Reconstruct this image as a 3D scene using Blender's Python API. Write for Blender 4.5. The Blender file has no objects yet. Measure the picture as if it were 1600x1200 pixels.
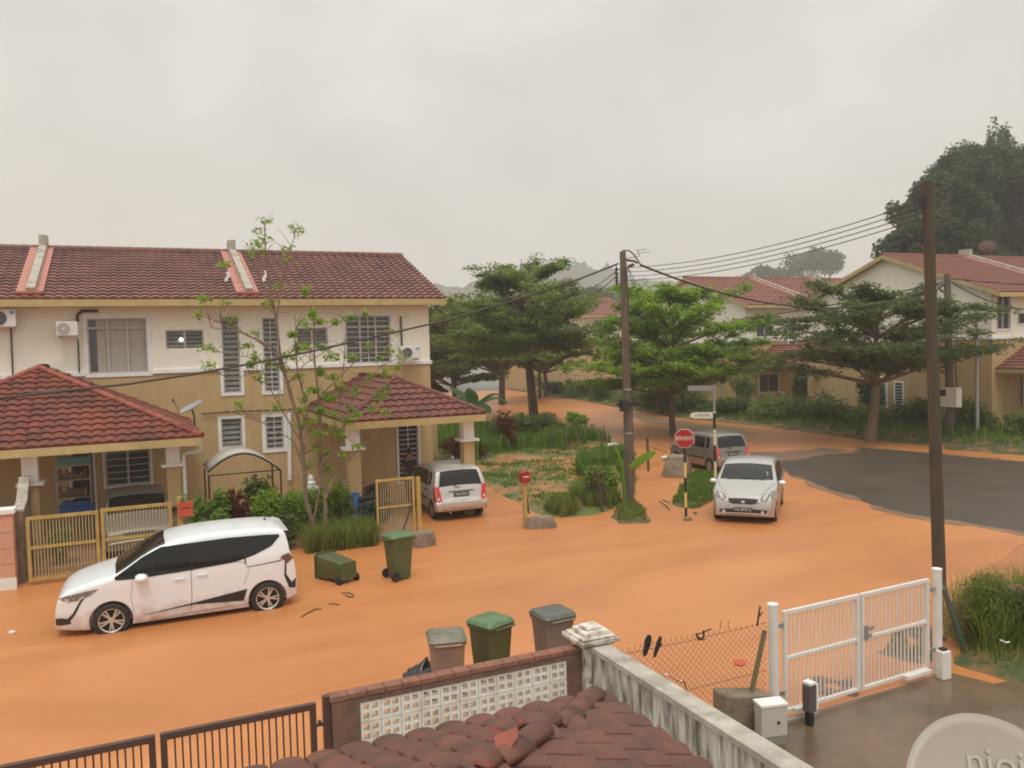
import bpy, bmesh, math, random
from mathutils import Vector, Matrix, noise as mnoise
import numpy as np
R = math.radians
scene = bpy.context.scene
COL = scene.collection
# ------------------------------------------------------------------ camera
CAM_H = 5.0; FPX = 1290.0
yaw, pitch, roll = R(65.6), R(2.6), R(1.6)
fw = Vector((math.cos(yaw)*math.cos(pitch), math.sin(yaw)*math.cos(pitch), -math.sin(pitch)))
rt = Vector((math.sin(yaw), -math.cos(yaw), 0)); up = rt.cross(fw)
cr, sr = math.cos(roll), math.sin(roll)
RT = rt*cr - up*sr; UP = rt*sr + up*cr
cam_d = bpy.data.cameras.new('camera'); cam = bpy.data.objects.new('camera', cam_d); COL.objects.link(cam)
cam.matrix_world = Matrix(((RT.x, UP.x, -fw.x, 0), (RT.y, UP.y, -fw.y, 0), (RT.z, UP.z, -fw.z, CAM_H), (0, 0, 0, 1)))
cam_d.sensor_width = 36; cam_d.lens = 36*FPX/1600; cam_d.clip_start = 0.05; cam_d.clip_end = 5000
scene.camera = cam
# ------------------------------------------------------------------ world: overcast, rainy sky
SUN_EL, SUN_AZ = R(62), R(200)
w = bpy.data.worlds.new('World'); scene.world = w; w.use_nodes = True
nt = w.node_tree; N = nt.nodes; Lk = nt.links; N.clear()
out = N.new('ShaderNodeOutputWorld'); bg = N.new('ShaderNodeBackground'); Lk.new(bg.outputs[0], out.inputs[0])
sky = N.new('ShaderNodeTexSky'); sky.sky_type = 'NISHITA'; sky.sun_disc = False; sky.sun_elevation = SUN_EL; sky.sun_rotation = SUN_AZ
tc = N.new('ShaderNodeTexCoord'); sep = N.new('ShaderNodeSeparateXYZ'); Lk.new(tc.outputs['Generated'], sep.inputs[0])
rampn = N.new('ShaderNodeValToRGB'); Lk.new(sep.outputs[2], rampn.inputs[0])
el = rampn.color_ramp.elements
el[0].position = 0.0; el[0].color = (8.0, 7.75, 7.2, 1); el[1].position = 1.0; el[1].color = (18.0, 17.6, 16.6, 1)
for p, c in ((0.12, (7.6, 7.4, 6.95, 1)), (0.40, (7.9, 7.75, 7.3, 1))):
    e_ = el.new(p); e_.color = c
mp = N.new('ShaderNodeMapping'); mp.inputs['Scale'].default_value = (2.6, 2.6, 3.6); Lk.new(tc.outputs['Generated'], mp.inputs[0])
nz = N.new('ShaderNodeTexNoise'); nz.inputs['Scale'].default_value = 2.0; nz.inputs['Detail'].default_value = 3; nz.inputs['Roughness'].default_value = .45
Lk.new(mp.outputs[0], nz.inputs[0])
mr = N.new('ShaderNodeMapRange'); mr.inputs[1].default_value = .3; mr.inputs[2].default_value = .7; mr.inputs[3].default_value = .87; mr.inputs[4].default_value = 1.12
Lk.new(nz.outputs[0], mr.inputs[0])
mul = N.new('ShaderNodeVectorMath'); mul.operation = 'SCALE'; Lk.new(rampn.outputs[0], mul.inputs[0]); Lk.new(mr.outputs[0], mul.inputs['Scale'])
mixs = N.new('ShaderNodeMix'); mixs.data_type = 'RGBA'; mixs.inputs[0].default_value = .95
Lk.new(sky.outputs[0], mixs.inputs[6]); Lk.new(mul.outputs[0], mixs.inputs[7])
Lk.new(mixs.outputs[2], bg.inputs[0]); bg.inputs[1].default_value = 0.10
# soft sun behind the clouds
sd = bpy.data.lights.new('sun', 'SUN'); sd.energy = 1.35; sd.angle = R(18); sd.color = (1, .96, .9)
so = bpy.data.objects.new('sun', sd); COL.objects.link(so)
sdir = Vector((math.sin(SUN_AZ)*math.cos(SUN_EL), math.cos(SUN_AZ)*math.cos(SUN_EL), math.sin(SUN_EL)))
so.rotation_euler = sdir.to_track_quat('Z', 'Y').to_euler(); so.location = (0, 0, 30)
scene.view_settings.view_transform = 'Standard'; scene.view_settings.look = 'None'; scene.view_settings.gamma = 1
scene.view_settings.exposure = 0.0
scene.render.engine = 'CYCLES'; scene.cycles.filter_width = 1.9
scene.render.resolution_x = 1024; scene.render.resolution_y = 768
scene.cycles.max_bounces = 6; scene.cycles.volume_bounces = 1; scene.cycles.transparent_max_bounces = 6

# ------------------------------------------------------------------ materials
def mat(name, col, rough=.7, var=0, vscale=3, col2=None, bump=0, bscale=40, metal=0, spec=.5, coat=0, streak=None, island=0, trans=0, detail=4, ramp=(.35, .65), emit=0):
    m = bpy.data.materials.new(name); m.use_nodes = True
    t = m.node_tree; n = t.nodes; l = t.links; b = n['Principled BSDF']
    b.inputs['Roughness'].default_value = rough; b.inputs['Metallic'].default_value = metal
    b.inputs['Specular IOR Level'].default_value = spec; b.inputs['Coat Weight'].default_value = coat
    b.inputs['Coat Roughness'].default_value = .08
    c = (*col, 1)
    b.inputs['Base Color'].default_value = c
    tcn = n.new('ShaderNodeTexCoord')
    src = None
    if col2 is None and var: col2 = tuple(max(0, x*(1-var)) for x in col)
    if col2 is not None:
        vec = tcn.outputs['Object']
        if streak:
            mpn = n.new('ShaderNodeMapping'); mpn.inputs['Scale'].default_value = streak; l.new(vec, mpn.inputs[0]); vec = mpn.outputs[0]
        nn = n.new('ShaderNodeTexNoise'); nn.inputs['Scale'].default_value = vscale; nn.inputs['Detail'].default_value = detail; nn.inputs['Roughness'].default_value = .6
        l.new(vec, nn.inputs[0])
        r = n.new('ShaderNodeMapRange'); r.inputs[1].default_value = ramp[0]; r.inputs[2].default_value = ramp[1]; l.new(nn.outputs[0], r.inputs[0])
        mx = n.new('ShaderNodeMix'); mx.data_type = 'RGBA'; mx.inputs[6].default_value = c; mx.inputs[7].default_value = (*col2, 1)
        l.new(r.outputs[0], mx.inputs[0]); src = mx.outputs[2]
    if island:
        g = n.new('ShaderNodeNewGeometry'); hs = n.new('ShaderNodeHueSaturation')
        r2 = n.new('ShaderNodeMapRange'); r2.inputs[3].default_value = 1-island; r2.inputs[4].default_value = 1+island
        l.new(g.outputs['Random Per Island'], r2.inputs[0]); l.new(r2.outputs[0], hs.inputs['Value'])
        r3 = n.new('ShaderNodeMapRange'); r3.inputs[3].default_value = .5+.035*island; r3.inputs[4].default_value = .5-.035*island
        l.new(g.outputs['Random Per Island'], r3.inputs[0]); l.new(r3.outputs[0], hs.inputs['Hue'])
        if src: l.new(src, hs.inputs['Color'])
        else: hs.inputs['Color'].default_value = c
        src = hs.outputs[0]
    if src: l.new(src, b.inputs['Base Color'])
    if bump:
        nb = n.new('ShaderNodeTexNoise'); nb.inputs['Scale'].default_value = bscale; nb.inputs['Detail'].default_value = 3; l.new(tcn.outputs['Object'], nb.inputs[0])
        bn = n.new('ShaderNodeBump'); bn.inputs['Strength'].default_value = bump; bn.inputs['Distance'].default_value = .02
        l.new(nb.outputs[0], bn.inputs['Height']); l.new(bn.outputs[0], b.inputs['Normal'])
    if emit:
        b.inputs['Emission Color'].default_value = c; b.inputs['Emission Strength'].default_value = emit
    if trans:
        tr = n.new('ShaderNodeBsdfTranslucent'); ms = n.new('ShaderNodeMixShader'); ms.inputs[0].default_value = trans
        if src: l.new(src, tr.inputs[0])
        else: tr.inputs[0].default_value = c
        l.new(b.outputs[0], ms.inputs[1]); l.new(tr.outputs[0], ms.inputs[2]); l.new(ms.outputs[0], n['Material Output'].inputs[0])
    return m
M = {}
M['soil'] = mat('soil', (.42, .19, .085), .85, col2=(.28, .15, .07), vscale=.6, bump=.4, bscale=8)
M['lawn'] = mat('lawn_soil', (.42, .19, .08), .8, col2=(.11, .135, .035), vscale=.6, bump=.6, bscale=12, ramp=(.40, .56), detail=9)
M['lawn2'] = mat('grass_soil', (.055, .075, .02), .9, col2=(.26, .13, .055), vscale=1.7, bump=.6, bscale=14, ramp=(.45, .62), detail=7)
M['asphalt'] = mat('asphalt', (.062, .050, .041), .36, col2=(.095, .073, .055), vscale=.5, bump=.25, bscale=60, spec=.25, detail=7)
M['asphalt2'] = mat('asphalt_far', (.22, .21, .2), .6, var=.2, vscale=.3)
M['yard'] = mat('wet_concrete', (.11, .075, .045), .22, col2=(.19, .125, .08), vscale=.9, bump=.2, bscale=9, spec=.4, detail=7)
M['cement'] = mat('cement', (.36, .33, .28), .8, var=.35, vscale=2, bump=.3, bscale=30)
M['porch_floor'] = mat('porch_floor', (.42, .24, .13), .55, col2=(.26, .18, .12), vscale=.9)
M['cream'] = mat('cream_wall', (.88, .845, .72), .8, col2=(.82, .78, .65), vscale=1.6, streak=(2.2, 2.2, .35), bump=.1, bscale=60, ramp=(.45, .75))
M['tan'] = mat('tan_wall', (.53, .37, .19), .8, col2=(.47, .325, .15), vscale=1.3, streak=(2, 2, .4), bump=.1, bscale=60)
M['white'] = mat('white_paint', (.86, .85, .82), .6, var=.14, vscale=3)
M['fascia'] = mat('yellow_fascia', (.52, .40, .19), .7, var=.2, vscale=2)
M['roof'] = mat('maroon_tile', (.21, .085, .062), .5, col2=(.12, .05, .04), vscale=1.1, bump=.15, bscale=25, detail=6)
M['roof_red'] = mat('red_tile', (.22, .050, .024), .6, col2=(.085, .026, .018), vscale=1.3, bump=.2, bscale=25, detail=6)
M['roof_b'] = mat('dull_red_tile', (.19, .052, .032), .6, col2=(.10, .032, .025), vscale=1.2, bump=.2, bscale=25)
M['roof_near'] = mat('near_tile', (.18, .066, .040), .6, col2=(.085, .040, .027), vscale=3.5, bump=.25, bscale=60, detail=8)
M['roof_far'] = mat('far_tile', (.24, .085, .055), .6, var=.2, vscale=.8)
M['ridge_red'] = mat('ridge_cap', (.34, .085, .05), .65, col2=(.22, .06, .04), vscale=3, bump=.3, bscale=40)
M['flash'] = mat('pink_flashing', (.52, .22, .17), .7, col2=(.40, .17, .13), vscale=3)
M['render_grey'] = mat('bare_render', (.50, .46, .39), .85, col2=(.30, .27, .22), vscale=4, bump=.3, bscale=25)
M['dirty_wall'] = mat('weathered_white_wall', (.62, .58, .50), .85, col2=(.13, .12, .09), vscale=3.2, streak=(3.5, 3.5, .6), bump=.35, bscale=30, ramp=(.38, .62), detail=9)
M['pillar_white'] = mat('stained_white_plaster', (.70, .65, .56), .7, col2=(.22, .175, .13), vscale=6, ramp=(.44, .66), bump=.2, bscale=25)
M['brick'] = mat('dark_brick', (.20, .10, .065), .8, col2=(.12, .07, .05), vscale=7, bump=.5, bscale=30)
M['coping'] = mat('coping_brick', (.30, .125, .08), .75, col2=(.18, .08, .055), vscale=6, bump=.4, bscale=25)
M['lattice'] = mat('breeze_block', (.74, .71, .63), .75, col2=(.55, .45, .35), vscale=4, ramp=(.45, .75))
M['pink_block'] = mat('salmon_pillar', (.62, .33, .22), .75, var=.12, vscale=3)
M['glass'] = mat('window_glass', (.075, .08, .075), .12, spec=.6)
M['glass_pale'] = mat('louvre_glass', (.22, .22, .20), .2, var=.3, vscale=6)
M['curtain'] = mat('curtain', (.50, .46, .39), .9, var=.25, vscale=9, streak=(6, 1, .2))
M['frame_grey'] = mat('window_frame', (.50, .47, .45), .5, var=.1)
M['grille'] = mat('white_grille', (.62, .60, .57), .5)
M['dark'] = mat('dark_interior', (.045, .035, .03), .9)
M['black'] = mat('black_rubber', (.018, .018, .018), .6)
M['blackgloss'] = mat('black_trim', (.02, .02, .022), .3)
M['cable'] = mat('cable_sheath', (.05, .042, .036), .7)
M['ac'] = mat('white_casing', (.72, .70, .66), .5, var=.06)
M['pole'] = mat('concrete_pole', (.15, .115, .08), .85, col2=(.09, .07, .05), vscale=3, streak=(3, 3, .4), bump=.3, bscale=30)
M['pole_dark'] = mat('spun_concrete_pole', (.085, .062, .036), .85, col2=(.06, .045, .028), vscale=3, streak=(3, 3, .4))
M['galv'] = mat('galvanised_steel', (.42, .42, .42), .4, metal=.6, var=.2, vscale=5)
M['rust'] = mat('rusty_wire', (.20, .12, .07), .7, metal=.2)
M['yellow_metal'] = mat('yellow_paint', (.52, .36, .10), .5, col2=(.38, .25, .09), vscale=4)
M['bar_tan'] = mat('gate_bar', (.40, .31, .17), .55)
M['brown_metal'] = mat('brown_paint', (.075, .032, .022), .4, spec=.6)
M['white_metal'] = mat('white_gate_paint', (.76, .71, .66), .4, var=.1, vscale=3)
M['green_metal'] = mat('green_post', (.055, .11, .08), .5)
M['bark'] = mat('bark', (.17, .12, .08), .9, col2=(.09, .065, .045), vscale=6, bump=.6, bscale=25)
M['bark_pale'] = mat('pale_bark', (.24, .17, .11), .9, col2=(.15, .10, .07), vscale=6, bump=.5, bscale=25)
def leafmat(n, c, v=.35): M[n] = mat(n, c, .6, island=v, trans=.48, spec=.2)
leafmat('leaf_dark', (.12, .165, .05)); leafmat('leaf_mid', (.20, .265, .065)); leafmat('leaf_bright', (.25, .39, .05)); leafmat('leaf_wood', (.09, .115, .055))
leafmat('leaf_yellow', (.19, .30, .055)); leafmat('leaf_far', (.085, .12, .06)); leafmat('leaf_banana', (.22, .36, .045), .2)
leafmat('leaf_banana_dark', (.07, .12, .04), .2); leafmat('grass_blade', (.13, .225, .03), .45); leafmat('grass_tall', (.20, .24, .05), .5)
leafmat('leaf_croton', (.17, .06, .03), .5); leafmat('leaf_blue', (.05, .10, .07), .3)
M['hill'] = mat('forest_hill', (.06, .085, .04), .95, var=.5, vscale=.08)
M['car_white'] = mat('white_car_paint', (.79, .83, .85), .25, coat=.6)
M['car_silver'] = mat('silver_car_paint', (.43, .425, .405), .33, metal=.3, coat=.5)
M['car_silver2'] = mat('pale_silver_paint', (.58, .57, .55), .35, metal=.25, coat=.4, var=.06)
M['car_grey'] = mat('grey_car_paint', (.21, .19, .17), .35, metal=.3, coat=.4)
M['car_green'] = mat('green_grey_paint', (.20, .21, .17), .4, metal=.2, coat=.3)
M['carglass'] = mat('car_glass', (.012, .012, .011), .08, spec=.42)
M['lamp_glass'] = mat('headlamp_lens', (.62, .58, .48), .12, spec=.8, var=.3, vscale=14)
M['lamp_dark'] = mat('dark_headlamp', (.16, .15, .14), .12, spec=.8, col2=(.6, .58, .52), vscale=10, ramp=(.55, .62))
M['lamp_red'] = mat('tail_lamp', (.60, .035, .03), .15, spec=.7)
M['lamp_smoke'] = mat('smoked_tail_lamp', (.16, .07, .06), .15, spec=.7)
M['alloy'] = mat('alloy', (.60, .54, .48), .35, metal=.5)
M['hubcap'] = mat('hubcap', (.33, .32, .30), .45, metal=.4)
M['bin_green'] = mat('green_plastic', (.055, .092, .028), .5, col2=(.10, .095, .04), vscale=3.5)
M['bin_lid_green'] = mat('lid_green_plastic', (.10, .20, .085), .42, col2=(.085, .14, .06), vscale=5)
M['bin_grey'] = mat('muddy_grey_plastic', (.22, .18, .145), .55, col2=(.34, .215, .13), vscale=2.6)
M['bin_grey2'] = mat('grey_plastic', (.19, .155, .13), .5, var=.15)
M['bin_lid_grey'] = mat('lid_grey_green', (.10, .12, .085), .45, col2=(.22, .19, .14), vscale=5)
M['bin_lid_dark'] = mat('lid_dark_green', (.06, .075, .06), .38, col2=(.12, .12, .10), vscale=5)
M['bag'] = mat('bin_bag', (.02, .02, .022), .25, spec=.6)
M['red'] = mat('red_paint', (.34, .014, .016), .5, var=.1)
M['redorange'] = mat('faded_red', (.58, .10, .05), .55, var=.15)
M['maroon'] = mat('maroon_plastic', (.17, .045, .04), .4)
M['signwhite'] = mat('sign_white', (.74, .70, .62), .5, var=.1)
M['signback'] = mat('sign_backing', (.25, .25, .25), .5)
M['blue'] = mat('blue_plastic', (.03, .13, .42), .4)
M['teal'] = mat('teal_plastic', (.12, .32, .32), .5)
M['dish_grey'] = mat('dish_grey', (.30, .31, .33), .5, var=.1)
M['dish_near'] = mat('dish_beige', (.37, .325, .26), .45, col2=(.33, .295, .235), vscale=3)
M['dish_logo'] = mat('dish_pale_print', (.41, .385, .31), .5)
M['perspex'] = mat('awning_sheet', (.52, .50, .45), .35, var=.15)
M['skin'] = mat('skin', (.30, .17, .11), .6); M['cloth_dark'] = mat('dark_cloth', (.05, .045, .045), .9); M['hair'] = mat('hair', (.012, .01, .009), .6)
M['rock'] = mat('rough_concrete_lump', (.27, .21, .15), .9, col2=(.17, .13, .09), vscale=5, bump=.7, bscale=14)
M['foam'] = mat('white_litter', (.72, .70, .66), .6)
M['seat'] = mat('vinyl_seat', (.03, .028, .026), .4)
M['twig'] = mat('wet_twig', (.09, .06, .04), .8)
def muddy(m, z0=.22, z1=.62):
    t = m.node_tree; n = t.nodes; l = t.links; b = n['Principled BSDF']; tcn = n.new('ShaderNodeTexCoord'); sp = n.new('ShaderNodeSeparateXYZ'); l.new(tcn.outputs['Object'], sp.inputs[0])
    nn = n.new('ShaderNodeTexNoise'); nn.inputs['Scale'].default_value = 6; nn.inputs['Detail'].default_value = 8; l.new(tcn.outputs['Object'], nn.inputs[0])
    ma = n.new('ShaderNodeMath'); ma.operation = 'MULTIPLY_ADD'; ma.inputs[1].default_value = .55; l.new(nn.outputs[0], ma.inputs[0]); l.new(sp.outputs[2], ma.inputs[2])
    r = n.new('ShaderNodeMapRange'); r.inputs[1].default_value = z0+.22; r.inputs[2].default_value = z1+.22; r.inputs[3].default_value = .8; r.inputs[4].default_value = 0; l.new(ma.outputs[0], r.inputs[0])
    mx = n.new('ShaderNodeMix'); mx.data_type = 'RGBA'; l.new(r.outputs[0], mx.inputs[0]); mx.inputs[6].default_value = b.inputs['Base Color'].default_value; mx.inputs[7].default_value = (.42, .20, .10, 1)
    if b.inputs['Base Color'].links: l.new(b.inputs['Base Color'].links[0].from_socket, mx.inputs[6])
    l.new(mx.outputs[2], b.inputs['Base Color'])
for k_ in ('car_white', 'car_silver', 'car_silver2', 'car_grey'): muddy(M[k_])

# flood water: opaque orange mud with slow streaks and rain dimples
def flood_mat():
    m = bpy.data.materials.new('muddy_water'); m.use_nodes = True; t = m.node_tree; n = t.nodes; l = t.links; b = n['Principled BSDF']
    tcn = n.new('ShaderNodeTexCoord')
    mp1 = n.new('ShaderNodeMapping'); mp1.inputs['Scale'].default_value = (.12, .35, 1); mp1.inputs['Rotation'].default_value = (0, 0, R(12)); l.new(tcn.outputs['Object'], mp1.inputs[0])
    n1 = n.new('ShaderNodeTexNoise'); n1.inputs['Scale'].default_value = 1.6; n1.inputs['Detail'].default_value = 7; n1.inputs['Distortion'].default_value = .8; l.new(mp1.outputs[0], n1.inputs[0])
    cr_ = n.new('ShaderNodeValToRGB'); l.new(n1.outputs[0], cr_.inputs[0])
    e = cr_.color_ramp.elements; e[0].position = .3; e[0].color = (.46, .178, .060, 1); e[1].position = .7; e[1].color = (.59, .24, .085, 1)
    l.new(cr_.outputs[0], b.inputs['Base Color'])
    b.inputs['Roughness'].default_value = .38; b.inputs['Specular IOR Level'].default_value = .30
    n2 = n.new('ShaderNodeTexNoise'); n2.inputs['Scale'].default_value = 7; n2.inputs['Detail'].default_value = 4; l.new(tcn.outputs['Object'], n2.inputs[0])
    v = n.new('ShaderNodeTexVoronoi'); v.inputs['Scale'].default_value = 6; l.new(tcn.outputs['Object'], v.inputs[0])
    ad = n.new('ShaderNodeMath'); ad.operation = 'MULTIPLY_ADD'; ad.inputs[1].default_value = .4; l.new(v.outputs[0], ad.inputs[0]); l.new(n2.outputs[0], ad.inputs[2])
    bn = n.new('ShaderNodeBump'); bn.inputs['Strength'].default_value = .22; bn.inputs['Distance'].default_value = .02; l.new(ad.outputs[0], bn.inputs['Height']); l.new(bn.outputs[0], b.inputs['Normal'])
    return m
M['flood'] = flood_mat()

# ------------------------------------------------------------------ helpers
def tag(o, label=None, cat=None, group=None, kind=None):
    if label: o['label'] = label
    if cat: o['category'] = cat
    if group: o['group'] = group
    if kind: o['kind'] = kind
    return o
def empty(name, loc=(0, 0, 0), rz=0, label=None, cat=None, group=None):
    o = bpy.data.objects.new(name, None); COL.objects.link(o); o.location = loc; o.rotation_euler = (0, 0, rz); o.empty_display_size = .2
    return tag(o, label, cat, group)
def wloc(p):
    v = Vector((0, 0, 0))
    while p: v += p.location; p = p.parent
    return v
def ray(px, py): return fw + RT*((px-800)/FPX) + UP*((600-py)/FPX)
def G(px, py, z=0):      # where the ray through a photo pixel meets height z
    d = ray(px, py); t = (z-CAM_H)/d.z; return Vector((d.x*t, d.y*t, z))
def PY(px, py, y):
    d = ray(px, py); t = y/d.y; return Vector((d.x*t, y, CAM_H+d.z*t))
def PX(px, py, x):
    d = ray(px, py); t = x/d.x; return Vector((x, d.y*t, CAM_H+d.z*t))
class MB:
    def __init__(s): s.v = []; s.f = []
    def face(s, pts):
        k = len(s.v); s.v += [tuple(p) for p in pts]; s.f.append(tuple(range(k, k+len(pts))))
    def mesh(s, vs, fs):
        k = len(s.v); s.v += [tuple(p) for p in vs]; s.f += [tuple(i+k for i in f) for f in fs]
    def box(s, x0, x1, y0, y1, z0, z1, M4=None):
        if x0 > x1: x0, x1 = x1, x0
        if y0 > y1: y0, y1 = y1, y0
        if z0 > z1: z0, z1 = z1, z0
        p = [Vector(c) for c in ((x0,y0,z0),(x1,y0,z0),(x1,y1,z0),(x0,y1,z0),(x0,y0,z1),(x1,y0,z1),(x1,y1,z1),(x0,y1,z1))]
        if M4: p = [M4 @ c for c in p]
        s.mesh(p, [(0,3,2,1),(4,5,6,7),(0,1,5,4),(1,2,6,5),(2,3,7,6),(3,0,4,7)])
    def bar(s, a, b, wx, wy=None):
        a, b = Vector(a), Vector(b); wy = wy or wx; d = b-a; L = d.length
        q = d.to_track_quat('Z', 'Y').to_matrix().to_4x4(); q.translation = a
        s.box(-wx/2, wx/2, -wy/2, wy/2, 0, L, q)
    def tube(s, pts, rad, n=8, cap=True):
        pts = [Vector(p) for p in pts]
        if not hasattr(rad, '__len__'): rad = [rad]*len(pts)
        rings = []; prev = None
        for i, p in enumerate(pts):
            d = (pts[min(i+1, len(pts)-1)]-pts[max(i-1, 0)]).normalized()
            if prev is None:
                a = Vector((0, 0, 1)) if abs(d.z) < .9 else Vector((1, 0, 0))
                u = d.cross(a).normalized()
            else:
                u = (prev-d*prev.dot(d)).normalized()
            prev = u; vv = d.cross(u)
            rings.append([p+(u*math.cos(2*math.pi*k/n)+vv*math.sin(2*math.pi*k/n))*rad[i] for k in range(n)])
        vs = [q for r in rings for q in r]; fs = []
        for i in range(len(rings)-1):
            for k in range(n):
                fs.append((i*n+k, i*n+(k+1) % n, (i+1)*n+(k+1) % n, (i+1)*n+k))
        if cap: fs.append(tuple(range(n-1, -1, -1))); fs.append(tuple((len(rings)-1)*n+k for k in range(n)))
        s.mesh(vs, fs)
    def lathe(s, prof, n=24, M4=None, cap=True):   # prof: (r,z)
        vs = []; fs = []
        for r, z in prof:
            for k in range(n):
                a = 2*math.pi*k/n; vs.append(Vector((r*math.cos(a), r*math.sin(a), z)))
        if M4: vs = [M4 @ v for v in vs]
        m = len(prof)
        for i in range(m-1):
            for k in range(n): fs.append((i*n+k, i*n+(k+1) % n, (i+1)*n+(k+1) % n, (i+1)*n+k))
        if cap: fs.append(tuple(range(n-1, -1, -1))); fs.append(tuple((m-1)*n+k for k in range(n)))
        s.mesh(vs, fs)
    def prism(s, poly, h, M4=None):      # poly in xy, extruded along z from 0 to h
        n = len(poly); vs = [Vector((x, y, 0)) for x, y in poly]+[Vector((x, y, h)) for x, y in poly]
        if M4: vs = [M4 @ v for v in vs]
        s.mesh(vs, [tuple(range(n-1, -1, -1)), tuple(range(n, 2*n))]+[(i, (i+1) % n, (i+1) % n+n, i+n) for i in range(n)])
    def build(s, name, m, parent=None, world=False, smooth=None, fix=True):
        me = bpy.data.meshes.new(name); vs = s.v
        if parent is not None and world:
            o_ = wloc(parent); vs = [(v[0]-o_.x, v[1]-o_.y, v[2]-o_.z) for v in vs]
        me.from_pydata([tuple(v) for v in vs], [], s.f); 
        if fix:
            bm = bmesh.new(); bm.from_mesh(me); bmesh.ops.recalc_face_normals(bm, faces=bm.faces); bm.to_mesh(me); bm.free()
        me.update()
        if smooth: me.shade_smooth(); me.set_sharp_from_angle(angle=R(smooth))
        me.materials.append(m if not isinstance(m, str) else M[m])
        o = bpy.data.objects.new(name, me); COL.objects.link(o)
        if parent is not None: o.parent = parent
        return o
def copy_tree(o, parent=None):
    c = o.copy(); COL.objects.link(c); c.parent = parent
    for ch in list(o.children): copy_tree(ch, c)
    return c
def textobj(name, s, size, m, parent, M4, ext=.002, spacing=1.0):
    cu = bpy.data.curves.new(name, 'FONT'); cu.body = s; cu.size = size; cu.align_x = 'CENTER'; cu.align_y = 'CENTER'; cu.extrude = ext; cu.space_character = spacing
    cu.resolution_u = 3
    tmp = bpy.data.objects.new('tmp', cu); COL.objects.link(tmp)
    dg = bpy.context.evaluated_depsgraph_get(); me = bpy.data.meshes.new_from_object(tmp.evaluated_get(dg)); bpy.data.objects.remove(tmp)
    me.materials.clear(); me.materials.append(M[m]); me.name = name
    o = bpy.data.objects.new(name, me); COL.objects.link(o); o.parent = parent; o.matrix_local = M4
    return o
def basis(loc, x, y, z):
    x, y, z = Vector(x), Vector(y), Vector(z)
    return Matrix(((x.x, y.x, z.x, loc[0]), (x.y, y.y, z.y, loc[1]), (x.z, y.z, z.z, loc[2]), (0, 0, 0, 1)))

# tiled roof slope: P0-P1 the eave, Q0-Q1 the top edge
def tile_slope(mb, P0, P1, Q0, Q1, tw=.30, th=.34, amp=.05, step=.045, seg=6):
    P0, P1, Q0, Q1 = map(Vector, (P0, P1, Q0, Q1))
    u = (P1-P0).normalized(); up_ = (Q0-P0)-u*(Q0-P0).dot(u); H = up_.length; v = up_/H; n = u.cross(v)
    if n.z < 0: n = -n
    a0, b0 = 0.0, (P1-P0).dot(u); a1, b1 = (Q0-P0).dot(u), (Q1-P0).dot(u)
    rows = max(1, round(H/th)); dv = H/rows; du = tw/seg
    for r in range(rows):
        v0, v1 = r*dv, min(H, (r+1)*dv+.02)
        def lim(vv): t = vv/H; return a0+(a1-a0)*t, b0+(b1-b0)*t
        l0, h0 = lim(v0); l1, h1 = lim(min(v1, H)); 
        k0, k1 = math.floor(min(l0, l1)/du), math.ceil(max(h0, h1)/du)
        pts0 = []; pts1 = []; front = []
        for k in range(k0, k1+1):
            x = k*du
            xa = min(max(x, l0), h0); xb = min(max(x, l1), h1)
            za = amp*abs(math.sin(math.pi*xa/tw))+step; zb = amp*abs(math.sin(math.pi*xb/tw))*.9
            pts0.append(P0+u*xa+v*v0+n*za); pts1.append(P0+u*xb+v*v1+n*zb); front.append(P0+u*xa+v*v0+n*(-.01))
        m = len(pts0); vs = front+pts0+pts1; fs = []
        for i in range(m-1):
            if (pts0[i+1]-pts0[i]).length > 1e-5: fs.append((i, i+1, m+i+1, m+i))
            if (pts0[i+1]-pts0[i]).length > 1e-5 or (pts1[i+1]-pts1[i]).length > 1e-5: fs.append((m+i, m+i+1, 2*m+i+1, 2*m+i))
        mb.mesh(vs, fs)
def ridge_caps(mb, a, b, r=.11, seg=.33):
    a, b = Vector(a), Vector(b); L = (b-a).length; n = max(1, round(L/seg)); d = (b-a)/n
    for i in range(n):
        p = a+d*i; q = a+d*(i+1.08)
        mb.tube([p, q], [r*1.06, r*.9], 10)

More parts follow.
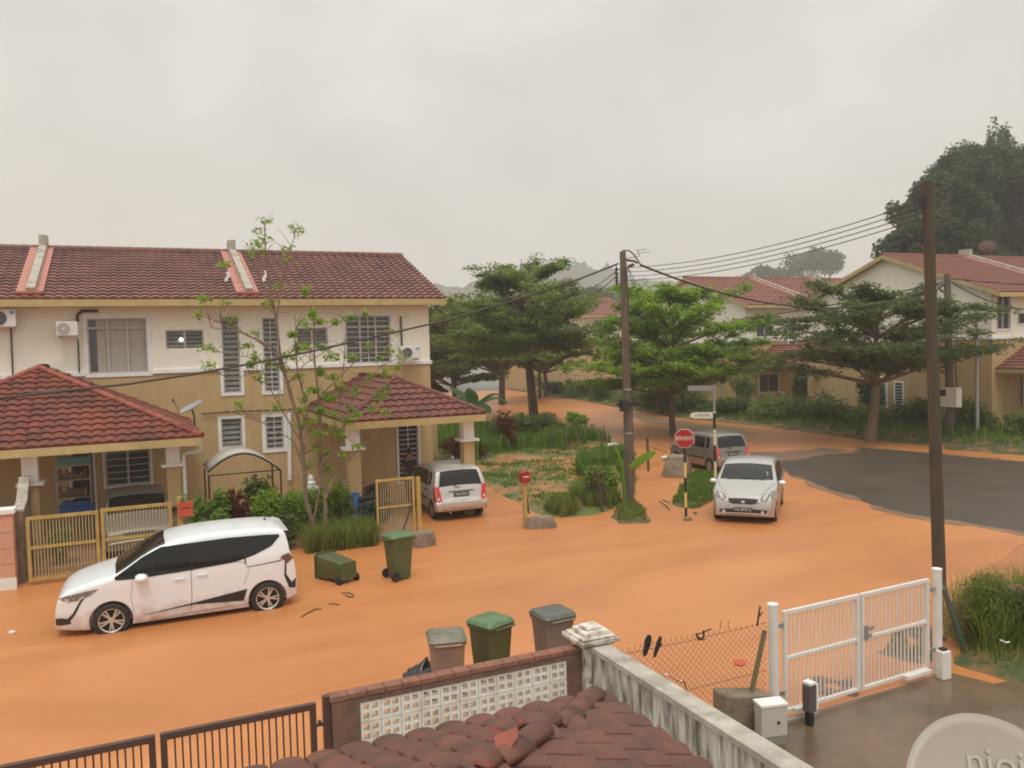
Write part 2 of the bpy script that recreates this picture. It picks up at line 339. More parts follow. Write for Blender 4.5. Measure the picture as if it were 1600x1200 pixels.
# ------------------------------------------------------------------ vegetation
def leaf_mesh(name, clusters, size, material, parent=None, seed=0, flat=.5, aspect=.5, loc=None, shell=.35, world=True, maxn=None, label=None):
    rng = np.random.default_rng(seed); Ps = []; 
    for c in clusters:
        (cx, cy, cz), (rx, ry, rz), n = c
        d = rng.normal(size=(n, 3)); d /= np.linalg.norm(d, axis=1)[:, None]
        r = (shell+(1-shell)*rng.random(n))[:, None]**.7
        Ps.append(d*r*np.array([rx, ry, rz])+np.array([cx, cy, cz]))
    P = np.concatenate(Ps); n = len(P)
    nrm = rng.normal(size=(n, 3)); nrm[:, 2] = np.abs(nrm[:, 2])+flat*2; nrm /= np.linalg.norm(nrm, axis=1)[:, None]
    a = rng.normal(size=(n, 3)); u = np.cross(nrm, a); u /= np.linalg.norm(u, axis=1)[:, None]; v = np.cross(nrm, u)
    s = (size*(.6+.8*rng.random(n)))[:, None]
    A = P-u*s*.5; B = P+v*s*aspect*.5+nrm*s*.08; C = P+u*s*.5-nrm*s*.1; D = P-v*s*aspect*.5+nrm*s*.08
    V = np.stack([A, B, C, D], 1).reshape(-1, 3)
    if parent is not None and world: V = V-np.array(wloc(parent))
    F = np.arange(4*n).reshape(-1, 4)
    me = bpy.data.meshes.new(name); me.vertices.add(4*n); me.vertices.foreach_set('co', V.ravel().astype('f'))
    me.loops.add(4*n); me.loops.foreach_set('vertex_index', F.ravel().astype('i')); me.polygons.add(n)
    me.polygons.foreach_set('loop_start', np.arange(0, 4*n, 4, dtype='i')); me.polygons.foreach_set('loop_total', np.full(n, 4, dtype='i'))
    me.update(calc_edges=True); me.validate(); me.materials.append(M[material])
    o = bpy.data.objects.new(name, me); COL.objects.link(o)
    if parent is not None: o.parent = parent
    return o
def blades(name, pts, h, material, seed=0, wid=.02, lean=.35, parent=None):
    rng = random.Random(seed); mb = MB()
    off = wloc(parent) if parent is not None else Vector((0, 0, 0))
    for p in pts:
        hh = h*rng.uniform(.5, 1.15); a = rng.uniform(0, 6.283); dx, dy = math.cos(a), math.sin(a); l = lean*hh*rng.uniform(.2, 1.4)
        x, y, z = p[0]-off.x, p[1]-off.y, p[2]-off.z; wx, wy = -dy*wid*rng.uniform(.6, 1.3), dx*wid*rng.uniform(.6, 1.3)
        k = len(mb.v)
        mb.v += [(x-wx, y-wy, z), (x+wx, y+wy, z), (x+dx*l*.4+wx*.8, y+dy*l*.4+wy*.8, z+hh*.6), (x+dx*l*.4-wx*.8, y+dy*l*.4-wy*.8, z+hh*.6), (x+dx*l, y+dy*l, z+hh)]
        mb.f += [(k, k+1, k+2, k+3), (k+3, k+2, k+4)]
    return mb.build(name, material, parent, fix=False)
def umbrella_tree(base, height, radius, trunk_r, label, leaf, seed, fork=.42, tiers=5, n=20000, bark='bark', lean=(0, 0), group=None, squash=1, leafsize=.2, kind='tree', bottom=.30, top_r=.35, sparse=1):
    rng = random.Random(seed); b = Vector(base); root = empty(kind, b, label=label, cat='tree', group=group)
    tr = MB(); zf = height*fork; fk = b+Vector((lean[0]*.5, lean[1]*.5, zf)); tp = b+Vector((lean[0], lean[1], height*.95))
    tr.tube([b-Vector((0, 0, .2)), b+Vector((0, 0, .15)), b.lerp(fk, .5)+Vector((rng.uniform(-.08, .08), 0, 0)), fk], [trunk_r*1.5, trunk_r*1.1, trunk_r*.9, trunk_r*.8], 10)
    tr.tube([fk, fk.lerp(tp, .5)+Vector((rng.uniform(-.3, .3), rng.uniform(-.3, .3), 0)), tp], [trunk_r*.75, trunk_r*.4, .02], 8)
    cl = []
    for t in range(tiers):
        ft = t/(tiers-1); z0 = height*(bottom+(.88-bottom)*ft); rad = radius*(1-(1-top_r)*ft**1.6)*(.85 if t == 0 else 1)
        nb = max(5, int(12*(1-.4*ft)))
        a0 = rng.uniform(0, 6.28)
        for k in range(nb):
            a = a0+6.283*k/nb+rng.uniform(-.4, .4); rr = rad*rng.uniform(.62, 1.15); zz = z0+rng.uniform(-.7, .7)*height*.12
            st = fk.lerp(tp, max(0, min(1, (z0-height*.12-zf)/(height*.95-zf)))) if z0 > zf else b+Vector((lean[0]*.4, lean[1]*.4, max(z0-height*.1, zf*.75)))
            end = Vector((b.x+lean[0]*ft+rr*math.cos(a), b.y+lean[1]*ft+rr*math.sin(a)*squash, b.z+zz+rr*.12))
            mid = st.lerp(end, .5)+Vector((0, 0, rng.uniform(.0, .35)))
            tr.tube([st, mid, end], [trunk_r*.35, trunk_r*.2, .012], 5, cap=False)
            m = 4 if rr > 1.5 else 3
            for j in range(m):
                f = .35+.65*(j+.5)/m; c = st.lerp(mid, f*2) if f < .5 else mid.lerp(end, f*2-1)
                for q in range(3):
                    s_ = rng.uniform(-1, 1)*rr*.26*f+0
                    cc = c+Vector((-math.sin(a)*s_, math.cos(a)*s_, rng.uniform(-.05, .22)))
                    cl.append((tuple(cc), (rng.uniform(.35, .62)*radius*.21, rng.uniform(.35, .62)*radius*.21, rng.uniform(.10, .34)*height*.10+.06), rng.uniform(.3, 1.7)))
    tr.build('trunk', bark, root, world=True, smooth=60)
    per = n/len(cl)*sparse; cl = [(c, r, max(3, int(per*k_))) for c, r, k_ in cl]
    leaf_mesh('crown', cl, leafsize, leaf, root, seed, flat=.8, shell=.0)
    return root
def round_tree(base, height, rx, ry, label, leaf, seed, n=15000, leafsize=.4, lumps=26, group=None, zlow=.25, trunk_r=.35, kind='tree', ls=(.2, .36)):
    rng = random.Random(seed); b = Vector(base); root = empty(kind, b, label=label, cat='tree', group=group)
    tr = MB(); tr.tube([b-Vector((0, 0, .3)), b+Vector((.1, 0, height*.3)), b+Vector((0, .1, height*.75))], [trunk_r, trunk_r*.7, .05], 8); cl = []
    for i in range(lumps):
        a = rng.uniform(0, 6.283); ph = rng.uniform(-.6, 1.5); zz = .5*(1+zlow)+(.5*(1-zlow))*math.sin(ph)*.92; k = math.cos(ph)*rng.uniform(.5, .95)
        c = b+Vector((rx*k*math.cos(a), ry*k*math.sin(a), height*zz)); s = rng.uniform(*ls)
        cl.append((tuple(c), (rx*s, ry*s, height*s*.42), int(n/lumps)))
        tr.tube([b+Vector((0, 0, height*.3)), b.lerp(c, .6)+Vector((0, 0, height*.12)), c], [trunk_r*.4, trunk_r*.2, .02], 5, cap=False)
    tr.build('trunk', 'bark', root, world=True, smooth=60)
    leaf_mesh('crown', cl, leafsize, leaf, root, seed, flat=.3, shell=.25, aspect=.7)
    return root
def bush(pos, rx, ry, h, label, leaf, seed, n=1200, leafsize=.14, group=None, lumps=7, name='shrub', cat='shrub', flat=.2, aspect=.5):
    rng = random.Random(seed); b = Vector(pos); root = empty(name, b, label=label, cat=cat, group=group); cl = []; st = MB()
    for i in range(lumps):
        a = rng.uniform(0, 6.283); k = rng.uniform(0, .7); c = b+Vector((rx*k*math.cos(a), ry*k*math.sin(a), h*rng.uniform(.25, .75)))
        cl.append((tuple(c), (rx*.45, ry*.45, h*.3), n//lumps)); st.tube([b-Vector((0, 0, .1)), b.lerp(c, .5)+Vector((0, 0, .05)), c], [.025, .018, .008], 5)
    st.build('stem', 'bark_pale', root, world=True)
    leaf_mesh('foliage', cl, leafsize, leaf, root, seed, flat=flat, shell=.15, aspect=aspect)
    return root
def banana_leaf(mb, base, az, length, rise, width, droop=1.0, seed=0, rollz=0):
    rng = random.Random(seed); d = Vector((math.cos(az), math.sin(az), 0)); s = Vector((-d.y, d.x, 0))*math.cos(rollz)+Vector((0, 0, math.sin(rollz))); n = 9; rows = []
    for i in range(n+1):
        t = i/n; p = Vector(base)+d*length*t*(1-.15*t)+Vector((0, 0, rise*t-droop*length*.55*t*t))
        ww = width*math.sin(math.pi*min(1, .04+t*.96))**.6*(.15 if t < .12 else 1)/2
        rows.append((p-s*ww-Vector((0, 0, ww*.35)), p, p+s*ww-Vector((0, 0, ww*.35))))
    vs = [q for r in rows for q in r]; fs = []
    for i in range(n):
        fs += [(3*i, 3*i+1, 3*i+4, 3*i+3), (3*i+1, 3*i+2, 3*i+5, 3*i+4)]
    mb.mesh(vs, fs)
def banana(pos, h, label, leaf, seed, nl=6, ll=1.5, group=None, azs=None):
    rng = random.Random(seed); root = empty('banana_plant', pos, label=label, cat='plant', group=group)
    st = MB(); st.tube([(0, 0, -.1), (.02, 0, h*.5), (0, 0, h)], [.09, .075, .05], 8); st.build('stem', 'leaf_banana', root, smooth=60)
    mb = MB()
    for i in range(nl):
        az = azs[i] if azs else 6.283*i/nl+rng.uniform(-.4, .4)
        banana_leaf(mb, (0, 0, h*.92), az, ll*rng.uniform(.75, 1.1), ll*rng.uniform(.5, .9), ll*.28, rng.uniform(.7, 1.5), seed+i)
    mb.build('leaves', leaf, root, fix=False, smooth=60)
    return root

# ================================================================== SETTING
def inside(poly, x, y):
    c = False; n = len(poly)
    for i in range(n):
        x1, y1 = poly[i]; x2, y2 = poly[(i+1) % n]
        if (y1 > y) != (y2 > y) and x < (x2-x1)*(y-y1)/(y2-y1)+x1: c = not c
    return c
def sdist(poly, x, y):
    d = 1e9; n = len(poly)
    for i in range(n):
        x1, y1 = poly[i]; x2, y2 = poly[(i+1) % n]; dx, dy = x2-x1, y2-y1; t = max(0, min(1, ((x-x1)*dx+(y-y1)*dy)/(dx*dx+dy*dy+1e-9)))
        d = min(d, math.hypot(x-x1-dx*t, y-y1-dy*t))
    return d if inside(poly, x, y) else -d
def height_patch(name, poly, m, res=.4, top=.12, rise=.9, amp=.09, nscale=.35, kind='structure', seed=0):
    xs = [p[0] for p in poly]; ys = [p[1] for p in poly]; x0, x1, y0, y1 = min(xs)-1, max(xs)+1, min(ys)-1, max(ys)+1
    nx, ny = int((x1-x0)/res)+1, int((y1-y0)/res)+1; mb = MB(); H = {}
    for j in range(ny+1):
        for i in range(nx+1):
            x, y = x0+i*res, y0+j*res; s = sdist(poly, x, y)+.25*mnoise.noise(Vector((x*1.3, y*1.3, seed)))
            t = max(0, min(1, (s+.3)/rise)); t = t*t*(3-2*t)
            z = -.12+(top+.12)*t+amp*t*mnoise.noise(Vector((x*nscale, y*nscale, seed+5)))+.02*t*mnoise.noise(Vector((x*2, y*2, seed+9)))
            H[i, j] = z; mb.v.append((x, y, z))
    W_ = nx+1
    for j in range(ny):
        for i in range(nx):
            if max(H[i, j], H[i+1, j], H[i, j+1], H[i+1, j+1]) > -.115: mb.f.append((j*W_+i, j*W_+i+1, (j+1)*W_+i+1, (j+1)*W_+i))
    o = mb.build(name, m, smooth=80, fix=False); tag(o, kind=kind)
    def hz(x, y):
        i, j = int((x-x0)/res), int((y-y0)/res)
        return H.get((i, j), -1)
    return o, hz
def sheet(name, poly, z, m, kind='structure', jag=0, step=.5, seed=0):
    pts = []; n = len(poly); rng = random.Random(seed)
    for i in range(n):
        a, b = Vector((*poly[i], 0)), Vector((*poly[(i+1) % n], 0)); k = max(1, int((b-a).length/step)) if jag else 1
        for q in range(k):
            p = a.lerp(b, q/k)
            if jag: p += Vector((mnoise.noise(Vector((p.x*.7, p.y*.7, seed)))+.4*mnoise.noise(Vector((p.x*2.6, p.y*2.6, seed+3))), mnoise.noise(Vector((p.x*.7, p.y*.7, seed+7)))+.4*mnoise.noise(Vector((p.x*2.6, p.y*2.6, seed+8))), 0))*jag
            pts.append((p.x, p.y, z))
    mb = MB(); mb.face(pts); o = mb.build(name, m, fix=False)
    if o.data.polygons[0].normal.z < 0: o.data.flip_normals()
    return tag(o, kind=kind)
gmb = MB(); gmb.face([(-1500, -1500, -.4), (2000, -1500, -.4), (2000, 2000, -.4), (-1500, 2000, -.4)]); tag(gmb.build('ground', 'soil', fix=False), kind='structure')
sheet('floodwater', [(-60, 8.2), (4.75, 8.2), (4.75, 8.0), (10.7, 8.0), (10.7, 7.4), (15.5, 7.0), (22.5, 5), (22.5, -30), (34.5, -30), (34.5, 30), (35.2, 60), (40, 92), (-60, 92)], 0, 'flood')
# bare asphalt that the mud has not reached
asp = [tuple(G(*p)[:2]) for p in ((1206, 722), (1240, 742), (1300, 764), (1365, 788), (1420, 802), (1490, 814), (1600, 832), (1700, 850), (1800, 800), (1700, 716), (1600, 722), (1480, 711), (1400, 704), (1345, 699), (1340, 707), (1275, 712))]
_c = Vector((sum(p[0] for p in asp)/len(asp), sum(p[1] for p in asp)/len(asp)))
sheet('road', [tuple(_c+(Vector(p)-_c)*1.05+Vector((-.1, 0))) for p in asp], .0045, mat('mud_filmed_asphalt', (.28, .145, .07), .5, col2=(.14, .09, .055), vscale=1.2, detail=8), jag=.5, step=.35, seed=14)
sheet('road', asp, .008, 'asphalt', jag=.32, step=.35, seed=4)
sheet('road', [tuple(G(*p)[:2]) for p in ((1150, 707), (1215, 722), (1260, 716), (1330, 704), (1290, 700), (1220, 706))], .003, mat('muddy_asphalt', (.24, .125, .065), .5, col2=(.13, .095, .07), vscale=.8, detail=6), jag=.35, step=.35, seed=9)
for k, ps in enumerate((((975, 648), (1040, 654), (1110, 664), (1180, 674), (1190, 680), (1090, 672), (1010, 660)), ((1000, 668), (1060, 672), (1150, 686), (1140, 690), (1060, 680)))):
    sheet('wet_streak', [tuple(G(*p)[:2]) for p in ps], .004, mat('mud_streak_%d' % k, (.30, .17, .09), .5, col2=(.2, .14, .09), vscale=.5), jag=.4, step=.5, seed=k+20)
farroad = sheet('road', [(28, 88), (60, 88), (70, 130), (20, 130)], .03, 'asphalt2')
# our side: concrete yard and porch ground
sheet('yard', [(4.75, -12), (60, -12), (60, 6.5), (15.5, 7.0), (10.9, 7.72), (10.7, 8.30), (7.0, 8.22), (4.75, 8.22)], .02, 'yard')
sheet('yard', [(-8, -12), (4.6, -12), (4.6, 8.15), (-8, 8.15)], .015, 'cement')
# lots and verges standing just out of the water
lot = [(10.4, 21.2), (11.9, 20.7), (13.2, 21.3), (14.7, 23.0), (17.3, 26.5), (20.8, 32.3), (21.6, 37), (22.2, 44.5), (20.6, 49), (14, 49), (10.9, 40), (10.9, 30), (10.6, 24)]
_, lotz = height_patch('ground_lot', lot, 'lawn', top=.12, rise=1.0, amp=.24, nscale=.42, seed=3)
tri = [tuple(G(*p)[:2]) for p in ((1048, 790), (1085, 797), (1120, 780), (1122, 742), (1085, 738), (1068, 752))]
_, triz = height_patch('grass_island', tri, 'lawn2', res=.25, top=.13, rise=.7, amp=.03, seed=11)
yardA = [(-9, 21.3), (-2.9, 21.3), (10.1, 21.5), (10.2, 29.2), (-9, 29.2)]
fl = MB(); fl.box(-9, 5.6, 21.9, 29, -.2, .12); fl.box(1.9, 5.3, 21.35, 21.9, -.2, .10); fl.box(5.6, 6.9, 21.3, 29, -.2, .08); tag(fl.build('porch_ground', 'porch_floor'), kind='structure')
dr = MB(); dr.box(6.9, 9.95, 24.5, 29, -.2, .05); tag(dr.build('driveway', 'porch_floor'), kind='structure')
verge = [(32.4, 22.3), (34, 21.6), (60, 17), (60, 27), (38, 27), (38, 40), (41, 60), (45, 92), (40.5, 92), (36.3, 69), (33.1, 54), (31.6, 45), (31.9, 36), (31.2, 29.2)]
_, vergez = height_patch('verge', verge, 'lawn2', res=.7, top=.35, rise=3.0, amp=.08, seed=21)
vl = [tuple(G(*p)[:2]) for p in ((1475, 702), (1600, 712), (1720, 722), (1720, 705), (1600, 700), (1480, 696))]
height_patch('verge_strip', vl, 'lawn2', res=.3, top=.10, rise=.6, amp=.03, seed=31)
gl = [(11.05, 8.6), (12.2, 8.9), (14.3, 10.4), (16.5, 10.0), (20, 8), (20, 5), (11.2, 7.6)]
_, glz = height_patch('garden_soil', gl, 'lawn2', res=.25, top=.12, rise=.6, amp=.05, seed=41)
_, pmz = height_patch('grass_mound', [(11.95, 19.5), (12.7, 19.25), (13.4, 20.3), (14.0, 21.9), (13.0, 21.3)], 'lawn2', res=.2, top=.12, rise=.5, amp=.04, seed=51)
# distant hills
hb = MB()
def ridge(pts, depth, seed):
    n = 240; vs = []
    for r, (k, hf) in enumerate(((0, 0), (.25, .62), (.5, 1), (1, .9))):
        for i in range(n+1):
            t = i/n*(len(pts)-1); a = int(min(t, len(pts)-2)); f = t-a; P = Vector(pts[a]).lerp(Vector(pts[a+1]), f)
            d = Vector((P.x, P.y, 0)).normalized(); q = P+d*depth*k; h = P.z*hf*(1+.10*mnoise.noise(Vector((i*.11, r*2, seed)))+.04*mnoise.noise(Vector((i*.41, r*2, seed))))
            vs.append((q.x, q.y, h if k or hf else -.4))
    fs = [(r*(n+1)+i, r*(n+1)+i+1, (r+1)*(n+1)+i+1, (r+1)*(n+1)+i) for r in range(3) for i in range(n)]
    hb.mesh(vs, fs)
ridge([tuple(PY(px, py, 640)) for px, py in ((560, 455), (700, 440), (790, 424), (850, 410), (900, 405), (945, 410), (985, 426), (1040, 434), (1120, 428), (1200, 424), (1260, 428), (1330, 430), (1450, 425), (1650, 425))], 90, 1)
tag(hb.build('hill', 'hill', smooth=60, fix=False), kind='structure')

# ================================================================== HOUSES
def wall_holes(mb, x0, x1, z0, z1, holes, y, th=.18):
    xs = sorted({x0, x1, *[min(max(h[0], x0), x1) for h in holes], *[min(max(h[1], x0), x1) for h in holes]})
    zs = sorted({z0, z1, *[min(max(h[2], z0), z1) for h in holes], *[min(max(h[3], z0), z1) for h in holes]})
    def hole(i, j):
        if i < 0 or j < 0 or i >= len(xs)-1 or j >= len(zs)-1: return None
        cx, cz = (xs[i]+xs[i+1])/2, (zs[j]+zs[j+1])/2
        return any(h[0] < cx < h[1] and h[2] < cz < h[3] for h in holes)
    for i in range(len(xs)-1):
        for j in range(len(zs)-1):
            a, b, c, d = xs[i], xs[i+1], zs[j], zs[j+1]
            if hole(i, j):
                if hole(i-1, j) is False: mb.face([(a, y, c), (a, y+th, c), (a, y+th, d), (a, y, d)])
                if hole(i+1, j) is False: mb.face([(b, y, c), (b, y, d), (b, y+th, d), (b, y+th, c)])
                if hole(i, j-1) is False: mb.face([(a, y, c), (b, y, c), (b, y+th, c), (a, y+th, c)])
                if hole(i, j+1) is False: mb.face([(a, y, d), (a, y+th, d), (b, y+th, d), (b, y, d)])
            else: mb.face([(a, y, c), (b, y, c), (b, y, d), (a, y, d)])
def window(parent, x0, x1, z0, z1, y, cols=(1,), transom=None, band=.09, pane='glass', louvre=0, grille=0, curtain=None, bandmat='white', name='window', sill=0):
    s = MB(); e = .035
    if band:
        s.box(x0-band, x0, y-e, y+.02, z0-band, z1+band); s.box(x1, x1+band, y-e, y+.02, z0-band, z1+band)
        s.box(x0, x1, y-e, y+.02, z1, z1+band); s.box(x0, x1, y-e, y+.02, z0-band, z0)
        if sill: s.box(x0-band-.03, x1+band+.03, y-e-.05, y-e-.001, z0-band-.002, z0-band+.05)
    else: s.box(x0, x1, y+.03, y+.06, z0, z0+.03)
    wn = s.build(name, bandmat, parent, world=True)
    g = MB(); g.box(x0, x1, y+.12, y+.14, z0, z1)
    g.build('pane', pane, wn, world=True)
    if curtain:
        c = MB(); n = 24; ca, cb = curtain; xa, xb = x0+(x1-x0)*ca, x0+(x1-x0)*cb
        # folds just inside the glass, visible through it as a pale surface
        vs = []
        for i in range(n*2+1):
            x = xa+(xb-xa)*i/(n*2); vs += [(x, y+.112+.006*math.sin(i*1.5), z0+.02), (x, y+.112+.006*math.sin(i*1.5), z1-.02)]
        c.mesh(vs, [(2*i, 2*i+2, 2*i+3, 2*i+1) for i in range(n*2)]); c.build('curtain', 'curtain', wn, world=True, fix=False)
    f = MB(); t = .045; zz = [z0, z1]
    f.box(x0, x0+t, y+.05, y+.1, z0, z1); f.box(x1-t, x1, y+.05, y+.1, z0, z1); f.box(x0+t, x1-t, y+.05, y+.1, z1-t, z1); f.box(x0+t, x1-t, y+.05, y+.1, z0, z0+t)
    tot = sum(cols); xx = x0
    for k, cfr in enumerate(cols[:-1]):
        xx += (x1-x0)*cfr/tot; f.box(xx-.035, xx+.035, y+.045, y+.1, z0+t, z1-t)
    if transom: f.box(x0+t, x1-t, y+.042, y+.098, transom-.035, transom+.035)
    f.build('frame', 'frame_grey' if band else 'frame_grey', wn, world=True)
    if louvre:
        l = MB(); n = max(3, int((z1-z0)/louvre))
        for i in range(n):
            z = z0+t+(z1-z0-2*t)*(i+.5)/n; l.mesh([(x0+t, y+.065, z-louvre*.30), (x1-t, y+.065, z-louvre*.30), (x1-t, y+.108, z+louvre*.36), (x0+t, y+.108, z+louvre*.36)], [(0, 1, 2, 3)])
        l.build('louvre', 'glass_pale', wn, world=True, fix=False)
    if grille:
        g = MB(); n = int((z1-z0)/grille)
        for i in range(1, n):
            z = z0+(z1-z0)*i/n; g.box(x0+.02, x1-.02, y+.02, y+.035, z-.011, z+.011)
        for q in (.0, .5, 1.0):
            xq = x0+.03+(x1-x0-.06)*q; g.box(xq-.012, xq+.012, y+.005, y+.019, z0, z1)
        g.build('grille', 'grille', wn, world=True)
    return wn
def firewall(parent, x, ye, ze, yr, zr, near=1):
    d = Vector((0, yr-ye, zr-ze)); L = d.length; d /= L; n = Vector((0, -d.z, d.y)); a = Vector((x, ye, ze))+d*.38
    q = basis(a, (1, 0, 0), d, n)
    f = MB(); f.box(-.42, .30, 0, L-.38, .02, .085, q); fo = f.build('flashing', 'flash', parent, world=True)
    w_ = MB(); w_.box(-.13, .10, .02, L-.36, .08, .24, q)
    m = basis(Vector((x, yr, zr)), (1, 0, 0), (0, 1, 0), (0, 0, 1)); w_.box(-.14, .11, -.35, .35, -.1, .46, m)
    w_.build('firewall', 'render_grey', parent, world=True)
    c = MB(); c.tube([a+n*.07-d*.02+Vector((-.42, 0, 0)), a+n*.07-d*.02+Vector((.30, 0, 0))], .07, 8); c.build('ridge_cap', 'ridge_red', parent, world=True)
def terrace(name, label, x0, x1, yf, zg, ze, yr, zr, zled, wins, gable=None, roof='roof', group=None, tile=(.30, .34), fire=(), depth=9.6, tw_over=.45):
    root = empty(name, ((x0+x1)/2, yf, zg), label=label, cat='house', group=group)
    ye = yf-.7; yb = 2*yr-ye
    holes = [w_[:4] for w_ in wins]
    # wall body
    up_ = MB(); wall_holes(up_, x0, x1, zled, ze-.02, holes, yf)
    lo = MB(); wall_holes(lo, x0, x1, zg-.3, zled, holes, yf)
    yB = yf+2*(yr-yf)
    for mb, za, zb in ((up_, zled, ze-.02), (lo, zg-.3, zled)):
        mb.face([(x0, yf, za), (x0, yB, za), (x0, yB, zb), (x0, yf, zb)]); mb.face([(x1, yf, za), (x1, yf, zb), (x1, yB, zb), (x1, yB, za)]); mb.face([(x0, yB, za), (x0, yB, zb), (x1, yB, zb), (x1, yB, za)])
    sl = (zr-ze)/(yr-ye)
    if gable:
        xg = x1 if gable > 0 else x0
        zt = ze-.02
        up_.face([(xg, yf, zt), (xg, yB, zt), (xg, yB, zt+.25*0+.001), (xg, yr, zr-.12), (xg, yf, zt+.001)])
    up_.build('upper_wall', 'cream', root, world=True); lo.build('lower_wall', 'tan', root, world=True)
    bk = MB(); bk.box(x0+.05, x1-.05, yf+.19, yf+.6, zg+.1, ze-.1); bk.build('interior', 'dark', root, world=True)
    ld = MB(); segs = [(x0, x1)]
    for h in holes:
        if h[2]-.1 < zled < h[3]+.1:
            ns = []
            for a, b in segs:
                if h[0]-.09 > a and h[1]+.09 < b: ns += [(a, h[0]-.09), (h[1]+.09, b)]
                else: ns.append((a, b))
            segs = ns
    for a, b in segs: ld.box(a-(.06 if gable and gable < 0 and a == x0 else 0), b+(.06 if gable and gable > 0 and b == x1 else 0), yf-.06, yf+.01, zled-.05, zled+.07)
    if gable: xg = x1 if gable > 0 else x0; ld.box(xg-.01*gable, xg+.06*gable, yf+.012, yB, zled-.05, zled+.07)
    ld.build('ledge', 'white', root, world=True)
    # roof
    xa = x0-(tw_over if gable and gable < 0 else 0); xb = x1+(tw_over if gable and gable > 0 else 0)
    rf = MB(); tile_slope(rf, (xa, ye, ze), (xb, ye, ze), (xa, yr, zr), (xb, yr, zr), tile[0], tile[1])
    back = MB(); rf.face([(xa, yr, zr), (xb, yr, zr), (xb, yb, ze), (xa, yb, ze)])
    ro = rf.build('roof', roof, root, world=True, fix=False)
    rc = MB(); ridge_caps(rc, (xa, yr, zr+.03), (xb, yr, zr+.03), .12); rc.build('ridge_cap', roof, ro, world=True, smooth=50)
    fs = MB(); fs.box(xa, xb, ye-.03, ye+.02, ze-.22, ze-.01); fs.box(xa, xb, ye+.021, yf-.001, ze-.20, ze-.17)
    if gable:
        for y_a, z_a, y_b, z_b in ((ye, ze, yr, zr), (yb, ze, yr, zr)):
            xg = xb if gable > 0 else xa
            fs.bar((xg-.02*gable, y_a, z_a-.10), (xg-.02*gable, y_b, z_b-.10), .05, .2)
            fs.mesh([(xg-.05*gable, y_a, z_a-.17), (xg-.05*gable, y_b, z_b-.17), (x1 if gable > 0 else x0, y_b, z_b-.17), (x1 if gable > 0 else x0, y_a, z_a-.17)], [(0, 1, 2, 3)])
    fs.build('fascia', 'fascia', root, world=True)
    for f_ in fire: firewall(root, f_, ye, ze, yr, zr)
    for w_ in wins: window(root, *w_[:4], yf, **w_[4])
    return root
YE, ZE, YR, ZR, ZL = 28.3, 6.80, 33.55, 8.90, 4.5
def W(x0, y0, x1, y1, ins=.0, **k):
    a, b = PY(x0, y0, 29), PY(x1, y1, 29); return (a.x+ins, b.x-ins, b.z+ins, a.z-ins, k)
winsA = [W(134, 497, 233, 582, ins=.02, cols=(1, 1, 1), transom=5.94, curtain=(.15, .98), pane='glass', band=.12),
         W(258, 516, 319, 545, cols=(1, 1), band=0, louvre=.13),
         W(345, 495, 377, 613, ins=.0, transom=None, louvre=.17, band=.10),
         W(345, 655, 379, 697, louvre=.17, band=.10),
         (*[PY(166, 755, 29).x, PY(236, 755, 29).x, PY(200, 757, 29).z, PY(200, 696, 29).z], dict(cols=(1, 1), band=.07, grille=.2)),
         (PY(112, 760, 29).x, PY(148, 760, 29).x, .15, 2.45, dict(cols=(1,), band=.05, pane='dark', name='door'))]
winsB = [W(409, 497, 438, 611, ins=.0, louvre=.17, grille=.16, band=.10),
         W(463, 513, 512, 538, cols=(1, 1), band=.04, louvre=.13),
         W(539, 494, 611, 566, cols=(1, 1.1, 1), transom=5.85, grille=.18, band=.10),
         W(414, 652, 444, 700, grille=.17, louvre=.2, band=.12),
         (PY(622, 700, 29).x, PY(654, 700, 29).x, .15, 2.75, dict(cols=(1,), band=.05, pane='dark', grille=.17, name='door'))]
hL = terrace('terrace_house', 'leftmost house of the near terrace, only its edge in view at the left', -9.1, -2.8, 29, .1, ZE, YR, ZR, ZL, [], fire=(-2.78,), group='terraced houses of the near row')
hA = terrace('terrace_house', 'middle terraced house with the curtained three-pane window above a red tiled porch', -2.8, 3.55, 29, .1, ZE, YR, ZR, ZL, winsA, fire=(3.53,), group='terraced houses of the near row')
hB = terrace('terrace_house', 'end terraced house with the grilled upper window, standing beside the open muddy lot', 3.55, 9.86, 29, .1, ZE, YR, ZR, ZL, winsB, gable=1, group='terraced houses of the near row')
# porch roofs: hip roofs that belong to their houses
def porch(parent, x0, x1, yf, z, ax, ay, az, yb, m, front=True, left=True, right=True, fasc='fascia'):
    r = MB(); ap = (ax, ay, az); rb = (ax, yb, az)
    if front: tile_slope(r, (x0, yf, z), (x1, yf, z), (min(max(ax, x0), x1), ay, az), (min(max(ax, x0), x1), ay, az), .28, .33)
    if right: tile_slope(r, (x1, yf, z), (x1, yb, z), ap, rb, .28, .33)
    if left: tile_slope(r, (x0, yb, z), (x0, yf, z), rb, ap, .28, .33)
    ro = r.build('porch_roof', m, parent, world=True, fix=False)
    c = MB()
    if right: ridge_caps(c, (x1, yf, z+.05), (ax, ay, az+.06), .08)
    if left: ridge_caps(c, (x0, yf, z+.05), (ax, ay, az+.06), .08)
    ridge_caps(c, (ax, ay, az+.06), (ax, yb, az+.06), .08)
    c.build('ridge_cap', m if m != 'roof_red' else 'ridge_red', ro, world=True, smooth=50)
    f = MB(); f.box(x0, x1, yf-.02, yf+.05, z-.20, z-.005)
    if right: f.box(x1-.05, x1+.02, yf+.051, yb, z-.20, z-.005)
    if left: f.box(x0-.02, x0+.05, yf+.051, yb, z-.20, z-.005)
    f.build('porch_fascia', fasc, parent, world=True)
    s = MB(); s.box(x0+.05, x1-.05, yf+.051, yb, z-.19, z-.15); s.build('porch_ceiling', 'white', parent, world=True)
